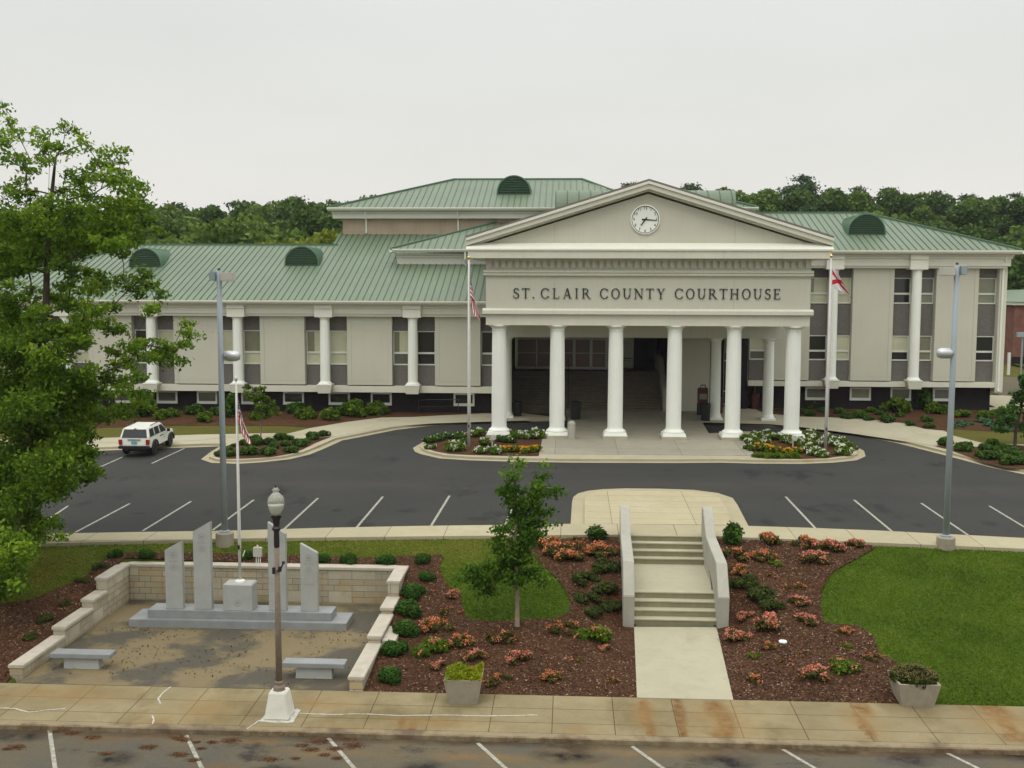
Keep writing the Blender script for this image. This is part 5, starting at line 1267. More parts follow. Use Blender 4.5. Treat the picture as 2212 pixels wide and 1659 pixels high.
# ================================================================== PLANTERS
def planter(loc, w0, w1, h, label, kind):
    x, y, z = loc; o = empty('planter', loc, label, 'planter')
    t_ = .07
    mb = MB()
    b4 = [(x-w0, y-w0, z), (x+w0, y-w0, z), (x+w0, y+w0, z), (x-w0, y+w0, z)]; t4_ = [(x-w1, y-w1, z+h), (x+w1, y-w1, z+h), (x+w1, y+w1, z+h), (x-w1, y+w1, z+h)]
    ti = [(x-w1+t_, y-w1+t_, z+h), (x+w1-t_, y-w1+t_, z+h), (x+w1-t_, y+w1-t_, z+h), (x-w1+t_, y+w1-t_, z+h)]; bi = [(a, b_, z+h-.1) for a, b_, c_ in ti]
    mb.add(b4+t4_+ti+bi, [(3, 2, 1, 0)]+[(i, (i+1) % 4, 4+(i+1) % 4, 4+i) for i in range(4)]+[(4+i, 4+(i+1) % 4, 8+(i+1) % 4, 8+i) for i in range(4)]+[(8+i, 8+(i+1) % 4, 12+(i+1) % 4, 12+i) for i in range(4)]+[(12, 13, 14, 15)])
    mb.build('pot', M['planter'], o)
    n = 2600; P = rng.random((n, 3))
    if kind == 'sedum':
        P = np.c_[(P[:, 0]*2-1)*w1*.98, (P[:, 1]*2-1)*w1*.98, h-.08+P[:, 2]*.2]
        P[:, 2] += .07*np.sin(P[:, 0]*9)*np.cos(P[:, 1]*7)
        vv = .35+.45*((P[:, 0]/w1+1)/2 > rng.random(n)*1.2)*.5+.3*rng.random(n)
        fo = meshobj('foliage', leaf_mesh('foliage', P, .055, M['leaf_sedum'], vv, up=.6), o)
    else:
        a = rng.random(n)*2*PI; rr_ = np.sqrt(rng.random(n)); P = np.c_[np.cos(a)*rr_*w1*1.12, np.sin(a)*rr_*w1*1.05, h-.08+P[:, 2]*.42*(1.1-rr_*.6)]
        fo = meshobj('foliage', leaf_mesh('foliage', P, .06, M['leaf_dark'], None, up=.2, aspect=2.4), o)
        k = P[P[:, 2] > h+.05][:1300]; k = k+np.array([0, 0, .08]); meshobj('flowers', leaf_mesh('flowers', k, .042, M['leaf_thyme'], .4+.6*rng.random(len(k)), up=.8, aspect=1.2), o)
    return o
p = at_z(1000, 1521, -.245); planter((p.x, p.y+.40, -.245), .42, .55, .76, 'square tapered concrete planter filled with yellow-green sedum', 'sedum')
p = at_z(1982, 1527, -.245); planter((p.x, p.y+.42, -.245), .45, .60, .72, 'weathered concrete planter with dry flowering herbs by the right lawn', 'herb')

# utility box behind the memorial, hose bib, bollard, bins, newspaper box
p = on_ground(557, 1216); x, y, z = p.x, p.y, p.z
ub = empty('utility_box', (x, y, z), 'small pale grey electrical box on three pipes behind the stone wall', 'utility box')
MB().box(x-.16, x+.16, y-.09, y+.09, z+.25, z+.62).build('box', M['blade_grey'], ub, bevel=.015)
mb = MB()
for k in (-.06, .02, .1): mb.tube([(x+k, y, z-.05), (x+k, y, z+.26)], .02, 8)
mb.tube([(x, y, z+.6), (x, y, z+.70)], .03, 8); mb.build('pipes', M['frame'], ub)
p = on_ground(525, 1212); MB().tube([(p.x-.12, p.y, p.z), (p.x, p.y, p.z+.2), (p.x+.08, p.y, p.z+.42)], .022, 8).build('stake', M['frame']); tag(bpy.data.objects['stake'], 'white leaning stake behind the memorial flagpole', 'stake')
p = on_lot(1234.5, 948, .17); x, y, z = p.x, p.y, p.z
tag(MB().lathe(x, y, [(.24, z-.05), (.24, z+.80), (.225, z+.81), (.225, z+.83), (.24, z+.84), (.24, z+.98), (.2, z+1.08), (.1, z+1.13), (.02, z+1.14)], 28).build('bollard', M['cheek'], smooth=False), 'short round cream concrete bollard beside the second white column', 'bollard')
def bin_(px_, py_, r, h, label):
    p = on_lot(px_, py_, .17); x, y, z = p.x, p.y, p.z; o = empty('trash_bin', (x, y, z), label, 'trash bin', 'black trash bins under the portico')
    MB().lathe(x, y, [(r*.92, z), (r, z+h*.9), (r*1.05, z+h*.9), (r*1.05, z+h)], 20).build('drum', M['bin'], o)
    MB().lathe(x, y, [(r*1.08, z+h), (r*1.08, z+h+.05), (r*.7, z+h+.12), (r*.6, z+h+.05)], 20).build('lid', M['bin'], o); return o
bin_(1243, 905, .36, 1.15, 'black trash bin by the foot of the steps behind the bollard')
bin_(1524, 908, .33, 1.1, 'black trash bin standing in front of the red newspaper box')
bin_(1117, 898, .33, .95, 'black trash bin in the shade behind the first white column')
p = on_lot(1520, 897, .17); x, y, z = p.x, p.y, p.z
nb = empty('newspaper_box', (x, y, z), 'dark red newspaper box with a carry-handle top behind a black bin', 'newspaper box')
MB().box(x-.42, x+.28, y, y+.45, z+.9, z+1.95).build('cabinet', M['red'], nb, bevel=.02)
MB().box(x-.32, x+.2, y-.02, y-.0, z+1.15, z+1.55).build('window', M['pane_green'], nb)
MB().box(x-.45, x+.3, y-.01, y+.44, z, z+.88).build('stand', M['bin'], nb)
MB().tube([(x-.22, y+.2, z+1.95), (x-.22, y+.2, z+2.15), (x+.12, y+.2, z+2.15), (x+.12, y+.2, z+1.95)], .04, 8).build('handle', M['red'], nb)
p = on_lot(1551, 893, .17); x, y, z = p.x, p.y, p.z
rb = empty('newspaper_box', (x, y, z), 'low dull red newspaper box half hidden by a back column', 'newspaper box')
MB().box(x-.35, x+.35, y, y+.4, z, z+1.1).build('cabinet', M['red'], rb, bevel=.03); MB().box(x-.25, x+.25, y-.015, y-.001, z+.5, z+.95).build('door', M['black'], rb)
p = on_lot(1630, 882, .17); x, y, z = p.x, p.y, p.z
ub2 = empty('ash_urn', (x, y, z), 'dull red urn bin with a stick at the right wing wall', 'bin')
MB().lathe(x, y, [(.26, z), (.34, z+.95), (.38, z+1.0), (.38, z+1.08), (.30, z+1.08)], 20).build('urn', M['red'], ub2); MB().tube([(x-.05, y, z+1.0), (x+.02, y, z+1.75)], .025, 6).build('stick', M['bark_pale'], ub2)
for (cx_, cy_, lab) in ((c8(1195, 520)[0], c8(1195, 520)[1], 'small grey spotlight on a stake among flowers left of the plaza'), (c7(905, 470)[0], c7(905, 470)[1], 'small grey spotlight on a stake among flowers right of the plaza')):
    p = on_lot(cx_, cy_, .16); x, y, z = p.x, p.y, p.z; o = empty('spotlight', (x, y, z), lab, 'spotlight', 'spotlights in the flower beds')
    MB().tube([(x, y, z-.05), (x, y, z+.45)], .04, 8).build('post', M['blade_grey'], o)
    h = MB().lathe(0, 0, [(.13, -.16), (.17, -.1), (.17, .12), (.14, .13)], 18); h.v = [(x+.08+a_, y-c_*.9, z+.55+b_) for a_, b_, c_ in h.v]; h.build('lamp_head', M['blade_grey'], o)
p = on_ground(1691, 1388); tag(MB().lathe(p.x, p.y, [(.14, p.z+.02), (.13, p.z+.06), (.05, p.z+.07)], 16).build('litter', M['litter']), 'small white lid lying on the mulch right of the path', 'litter')

# red brick building and sign post far right
BB = empty('brick_building', (60, 118, zg(60, 118)), 'red brick building with a green metal roof beyond the road at the right', 'brick building')
bz = zg(60, 118)-.3; wz = 12+(614-656)/F*118
MB().box(47.3, 82, 118, 134, bz, wz).build('wall', M['brickred'], BB)
MB().box(47.0, 82.3, 117.7, 134.2, wz, wz+.35).build('fascia', M['trim'], BB)
rf_ = MB().add([(46.9, 117.5, wz+.35), (82, 117.5, wz+.35), (82, 123, wz+2.6), (50, 123, wz+1.55), (46.9, 134, wz+.35), (50, 128, wz+1.55), (82, 128, wz+2.6)], [(0, 1, 2, 3), (0, 3, 5, 4), (3, 2, 6, 5)]); rf_.build('roof', M['roof'], BB)
MB().box(47.2, 82, 117.9, 117.99, bz, bz+1.2).build('plinth', M['dark_brick'], BB)
MB().tube([(48.6, 117.9, bz+1), (48.6, 117.9, wz)], .07, 8).build('downspout', M['frame'], BB)
window(50.6, 51.3, bz+3.6, wz-.4, 117.98, bz+5, ('pane_grey', 'pane_grey'), BB)
MB().add([(47.2, 117.8, bz+.45), (60, 117.8, bz+.45), (60, 112, lotz(112)+.2), (47, 112, lotz(112)+.2)], [(0, 1, 2, 3)]).build('lawn', M['lawn'])['kind'] = 'structure'
p = at_Y(2178, 810, 108); z = lotz(108); tag(MB().box(p.x-.12, p.x+.12, 107.9, 108.1, z, z+2.2).build('marker_post', M['frame']), 'white marker post on the verge before the brick building', 'post')
p = at_Y(2203, 850, 96); z = lotz(96); o = empty('lamp_post', (p.x, 96, z), 'thin grey lamp post with a box head at the far right road', 'lamp post')
MB().tube([(p.x, 96, z), (p.x, 96, z+4.6)], .09, 8).build('pole', M['polegrey'], o); MB().box(p.x-.5, p.x+.5, 95.8, 96.2, z+4.6, z+5.0).build('lamp_head', M['polegrey'], o)

# ================================================================== CAR
def car(loc):
    X, Y, Z = loc
    C_ = empty('parked_car', (0, 0, 0), 'white boxy four-wheel-drive wagon parked in front of the left wing', 'car')
    hw, L_ = .86, 4.15                          # local frame: y=0 rear bumper face, y=L front, z=0 ground
    def body_section(y, zlo, zhi, w_): return [(-w_, y, zlo), (w_, y, zlo), (w_, y, zhi), (-w_, y, zhi)]
    zb0, belt, top = .48, 1.02, 1.60
    side = [(0.08, zb0), (0.08, .62), (.04, .66), (.10, belt), (2.95, belt), (4.02, .95), (4.08, .60), (4.08, zb0)]
    mb = MB()
    # lower body with wheel arches cut in the outline
    def arch(yc, r, n=8): return [(yc+r*math.cos(q), .36+r*math.sin(q)) for q in np.linspace(0.15*PI, .85*PI, n)]
    out = [(.08, zb0), (.06, .66), (.10, belt), (2.95, belt), (4.0, .96), (4.08, .62), (4.08, zb0)] 
    out += [(3.40+.44, zb0)]+[p for p in arch(3.40, .46)]+[(3.40-.44, zb0-.02)]+[(.86+.44, zb0-.02)]+arch(.86, .46)+[(.86-.44, zb0)]
    n = len(out); vs = [(-hw, y, z) for y, z in out]+[(hw, y, z) for y, z in out]
    bm = bmesh.new()
    for sx in (-hw, hw):
        f = bm.faces.new([bm.verts.new((sx, y, z)) for y, z in out])
    bm.verts.ensure_lookup_table()
    for i in range(n): bm.faces.new([bm.verts[i], bm.verts[(i+1) % n], bm.verts[n+(i+1) % n], bm.verts[n+i]])
    bmesh.ops.recalc_face_normals(bm, faces=bm.faces); bmesh.ops.triangulate(bm, faces=[f for f in bm.faces if len(f.verts) > 4])
    for v in bm.verts:                          # tumblehome and nose taper
        if v.co.z > .9: v.co.x *= .965
        if v.co.y > 3.9: v.co.x *= .93
    me = bpy.data.meshes.new('body'); bm.to_mesh(me); bm.free(); me.materials.append(M['carwhite']); meshobj('body', me, C_)
    # greenhouse
    wb, wt = hw*.965, hw*.82
    gh = [(-wb, .10, belt), (wb, .10, belt), (wb, 3.0, belt), (-wb, 3.0, belt), (-wt, .32, top-.04), (wt, .32, top-.04), (wt, 2.35, top), (-wt, 2.35, top)]
    MB().hexa(gh).build('cabin', M['carwhite'], C_, bevel=.05)
    def on_side_q(sx, ya, yb, yc, yd, name, par):   # window quad on the sloping side: bottom ya..yb, top yd..yc
        def P_(y, f): return (sx*((wb+(wt-wb)*f)+.006), y, belt+(top-.03-belt)*f)
        return MB().poly([P_(ya, .10), P_(yb, .10), P_(yc, .86), P_(yd, .86)]).build(name, M['car_glass'], par, fix=False)
    for s in (-1, 1):
        on_side_q(s, .28, 1.0, .98, .42, 'side_window', C_); 
        d1 = MB().poly([(s*(hw+.004), 1.06, .55), (s*(hw+.004), 1.9, .55), (s*(hw*.975+.004), 1.9, belt), (s*(hw*.975+.004), 1.06, belt)]).build('door', M['carwhite'], C_)
        on_side_q(s, 1.10, 1.80, 1.76, 1.10, 'window', d1); MB().box(s*hw-.03, s*hw+.03, 1.72, 1.88, .90, .94).build('handle', M['black'], d1)
        d2 = MB().poly([(s*(hw+.004), 1.94, .55), (s*(hw+.004), 2.85, .55), (s*(hw*.975+.004), 2.85, belt), (s*(hw*.975+.004), 1.94, belt)]).build('door', M['carwhite'], C_)
        on_side_q(s, 1.92, 2.86, 2.30, 1.88, 'window', d2); MB().box(s*hw-.03, s*hw+.03, 2.02, 2.18, .90, .94).build('handle', M['black'], d2)
        MB().box(s*(hw+.11)-.09, s*(hw+.11)+.09, 2.72, 2.84, 1.0, 1.16).build('mirror', M['black'], C_, bevel=.02)
        MB().box(s*(hw-.10)-.09, s*(hw-.10)+.09, .0, .07, .66, .96).build('tail_light', M['taillight'], C_, bevel=.01)
        MB().box(s*(hw+.005)-.008, s*(hw+.005)+.008, .02, .14, .72, .94).build('side_marker', M['amber'], C_)
        MB().tube([(s*wt*.88, .9, top+.03), (s*wt*.88, 2.1, top+.05)], .025, 6).build('roof_rail', M['black'], C_)
        MB().box(s*(hw-.12)-.08, s*(hw-.12)+.08, 4.03, 4.08, .68, .85).build('headlight', M['chrome'], C_)
        for yc in (.86, 3.40):
            fl = MB(); q = np.linspace(.02*PI, .98*PI, 12)
            pts_ = [(s*(hw+.03), yc+.47*math.cos(a_), .36+.47*math.sin(a_)) for a_ in q]; fl.tube(pts_, .05, 6); fl.build('wheel_flare', M['bin'], C_)
            w_ = MB(); w_.lathe(0, 0, [(.24, -.11), (.35, -.11), (.37, -.06), (.37, .06), (.35, .11), (.24, .11)], 28); xw = s*(hw-.10)
            w_.v = [(xw+c_, yc+a_, .37+b_) for a_, b_, c_ in w_.v]; wh = w_.build('wheel', M['rubber'], C_)
            r_ = MB().lathe(0, 0, [(.05, .07), (.10, .09), (.15, .03), (.22, .04), (.245, .112), (.25, .05)], 20); r_.v = [(xw+s*c_, yc+a_, .37+b_) for a_, b_, c_ in r_.v]; r_.build('rim', M['chrome'], wh)
    # tailgate glass, handle bar, plate, bumper
    def rear(x0, x1, f0, f1, name, m, off=.008, par=C_):
        def P_(x, f): return (x*((wb+(wt-wb)*f)/wb), .10+(.32-.10)*f-off, belt+(top-.04-belt)*f)
        return MB().poly([P_(x0, f0), P_(x1, f0), P_(x1, f1), P_(x0, f1)]).build(name, m, par, fix=False)
    rear(-.72, .72, .06, .88, 'rear_window', M['car_glass']); rear(-.09, .09, .90, .985, 'brake_light', M['taillight'], .02)
    MB().box(-.36, .36, .03, .07, .93, .965).build('tailgate_handle', M['black'], C_)
    MB().box(-.15, .15, .02, .055, .72, .87).build('license_plate', M['plate'], C_)
    MB().box(-hw-.02, hw+.02, -.06, .16, .44, .60).build('rear_bumper', M['bin'], C_, bevel=.03)
    MB().box(-hw, hw, 4.0, 4.16, .42, .60).build('front_bumper', M['bin'], C_, bevel=.03)
    MB().box(-.6, .6, .3, 3.9, .26, .5).build('underbody', M['black'], C_)
    MB().add([(-wb*.9, 3.01, belt+.05), (wb*.9, 3.01, belt+.05), (wt*.95, 2.42, top-.06), (-wt*.95, 2.42, top-.06)], [(0, 1, 2, 3)]).build('windscreen', M['car_glass'], C_)
    # door emblem marks
    MB().box(hw+.004, hw+.009, 2.34, 2.44, .88, .93).box(hw+.004, hw+.009, 2.30, 2.46, .70, .80).build('door_emblem', M['chrome'], C_)
    C_.location = loc; C_.rotation_euler = (0, 0, math.radians(1))
    C_.scale = (1.03, 1.03, 1.03)
    return C_
car((-24.85, 60.05, lotz(62)+.01))
bpy.data.objects['parked_car'].rotation_euler = (math.atan(LB), 0, math.radians(1))

print('PART plants')
# ================================================================== PLANTS
ORD = ['first', 'second', 'third', 'fourth', 'fifth', 'sixth', 'seventh', 'eighth', 'ninth', 'tenth', 'eleventh', 'twelfth', 'thirteenth', 'fourteenth', 'fifteenth', 'sixteenth', 'seventeenth', 'eighteenth', 'nineteenth', 'twentieth', 'twenty-first', 'twenty-second', 'twenty-third', 'twenty-fourth']
def shrub_proto(r, h, n, size, leaf, lobes=8, up=.4, shell=.62, bloom=None, nb=0, bs=.05, scat=.55, lr=.52):
    def mk():
        o = empty('shrub', (0, 0, 0))
        P, v, d = lobed(n, r, h, lobes, shell=shell, scat=scat, lr=lr)
        meshobj('foliage', leaf_mesh('foliage', P, size, M[leaf], v, up=up, nrm=d*.8), o)
        if bloom:
            k = np.argsort(-(P[:, 2]/h + .5*np.hypot(P[:, 0], P[:, 1])/r + .35*rng.random(len(P)) + .5*np.sin(P[:, 0]*5/r+1)*np.cos(P[:, 1]*4/r)))[:nb//3]
            c = P[k]+np.array([0, 0, .02]); c = np.repeat(c, 3, 0)+rng.normal(size=(len(k)*3, 3))*bs*.45
            meshobj('blossoms', leaf_mesh('blossoms', c, bs, M[bloom], rng.random(len(c)), up=.7, aspect=1.1), o)
        return o
    return mk
box_ = [Proto(shrub_proto(.5, .66, 3000, .055, 'leaf_box', 9, shell=.8)) for _ in range(2)]
dark_ = [Proto(shrub_proto(.5, .48, 1500, .065, 'leaf_dark', 10, scat=.75, lr=.4)) for _ in range(3)]
aza_ = [Proto(shrub_proto(.5, .42, 900, .07, 'leaf_olive', 9, shell=.3, bloom='blossom', nb=640, bs=.05, scat=.78, lr=.34)) for _ in range(4)]
azp_ = [Proto(shrub_proto(.5, .44, 900, .07, 'leaf_olive', 8, shell=.3, bloom='blossom_pink', nb=900, bs=.05, scat=.72, lr=.38)) for _ in range(3)]
azs_ = [Proto(shrub_proto(.5, .40, 420, .06, 'leaf_olive', 8, shell=.2, bloom='blossom', nb=170, bs=.045, scat=.8, lr=.32)) for _ in range(3)]
azg_ = [Proto(shrub_proto(.5, .46, 1100, .075, 'leaf_lime', 6, shell=.4, bloom='blossom_pink', nb=110, bs=.05)) for _ in range(1)]
holly_ = [Proto(shrub_proto(.5, 1.15, 1000, .12, 'leaf_holly', 10, shell=.3))]
lime_ = [Proto(shrub_proto(.5, .72, 1100, .12, 'leaf_lime', 10, shell=.35, scat=.72, lr=.42)) for _ in range(3)]
isl_ = [Proto(shrub_proto(.5, .62, 1400, .09, 'leaf_holly', 9, shell=.6)) for _ in range(2)]
jun_ = [Proto(shrub_proto(.5, .25, 900, .10, 'leaf_blue', 9, shell=.5, up=.8))]
cone_ = [Proto(shrub_proto(.5, 1.5, 1600, .12, 'leaf_holly', 12, shell=.5))]
wht_ = [Proto(shrub_proto(.5, .46, 900, .08, 'leaf_lime', 9, shell=.5, bloom='blossom_white', nb=130, bs=.075, scat=.7, lr=.45)) for _ in range(3)]
grn_ = [Proto(shrub_proto(.5, .44, 900, .09, 'leaf_holly', 7, shell=.5, bloom='blossom_white', nb=24, bs=.07)) for _ in range(1)]
gld_ = [Proto(shrub_proto(.5, .50, 800, .10, 'leaf_lime', 7, shell=.3, bloom='blossom_gold', nb=170, bs=.095))]
lil_ = [Proto(shrub_proto(.5, .42, 800, .12, 'leaf_lime', 7, shell=.3, up=.0))]
CNT = {}
def put(protos, x, y, wpx, label, cat, group=None, ground='bank', tall=1.0, off=0):
    """x,y = foot centre in the photo, wpx = width there"""
    p = on_ground(x, y) if ground == 'bank' else on_lot(x, y, .16)
    d_ = (p-CAM).length; wm = wpx*d_/F
    k = CNT[id(protos)] = CNT.get(id(protos), -1)+1
    s = wm*1.0; ys = random.uniform(.9, 1.1)
    return protos[k % len(protos)].place((p.x, p.y+wm*.3, p.z-.02+off), random.uniform(0, 6.28), (s*ys, s/ys, s*tall*random.uniform(.92, 1.08)), label, cat, group)

for i, (x, y, w_) in enumerate([(843, 1478, 60), (851, 1420, 60), (875, 1378, 64), (882, 1336, 62), (893, 1297, 60), (921, 1258, 40)]):
    put(box_, x, y, w_, f'dark green boxwood right of the stone wall, {ORD[i]} from the sidewalk', 'shrub', 'boxwoods beside the stone wall')
for i, (x, y, w_) in enumerate([(244, 1206, 30), (312, 1208, 36), (530, 1212, 34), (597, 1212, 36), (697, 1216, 36), (751, 1221, 40), (831, 1223, 44), (911, 1219, 42)]):
    put(box_, x, y, w_, f'small round boxwood behind the back stone wall, {ORD[i]} from the left', 'shrub', 'boxwoods behind the back wall')
for i, (x, y, w_) in enumerate([(211, 1232, 30), (171, 1264, 32), (138, 1310, 26), (89, 1347, 36), (57, 1384, 34)]):
    put(dark_, x, y, w_, f'small sparse shrub outside the left stone wall, {ORD[i]} from the top', 'shrub', 'sparse shrubs left of the memorial')
for i, (x, y, w_) in enumerate([(1304, 1238, 66), (1265, 1265, 60), (1310, 1288, 64), (1267, 1306, 60), (1318, 1322, 56), (1286, 1340, 58)]):
    put(dark_, x, y, w_, f'dark flowerless azalea left of the steps, {ORD[i]} from the top', 'shrub', 'flowerless azaleas left of the steps')
for i, (x, y, w_) in enumerate([(1613, 1272, 64), (1654, 1305, 72), (1671, 1328, 62)]):
    put(dark_, x, y, w_, f'dark flowerless azalea right of the steps, {ORD[i]} from the top', 'shrub', 'flowerless azaleas right of the steps')
LA_ = [(1246, 1172, 26, azs_), (1183, 1186, 52, aza_), (1205, 1202, 60, aza_), (1251, 1203, 62, azs_), (1294, 1207, 64, aza_), (1233, 1222, 58, aza_), (970, 1296, 40, azp_), (937, 1286, 20, azs_), (971, 1334, 42, azs_), (940, 1370, 60, aza_), (1217, 1374, 60, azs_), (1080, 1392, 58, azs_), (992, 1398, 52, aza_),
       (1281, 1390, 66, azg_), (926, 1420, 66, azg_), (1309, 1410, 30, azp_), (1246, 1430, 26, azs_), (1024, 1432, 45, azp_), (1123, 1440, 52, azp_), (948, 1450, 36, azp_), (1186, 1474, 44, aza_), (1322, 1478, 26, azs_), (1079, 1486, 54, azs_)]
nm_ = {id(aza_): 'coral flowering azalea', id(azp_): 'dense pink flowering azalea', id(azs_): 'sparse olive azalea', id(azg_): 'leafy green azalea'}
def azaleas(lst, where, grp):
    byk = {}
    for e in lst: byk.setdefault(id(e[3]), []).append(e)
    for k, es in byk.items():
        for i, (x, y, w_, pr) in enumerate(es):
            put(pr, x, y, w_*1.22, f'{nm_[k]} {where}, {ORD[i]} such from the top', 'azalea', grp)
azaleas(LA_, 'left of the steps', 'azaleas in the bed left of the steps')
RA_ = [(1659, 1181, 52, aza_), (1742, 1184, 46, aza_), (1852, 1184, 34, azp_), (1797, 1200, 56, azp_), (1588, 1212, 52, aza_), (1651, 1215, 48, aza_), (1756, 1222, 58, azp_), (1678, 1224, 28, azg_), (1606, 1243, 46, aza_), (1668, 1250, 24, azs_), (1719, 1276, 36, azs_), (1729, 1313, 42, azp_), (1617, 1344, 36, azp_), (1671, 1364, 64, azp_),
       (1746, 1352, 44, azp_), (1826, 1371, 32, aza_), (1596, 1388, 52, azp_), (1830, 1402, 22, azg_), (1662, 1403, 30, aza_), (1737, 1414, 20, azs_), (1632, 1424, 26, azg_), (1698, 1437, 26, azs_), (1826, 1456, 60, azg_), (1634, 1476, 32, aza_), (1756, 1476, 62, azp_), (1890, 1430, 34, azs_)]
azaleas(RA_, 'right of the steps', 'azaleas in the bed right of the steps')
put(holly_, 1287, 1172, 50, 'dark leafy evergreen shrub at the top left corner of the steps', 'shrub', tall=.75)
put(holly_, 1586, 1178, 46, 'bright leafy evergreen shrub at the top right corner of the steps', 'shrub', tall=1.0)

for i, (a, b_, w_) in enumerate([(280, 1120, 110), (450, 1040, 120), (540, 980, 90), (480, 1130, 160), (740, 1110, 230), (700, 960, 150), (830, 900, 180), (880, 960, 180), (1080, 950, 180), (1050, 1110, 220), (1140, 1010, 150), (1230, 880, 180), (1390, 880, 120), (1330, 970, 150), (1400, 1070, 180), (1540, 980, 200), (1650, 920, 130), (1740, 870, 190), (1920, 820, 160)]):
    put(isl_, *cI(a, b_), w_*.185, f'low rounded evergreen in the curved left island, {ORD[i]} from the left', 'shrub', 'evergreens in the curved left island', 'lot', tall=.85)
for i, (a, b_, w_) in enumerate([(440, 1080, 230), (780, 1180, 280), (1060, 1280, 180), (1150, 1180, 200), (1280, 1090, 200), (1260, 1340, 280), (1300, 1220, 220), (1480, 1180, 220), (1570, 1430, 280), (1600, 1300, 240), (1700, 1240, 220), (1760, 1420, 220), (1800, 1320, 200)]):
    put(isl_, *cB(a, b_), w_*.145, f'low evergreen in the kerbside bed far right, {ORD[i]} from the left', 'shrub', 'evergreens in the right island', 'lot', tall=.95)
# along the left wing
for i, (x, y, w_) in enumerate([(211, 905, 35), (251, 906, 38), (343, 907, 30), (367, 902, 26), (441, 913, 32), (548, 908, 24), (656, 906, 36), (708.6, 910, 36), (761.5, 902, 48), (811.7, 897, 42)]):
    put(lime_, x, y, w_*1.2, f'bright green low shrub along the left wing wall, {ORD[i]} from the left', 'shrub', 'bright shrubs by the left wing', 'lot')
for i, (x, y, w_) in enumerate([(309, 903, 36), (414, 897, 36), (465, 898, 30), (637, 894, 40), (732, 899, 30)]):
    put(cone_ if i == 0 else isl_, x, y, w_*1.2, f'dark shrub against the left basement wall, {ORD[i]} from the left', 'shrub', 'dark shrubs by the left wing', 'lot', tall=1.0)
put(cone_, 497, 903, 30, 'tall dark narrow shrub behind the flag by the left wing', 'shrub', None, 'lot', tall=1.3)
# along the right wing
for i, (a, b_, w_) in enumerate([(800, 705, 50), (885, 735, 85), (1120, 730, 80), (1245, 760, 60), (1415, 765, 150), (1670, 770, 110)]):
    put(lime_, *c2(a, b_), w_*.40, f'yellowish green shrub in the mulch by the right wing, {ORD[i]} from the left', 'shrub', 'yellowish shrubs by the right wing', 'lot', tall=.8)
for i, (a, b_, w_) in enumerate([(815, 770, 70), (860, 785, 70), (930, 760, 60), (1040, 770, 70), (1095, 800, 80), (1180, 800, 100), (1235, 812, 60), (1300, 778, 60), (1350, 825, 100), (1430, 790, 60), (1490, 845, 60), (1600, 820, 70), (1615, 860, 60)]):
    put(isl_, *c2(a, b_), w_*.40, f'small dark mound by the right wing, {ORD[i]} from the left', 'shrub', 'small dark mounds by the right wing', 'lot', tall=.8)
put(cone_, *c2(1030, 715), 34, 'taller dark shrub right of the right flagpole against the black basement wall', 'shrub', None, 'lot', tall=1.0)
put(cone_, *c2(1570, 745), 40, 'taller dark shrub between the last two basement windows of the right wing', 'shrub', None, 'lot', tall=1.0)
for i, (a, b_, w_) in enumerate([(740, 560, 340), (1180, 570, 330), (1470, 520, 340)]):
    put(lime_, *cB(a, b_), w_*.1174, f'broad bright shrub at the corner of the right wing, {ORD[i]} from the left', 'shrub', 'broad shrubs at the building corner', 'lot', tall=.65)
for i, (a, b_, w_) in enumerate([(620, 740, 300), (780, 700, 330), (1150, 650, 330), (1280, 720, 300), (1450, 790, 360), (1650, 800, 280)]):
    put(jun_, *cB(a, b_), w_*.1174, f'low blue-green juniper near the far right tree, {ORD[i]} from the left', 'shrub', 'spreading junipers', 'lot')
# flower beds
for i, (a, b_, w_) in enumerate([(170, 560, 150), (540, 600, 280), (960, 370, 230), (1030, 640, 200), (1200, 650, 220), (1050, 520, 200), (1550, 400, 250), (1700, 400, 220), (1900, 400, 260)]):
    put(wht_, *c8(a, b_), w_*.19, f'white flowering clump left of the plaza, {ORD[i]} from the left', 'flower clump', 'white flowers left of the plaza', 'lot')
for i, (a, b_, w_) in enumerate([(170, 470, 200), (280, 430, 200), (430, 400, 200), (620, 400, 220), (720, 470, 160), (1330, 450, 200), (1450, 470, 200)]):
    put(grn_, *c8(a, b_), w_*.19, f'low green clump left of the plaza, {ORD[i]} from the left', 'flower clump', 'green clumps left of the plaza', 'lot')
for i, (a, b_, w_) in enumerate([(1340, 620, 170), (1500, 630, 180), (1640, 620, 160), (1780, 640, 180), (1920, 620, 200)]):
    put(gld_, *c8(a, b_), w_*.19, f'clump of orange and gold lilies left of the plaza, {ORD[i]} from the left', 'flower clump', 'gold lilies left of the plaza', 'lot')
for i, (a, b_, w_) in enumerate([(260, 400, 190), (400, 360, 190), (530, 350, 190), (350, 440, 190), (280, 520, 160), (640, 380, 160), (480, 440, 170), (820, 410, 190), (960, 450, 170), (1080, 430, 190), (1200, 380, 230), (1150, 560, 190), (1290, 460, 170), (1260, 600, 190), (1340, 620, 160), (1490, 420, 220), (1610, 480, 220), (1640, 590, 210), (1710, 520, 200)]):
    put(wht_, *c7(a, b_), w_*.205, f'white flowering clump right of the plaza, {ORD[i]} from the left', 'flower clump', 'white flowers right of the plaza', 'lot', tall=1.1)
for i, (a, b_, w_) in enumerate([(420, 540, 200), (500, 520, 160), (640, 570, 190), (840, 560, 140), (960, 570, 150)]):
    put(gld_, *c7(a, b_), w_*.205, f'clump of gold lilies right of the plaza, {ORD[i]} from the left', 'flower clump', 'gold lilies right of the plaza', 'lot')
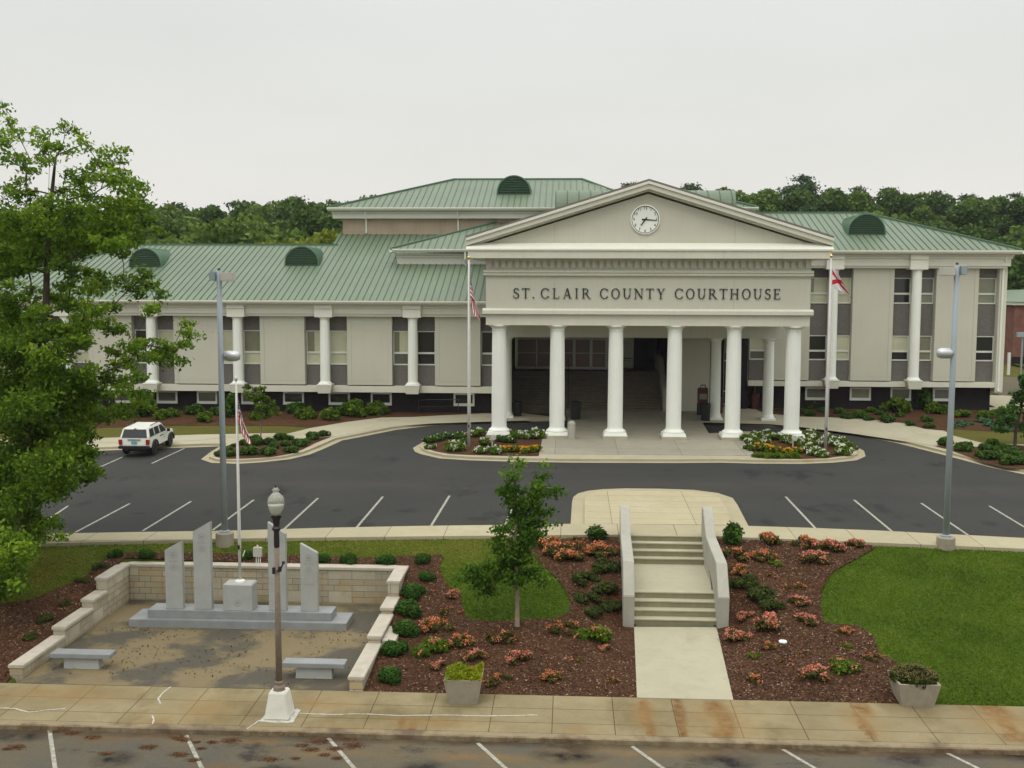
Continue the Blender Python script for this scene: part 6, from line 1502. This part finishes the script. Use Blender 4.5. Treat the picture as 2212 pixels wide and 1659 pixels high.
for i, (a, b_, w_) in enumerate([(440, 620, 150), (540, 628, 160), (700, 632, 160), (900, 630, 170)]):
    put(lil_, *c7(a, b_), w_*.205, f'grassy green tuft in the right flower bed, {ORD[i]} from the left', 'flower clump', 'lily tufts right of the plaza', 'lot')

# ------------------------------------------------------------------ trees built from measured foliage clumps
def blob_tree(name, base, trunk, blobs, leaf, lsize, per, label, cat='tree', bark='bark', r0=.3, depth=2.0, aspect=1.7, up=.45, vb=.5, flat=.75, group=None, rmin=.012, spread=.8, clus=.26, airy=1.0, zair=1e9):
    """trunk: list of world points; blobs: (centre, radius m).  branches are grown from the trunk to every clump."""
    o = empty(name, tuple(base), label, cat, group)
    nodes = [Vector(p) for p in trunk]; par = [-1]+list(range(len(trunk)-1)); wgt = [0]*len(nodes)
    order = sorted(range(len(blobs)), key=lambda i: min((Vector(blobs[i][0])-n).length for n in nodes))
    for i in order:
        c = Vector(blobs[i][0]); best, bd = 0, 1e9
        for j, n in enumerate(nodes):
            d_ = (c-n).length*(1.0 if c.z > n.z-.2 else 1.7)
            if d_ < bd and (j > 1 or len(nodes) < 3): best, bd = j, d_
        a = nodes[best]; mid = a.lerp(c, .5)+Vector((random.uniform(-.1, .1), random.uniform(-.1, .1), random.uniform(-.02, .12)))*min(1.5, bd*.5)
        nodes.append(mid); par.append(best); wgt.append(0); nodes.append(c); par.append(len(nodes)-2); wgt.append(1)
    for j in range(len(nodes)-1, 0, -1): wgt[par[j]] += wgt[j]
    tot = max(1, wgt[0])
    tm, lm = MB(), MB()
    nt_ = len(trunk)
    tr = [max(r0*.10, r0*math.sqrt(max(.012, wgt[j]/tot))) for j in range(nt_)]; tr[0] = r0*1.15
    for j in range(1, nt_): tr[j] = min(tr[j], tr[j-1])
    tm.tube([tuple(n) for n in nodes[:nt_]], tr, 12)
    for j in range(nt_, len(nodes)):
        a = nodes[par[j]]; ra_ = max(rmin, r0*.8*math.sqrt(wgt[j]/tot)); lm.tube([tuple(a), tuple(nodes[j])], [min(ra_*1.15, r0*.7), ra_*.8], 5, caps=False)
    trk = tm.build('trunk', M[bark], o, smooth=True, fix=False)
    for bc, br_ in blobs:                       # twigs
        if br_ > .25:
            for _ in range(3):
                q = Vector((random.gauss(0, 1), random.gauss(0, 1), random.gauss(.3, .6))).normalized()*br_*.9; lm.tube([tuple(bc), tuple(Vector(bc)+q)], [rmin, rmin*.4], 4, caps=False)
    lm.build('branches', M[bark], trk, smooth=True, fix=False)
    P, V_ = [], []
    for (c, r_) in blobs:
        n = max(16, int(per*r_*r_*(airy if c[2] > zair else 1))); k = max(3, int(r_*16)); sub = dirs(k)*(r_*spread*rng.random(k)**.5)[:, None]; sub[:, 2] *= flat
        pick = rng.integers(0, k, n); q = sub[pick]+rng.normal(size=(n, 3))*np.array([clus, clus, clus*.55])*min(max(r_, .35), .7); q[:, 2] -= .0
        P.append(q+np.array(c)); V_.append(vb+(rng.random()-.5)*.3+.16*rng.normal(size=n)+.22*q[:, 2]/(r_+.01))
    P = np.concatenate(P); V_ = np.concatenate(V_)
    meshobj('crown', leaf_mesh('crown', P-np.array(base), lsize*(0.75+.5*rng.random(len(P))), M[leaf], V_, up=up, aspect=aspect), o)
    return o
# big tree at the left edge
TYb = 38.5
def R2c(a, b_): return (a*.28169, 214.2+b_*.28169)
def R3c(a, b_): return (a*.36394, 681.5+b_*.36394)
up_b = [(30, 60, 40), (20, 130, 30), (60, 190, 50), (120, 240, 55), (30, 260, 50), (60, 350, 70), (140, 320, 30), (270, 240, 32), (340, 280, 46), (380, 270, 28), (500, 240, 56), (570, 250, 38), (605, 275, 22), (300, 370, 80), (380, 340, 52), (470, 380, 60), (540, 420, 52), (620, 340, 42), (650, 345, 36), (230, 460, 55), (380, 470, 80), (160, 470, 60), (90, 460, 65), (200, 560, 62), (700, 380, 38), (770, 400, 50), (850, 400, 56), (950, 400, 40), (740, 470, 62), (840, 490, 62), (920, 470, 46), (720, 560, 80), (800, 600, 80), (900, 590, 72), (950, 600, 56), (1000, 640, 56), (1060, 650, 56), (1120, 700, 46), (530, 560, 56), (600, 620, 66), (480, 690, 78), (620, 700, 70), (850, 650, 72), (940, 690, 64), (1030, 720, 64), (100, 640, 80), (200, 700, 80), (60, 760, 80), (260, 760, 80), (400, 790, 80), (520, 770, 74), (700, 740, 70),
        (830, 820, 100), (960, 820, 100), (1050, 800, 90), (700, 880, 100), (550, 880, 100), (400, 900, 110), (250, 900, 110), (100, 900, 100), (1100, 900, 74), (1180, 1000, 42), (1050, 960, 84), (900, 950, 100), (750, 1000, 100), (600, 1030, 105), (450, 1030, 110), (300, 1040, 110), (150, 1050, 120), (40, 1000, 100), (900, 1080, 90), (1020, 1080, 66), (780, 1110, 90), (660, 1140, 84), (500, 1160, 84), (250, 1170, 110), (100, 1180, 110), (930, 1180, 50),
        (60, 1300, 100), (200, 1290, 90), (450, 1280, 60), (560, 1300, 70), (660, 1330, 62), (760, 1390, 74), (540, 1420, 84), (680, 1470, 84), (800, 1440, 60), (950, 1380, 46), (1050, 1400, 50), (1120, 1330, 50), (1150, 1440, 52), (1210, 1500, 42), (1080, 1500, 46), (1000, 1450, 40), (1200, 1590, 42), (1150, 1620, 50), (400, 1520, 74), (250, 1500, 60), (50, 1480, 84), (120, 1600, 90), (300, 1640, 80), (520, 1600, 74), (700, 1590, 66), (850, 1600, 56), (20, 1600, 60)]
lo_b = [(100, 50, 105), (230, 100, 80), (350, 80, 74), (480, 60, 70), (600, 60, 60), (700, 90, 54), (760, 170, 46), (700, 210, 46), (830, 180, 52), (940, 190, 60), (1020, 200, 54), (1090, 180, 40), (1140, 90, 36), (1100, 60, 32), (1170, 120, 22), (1080, 270, 36), (980, 260, 46), (880, 250, 46), (760, 290, 52), (680, 300, 46), (820, 380, 46), (740, 390, 56), (640, 360, 56), (560, 350, 70), (500, 180, 60), (400, 200, 70), (280, 280, 90), (150, 250, 105), (40, 200, 90), (40, 400, 110), (180, 400, 120), (320, 380, 105), (450, 400, 100), (580, 470, 84), (700, 440, 48), (820, 470, 50), (850, 540, 52), (720, 560, 64), (580, 590, 66), (460, 520, 96), (320, 530, 120), (170, 560, 130), (40, 600, 130), (420, 640, 96), (520, 700, 50), (300, 700, 130), (150, 720, 140), (400, 780, 96), (480, 820, 70), (300, 860, 120), (150, 880, 140), (40, 850, 140), (430, 900, 80), (540, 920, 50), (580, 940, 32), (500, 960, 50), (400, 980, 66), (280, 1000, 96), (140, 1030, 120), (30, 1030, 120), (330, 1060, 50), (200, 1100, 50), (60, 1180, 110), (180, 1180, 60), (270, 1210, 50), (330, 1240, 42), (340, 1320, 32), (240, 1280, 50), (130, 1290, 80), (30, 1330, 80), (150, 1370, 60), (60, 1400, 80), (80, 1470, 70), (30, 1560, 50), (100, 1600, 32), (200, 1350, 32)]
blobs = []
for lst, cf, k in ((up_b, R2c, .28169), (lo_b, R3c, .36394)):
    for (a, b_, r_) in lst:
        x, y = cf(a, b_); rm = r_*k*TYb/F
        dep = random.gauss(0, .55+1.3*max(0, 1-x/330)) - 1.7*min(1, max(0, (y-1000)/200)); q = at_Y(x, y, TYb+dep); blobs.append(((q.x, q.y, q.z), rm))
        if r_ > 85 or (r_ > 50 and y > 640 and x < 200): q = at_Y(x+random.uniform(-12, 12), y+random.uniform(-10, 10), TYb+dep+random.choice((-1, 1))*random.uniform(.8, 2.2)); blobs.append(((q.x, q.y, q.z), rm*.9))
for x, y, r_ in [(-30, 300, 30), (-60, 420, 45), (-40, 520, 45), (-70, 640, 50), (-50, 760, 55), (-90, 880, 55), (-60, 1000, 55), (-40, 1120, 50), (-110, 760, 50), (-120, 560, 50), (-20, 1240, 40), (20, 1270, 30)]:
    q = at_Y(x, y, TYb+random.gauss(0, 1)-1.7*min(1, max(0, (y-1000)/200))); blobs.append(((q.x, q.y, q.z), r_*TYb/F))
tx = at_Y(40, 1255, TYb); base = Vector((tx.x, TYb, zg(tx.x, TYb)))
trunk = [base, at_Y(48, 1050, TYb), at_Y(66, 900, TYb), at_Y(88, 770, TYb), at_Y(99, 680, TYb), at_Y(101, 590, TYb), at_Y(106, 500, TYb), at_Y(112, 420, TYb), at_Y(118, 360, TYb)]
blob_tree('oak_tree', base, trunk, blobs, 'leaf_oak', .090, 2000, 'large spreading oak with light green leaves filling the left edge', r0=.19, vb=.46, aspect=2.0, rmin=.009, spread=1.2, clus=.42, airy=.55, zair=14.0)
# young tree in the middle lawn
sb = on_ground(1117, 1354); TYs = sb.y
bl = []
for a, b_, r_ in [(1260, 60, 24), (1260, 120, 40), (1240, 200, 62), (1230, 300, 84), (1280, 400, 84), (1520, 130, 26), (1500, 200, 46), (1450, 320, 84), (1580, 300, 42), (1620, 360, 30), (1420, 420, 84), (1200, 350, 54), (1330, 500, 88), (1430, 520, 80), (1540, 480, 26), (1270, 620, 104), (1400, 640, 94), (1560, 600, 24), (1170, 680, 70), (1210, 780, 92), (1340, 760, 94), (1430, 680, 54), (1230, 900, 100), (1330, 880, 88), (1160, 940, 80), (1040, 960, 66), (920, 1000, 66), (870, 980, 54), (830, 1040, 32), (1000, 1080, 74), (1050, 1160, 50), (950, 1050, 56), (1120, 1040, 74), (1240, 1020, 84), (1330, 1010, 66), (1430, 980, 54), (1480, 1030, 46), (1520, 1060, 32), (1280, 1080, 40)]:
    x, y = f5(a, b_); k = .264*TYs/F; q = at_Y(x, y, TYs+random.gauss(0, .35)); bl.append(((q.x, q.y, q.z), r_*k))
trunk = [sb, at_Y(1117, 1290, TYs), at_Y(1115, 1240, TYs), at_Y(1113, 1180, TYs), at_Y(1116, 1110, TYs), at_Y(1113, 1050, TYs), at_Y(1110, 1010, TYs)]
blob_tree('young_tree', sb, trunk, bl, 'leaf_sapling', .085, 3000, 'slim young tree with forked crown in front of the crossing walk', bark='bark_pale', r0=.075, rmin=.008, vb=.40, depth=.5, spread=1.15, clus=.42)
# small tree in the curved island by the left wing
q0 = on_lot(563, 951, .16); bl = []
for a, b_, r_ in [(180, 760, 40), (230, 790, 50), (290, 790, 40), (200, 830, 50), (280, 850, 60), (250, 890, 50), (330, 880, 50), (380, 890, 40), (300, 920, 60), (360, 930, 50), (270, 960, 50), (400, 960, 50), (340, 990, 50), (430, 990, 30), (310, 1010, 40)]:
    x, y = cL(a, b_); q = at_Y(x, y, q0.y+random.gauss(0, .3)); bl.append(((q.x, q.y, q.z), r_*.264*q0.y/F))
blob_tree('young_tree', q0, [q0, at_Y(564, 915, q0.y), at_Y(566, 880, q0.y), at_Y(560, 850, q0.y)], bl, 'leaf_lime', .15, 420, 'thin young tree with airy bright leaves in the curved left island', bark='bark_pale', r0=.05, rmin=.012, up=.7)
# dark tree at the right edge
q0 = on_lot(2192, 966, .16); bl = []
for i in range(46):
    t = i/45; y = 935-120*t; hw_ = 52*(1-t)**.75+8; x = 2214+random.uniform(-1, 1)*hw_*1.0; q = at_Y(x-5+10*t, y, q0.y+random.gauss(0, .7)); bl.append(((q.x, q.y, q.z), random.uniform(.3, .5)))
blob_tree('small_tree', q0, [q0, at_Y(2194, 930, q0.y), at_Y(2203, 890, q0.y), at_Y(2210, 850, q0.y), at_Y(2213, 820, q0.y)], bl, 'leaf_box', .16, 330, 'dark green small tree with a thin trunk at the right edge', r0=.09, vb=.62)

# ------------------------------------------------------------------ woods on the hills
def crown_pts(n, h, r_, kind):
    if kind == 'pine':
        k = 16; c = np.c_[rng.normal(size=(k, 2))*r_*.5, h*(.52+.45*rng.random(k))]; c[:, :2] *= (1.25-(c[:, 2:3]/h))
        pick = rng.integers(0, k, n); P = c[pick]+rng.normal(size=(n, 3))*np.array([.24, .24, .10])*r_
    else:
        k = 15; a = rng.random(k)*2*PI; zf = .34+.56*rng.random(k); rad = r_*.72*np.sqrt(np.clip(1-((zf-.55)/.48)**2, .05, 1))*rng.random(k)**.4
        c = np.c_[np.cos(a)*rad, np.sin(a)*rad, h*zf]; pick = rng.integers(0, k, n); d = dirs(n); P = c[pick]+d*(.30+.10*rng.random(n))[:, None]*r_*np.array([1, 1, .85])
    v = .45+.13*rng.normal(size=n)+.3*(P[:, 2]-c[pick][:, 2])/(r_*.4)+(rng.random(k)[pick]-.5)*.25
    return P, v
def forest_proto(h, r_, leaf, kind, n, ls, name):
    def mk():
        o = empty(name, (0, 0, 0)); P, v = crown_pts(n, h, r_, kind)
        meshobj('crown', leaf_mesh('crown', P, ls*(.7+.6*rng.random(n)), M[leaf], v, up=.35, aspect=1.3), o)
        MB().tube([(0, 0, -.5), (.1, 0, h*.4), (0, .1, h*.85)], [.3, .2, .07], 7).build('trunk', M['bark'], o); return o
    return mk
FP = {'a': [Proto(forest_proto(14, 4.6, 'forest_a', 'round', 5200, .42, 'hill_tree')) for _ in range(3)], 'b': [Proto(forest_proto(13, 4.8, 'forest_b', 'round', 5200, .42, 'hill_tree')) for _ in range(3)],
      'c': [Proto(forest_proto(12, 4.6, 'forest_c', 'round', 5200, .40, 'hill_tree')) for _ in range(2)], 'p': [Proto(forest_proto(17, 3.4, 'forest_p', 'pine', 3200, .38, 'pine_tree')) for _ in range(3)],
      'y': [Proto(forest_proto(9, 3.8, 'forest_y', 'round', 4200, .32, 'hill_tree'))]}
def hilltree(kind, xp, ytop, Y, label, group, wd=None):
    """tree whose top reaches the measured point"""
    pr = FP[kind]; k = CNT[kind] = CNT.get(kind, -1)+1
    q = at_Y(xp, ytop, Y); g = zg(q.x, Y)-.3; H0 = {'a': 14, 'b': 13, 'c': 12, 'p': 17, 'y': 9}[kind]; s = max(.35, (q.z-g)/H0)
    sw_ = min(max(s, .8), 1.35) if wd is None else wd
    return pr[k % len(pr)].place((q.x, Y, g), random.uniform(0, 6.28), (sw_, sw_, s), label, 'tree', group)
KN = {'a': 'dark broadleaf tree', 'b': 'mid-green broadleaf tree', 'c': 'light green broadleaf tree', 'p': 'tall dark pine', 'y': 'yellow-green tree'}
# skyline trees that can be told apart, left of the centre roofs and right of the pediment
LSK = [('a', 322, 432, 175), ('b', 345, 440, 170), ('p', 384, 436, 215), ('a', 415, 452, 205), ('p', 438, 444, 215), ('b', 462, 450, 200), ('a', 500, 432, 180), ('p', 520, 436, 210), ('b', 555, 436, 175), ('a', 590, 440, 170), ('b', 612, 438, 180), ('p', 640, 424, 200), ('a', 672, 420, 160), ('a', 702, 428, 165), ('p', 742, 422, 215), ('b', 790, 420, 230), ('a', 230, 440, 180), ('b', 270, 436, 185), ('a', 190, 446, 180)]
for i, (k, x, y, Y) in enumerate(sorted(LSK, key=lambda e: e[1])): hilltree(k, x, y, Y, f'{KN[k]} on the skyline left of the upper roof, {ORD[i]} from the left', 'skyline trees on the left')
LFR = [('c', 548, 462, 135), ('c', 520, 480, 128), ('b', 470, 468, 140), ('c', 430, 480, 132), ('y', 603, 512, 112), ('y', 700, 502, 108), ('y', 738, 480, 112), ('a', 640, 470, 138), ('a', 690, 450, 145), ('b', 390, 470, 140), ('a', 350, 462, 135), ('b', 580, 478, 130), ('a', 715, 455, 150), ('c', 655, 500, 120), ('b', 300, 480, 130), ('a', 250, 490, 130), ('b', 160, 490, 130), ('a', 60, 480, 135), ('b', 110, 470, 150), ('a', 10, 470, 150)]
for i, (k, x, y, Y) in enumerate(sorted(LFR, key=lambda e: e[1])): hilltree(k, x, y, Y, f'{KN[k]} close behind the left wing roof, {ORD[i]} from the left', 'trees behind the left wing')
RSK = [('p', 1362, 396, 220), ('p', 1488, 395, 215), ('a', 1560, 404, 190), ('b', 1600, 408, 180), ('b', 1640, 408, 185), ('p', 1665, 396, 210), ('p', 1720, 379, 200), ('p', 1745, 388, 205), ('a', 1700, 408, 190), ('a', 1780, 402, 185), ('p', 1800, 398, 215), ('b', 1830, 412, 190), ('p', 1862, 404, 210), ('a', 1890, 404, 190), ('p', 1925, 404, 210), ('a', 1955, 414, 190), ('p', 1975, 410, 215), ('a', 2000, 410, 195), ('p', 2030, 412, 210), ('a', 2065, 414, 200), ('p', 2095, 418, 210), ('b', 2120, 428, 195), ('p', 2150, 414, 205), ('a', 2180, 420, 195), ('p', 2200, 418, 205), ('a', 2235, 420, 195), ('p', 2260, 425, 200)]
for i, (k, x, y, Y) in enumerate(sorted(RSK, key=lambda e: e[1])):
    hilltree(k, x, y, Y, f'{KN[k]} on the skyline right of the pediment, {(ORD[i] if i < 14 else ORD[len(RSK)-1-i])} from the {"left" if i < 14 else "right"}', 'skyline trees on the right')
# the rest of the wooded hills reads as one mass: one object
def merged_wood():
    Ps, Vs, Ss, Ks = [], [], [], []
    tr = MB(); mats_ = ['forest_a', 'forest_b', 'forest_c', 'forest_p']
    spots = []
    for Y in (150, 165, 180, 195, 210, 226, 242):
        xa, xb = at_Y(-120, 500, Y).x, at_Y(2330, 500, Y).x; X = xa
        while X < xb:
            spots.append((X+random.uniform(-2, 2), Y+random.uniform(-5, 5))); X += random.uniform(5.0, 8.0)
    for Y in (132, 140):
        X = at_Y(1600, 500, Y).x
        while X < at_Y(2330, 500, Y).x: spots.append((X, Y+random.uniform(-3, 3))); X += random.uniform(5, 7)
    for X, Y in spots:
        xp = 1230+X/Y*F
        if 860 < xp < 1480 and Y < 215: continue
        lim = 442 if xp < 860 else 420                                    # keep below the measured skyline
        zmax = 12+(609-lim)/F*Y; g = zg(X, Y); k = random.choices((0, 1, 2, 3), (4, 5, 2, 2))[0]
        h = min(random.uniform(10, 14.5), zmax-g-random.uniform(.2, 1.6))
        if h < 4: continue
        n = int(2200 if Y < 200 else 1700)
        P, v = crown_pts(n, h, random.uniform(4.0, 5.2) if k < 3 else 3.2, 'pine' if k == 3 else 'round')
        Ps.append(P+np.array([X, Y, g])); Vs.append(v+random.uniform(-.12, .12)); Ks += [k]*n
        tr.tube([(X, Y, g-.5), (X, Y, g+h*.7)], [.28, .1], 5, caps=False)
    P = np.concatenate(Ps); V_ = np.concatenate(Vs); K_ = np.array(Ks)
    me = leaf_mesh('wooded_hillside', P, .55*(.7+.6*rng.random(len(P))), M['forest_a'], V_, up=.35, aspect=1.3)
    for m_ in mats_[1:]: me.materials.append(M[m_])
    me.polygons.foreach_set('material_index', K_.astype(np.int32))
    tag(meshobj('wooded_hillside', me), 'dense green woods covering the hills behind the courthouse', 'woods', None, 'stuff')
    tag(tr.build('wooded_hillside_trunks', M['bark'], fix=False), 'tree trunks inside the dense hill woods', None, None, 'stuff')
merged_wood()

# ------------------------------------------------------------------ mulch chips, grass tufts, leaf litter, pine straw (uncountable)
def pip(x, y, poly):
    c = False; n = len(poly); j = n-1
    for i in range(n):
        if (poly[i][1] > y) != (poly[j][1] > y) and x < (poly[j][0]-poly[i][0])*(y-poly[i][1])/(poly[j][1]-poly[i][1])+poly[i][0]: c = not c
        j = i
    return c
def scatter(poly, n, zf, off=.02):
    x0, x1 = min(p[0] for p in poly), max(p[0] for p in poly); y0, y1 = min(p[1] for p in poly), max(p[1] for p in poly); out = []
    for _ in range(n):
        x, y = random.uniform(x0, x1), random.uniform(y0, y1)
        if pip(x, y, poly): out.append((x, y, zf(x, y)+off))
    return np.array(out)
for poly, n in ((mul_l, 60000), (mul_r, 26000)):
    P = scatter([(max(-21, p[0]), p[1]) for p in poly], n, zg, .022); P = P[np.array([not (-17.3 < p[0] < -6.1 and p[1] < 40.4) for p in P])]
    tag(meshobj('wood_chips', leaf_mesh('wood_chips', P, .028*(.5+1.2*rng.random(len(P))), M['chips'], rng.random(len(P))**1.8, up=2.5, aspect=2.6)), 'loose brown bark chips lying over the mulch', None, None, 'stuff')
lawn_r = [(12, 43.2), (24, 42.4), (24, 31.4), (9.5, 31.4)]+gp([f8(1500, 860), f8(1400, 760), f8(1290, 700), f8(1250, 590), f8(1160, 530), f8(1040, 520), f8(940, 510), f8(915, 400), f8(930, 290), f8(1000, 185), f8(1140, 105), f8(1275, 30)])[::1]
lawn_c = gp([f5(690, 880), f5(650, 950), f5(710, 1085), f5(815, 1170), f5(860, 1340), f5(1100, 1385), f5(1600, 1360), f5(1700, 1320), f5(1715, 1230), f5(1640, 1090), f5(1500, 960), f5(1370, 815), f5(1440, 750)])
def pip_np(X, Y, poly):
    c = np.zeros(len(X), bool); n = len(poly); j = n-1
    for i in range(n):
        xi, yi = poly[i]; xj, yj = poly[j]
        if yi != yj: c ^= ((yi > Y) != (yj > Y)) & (X < (xj-xi)*(Y-yi)/(yj-yi)+xi)
        j = i
    return c
nG = 330000; gx = rng.uniform(-23, 25, nG); gy = rng.uniform(31.3, 44.3, nG)
wob = .09*np.sin(gx*23+gy*3)+.07*np.sin(gy*31)+.10*rng.normal(size=nG)*(rng.random(nG) > .6)
kp = ~pip_np(gx+wob, gy, mul_l) & ~pip_np(gx+wob, gy, mul_r) & ~((gx > -17.4) & (gx < -6.0) & (gy < 40.5)) & ~((gx > 1.9) & (gx < 6.0)) & (gy < np.interp(gx, _wx, _wy)-.0)
gx, gy = gx[kp], gy[kp]; gz_ = np.array([zg(a, b_) for a, b_ in zip(gx, gy)])
dry = np.maximum(np.clip((1.5-gx)/5.5, 0, 1)*np.clip((gy-39.5)/3, 0, 1), np.clip((-16-gx)/3, 0, 1))
P = np.c_[gx, gy, gz_-.02]; vv = .35+.16*rng.normal(size=len(P))+.22*np.sin(gx*.9+gy*.5+np.sin(gy*1.7))*np.cos(gy*.8-gx*.3)+.12*np.sin(gx*3.1+np.sin(gy*2))*np.sin(gy*2.3)+.4*dry+.25*(rng.random(len(P))>.93)
tag(meshobj('grass_blades', leaf_mesh('grass_blades', P, .030*(.6+.8*rng.random(len(P))), M['grassblade'], vv, up=.1, aspect=2.6)), 'short mown grass blades of the lawns', 'grass', None, 'stuff')
# brown leaves on the memorial floor and pine straw in the gutter
n = 900; P = np.c_[rng.uniform(-16.5, -6.9, n), 31.5+rng.random(n)**.8*5.2, np.full(n, -.2)]; P = P[np.sin(P[:, 0]*2.1)+np.cos(P[:, 1]*1.7)+rng.normal(size=n)*.8 > -.2]
tag(meshobj('fallen_leaves', leaf_mesh('fallen_leaves', P, .045*(.6+rng.random(len(P))), M['straw'], up=2, aspect=1.6)), 'small brown fallen leaves on the memorial floor', None, None, 'stuff')
Ps = []
for a, b_, r_ in [(240, 575, 60), (430, 590, 35), (345, 603, 25), (440, 612, 30), (570, 640, 30), (95, 700, 38), (40, 712, 15), (1090, 640, 35), (1130, 655, 30), (1300, 670, 20), (1415, 660, 40), (1205, 670, 16), (1235, 708, 16), (1100, 745, 35), (1190, 780, 25), (910, 700, 36), (650, 740, 26), (1660, 775, 30), (1850, 690, 25), (1910, 715, 30), (1960, 665, 45), (2060, 710, 30), (2130, 640, 60), (2170, 690, 45), (1990, 748, 20), (1810, 770, 15), (2070, 768, 20)]:
    q = at_z(*c9(a, b_), -.41); rm = r_*.3521*28/F*1.0
    n = int(150+2400*rm); s = rng.normal(size=(n, 2)); s[:, 0] += .5*np.sin(s[:, 1]*3+a); Ps.append(np.c_[q.x+s[:, 0]*rm*.75, q.y+s[:, 1]*rm*.5, -.409+.025*rng.random(n)*np.exp(-(s**2).sum(1))])
P = np.concatenate(Ps); P = P[P[:, 1] < 28.3]
tag(meshobj('pine_straw', leaf_mesh('pine_straw', P, .013*(.6+rng.random(len(P))), M['straw'], up=3, aspect=4)), 'rusty brown clumps of washed pine straw on the street', None, None, 'stuff')
print('objects', len(bpy.data.objects))

# ------------------------------------------------------------------ thin haze over the distance
def haze(dens):
    me = MB().box(-400, 400, -6, 300, -2, 60).build('haze', M['white'])
    me.data.materials.clear(); m = bpy.data.materials.new('haze'); m.use_nodes = True; t = m.node_tree; t.nodes.clear()
    v = t.nodes.new('ShaderNodeVolumePrincipled'); v.inputs['Color'].default_value = (.93, .96, 1, 1); v.inputs['Density'].default_value = dens; v.inputs['Anisotropy'].default_value = .2
    o = t.nodes.new('ShaderNodeOutputMaterial'); t.links.new(v.outputs[0], o.inputs['Volume']); me.data.materials.append(m); me['kind'] = 'stuff'
haze(.00013)
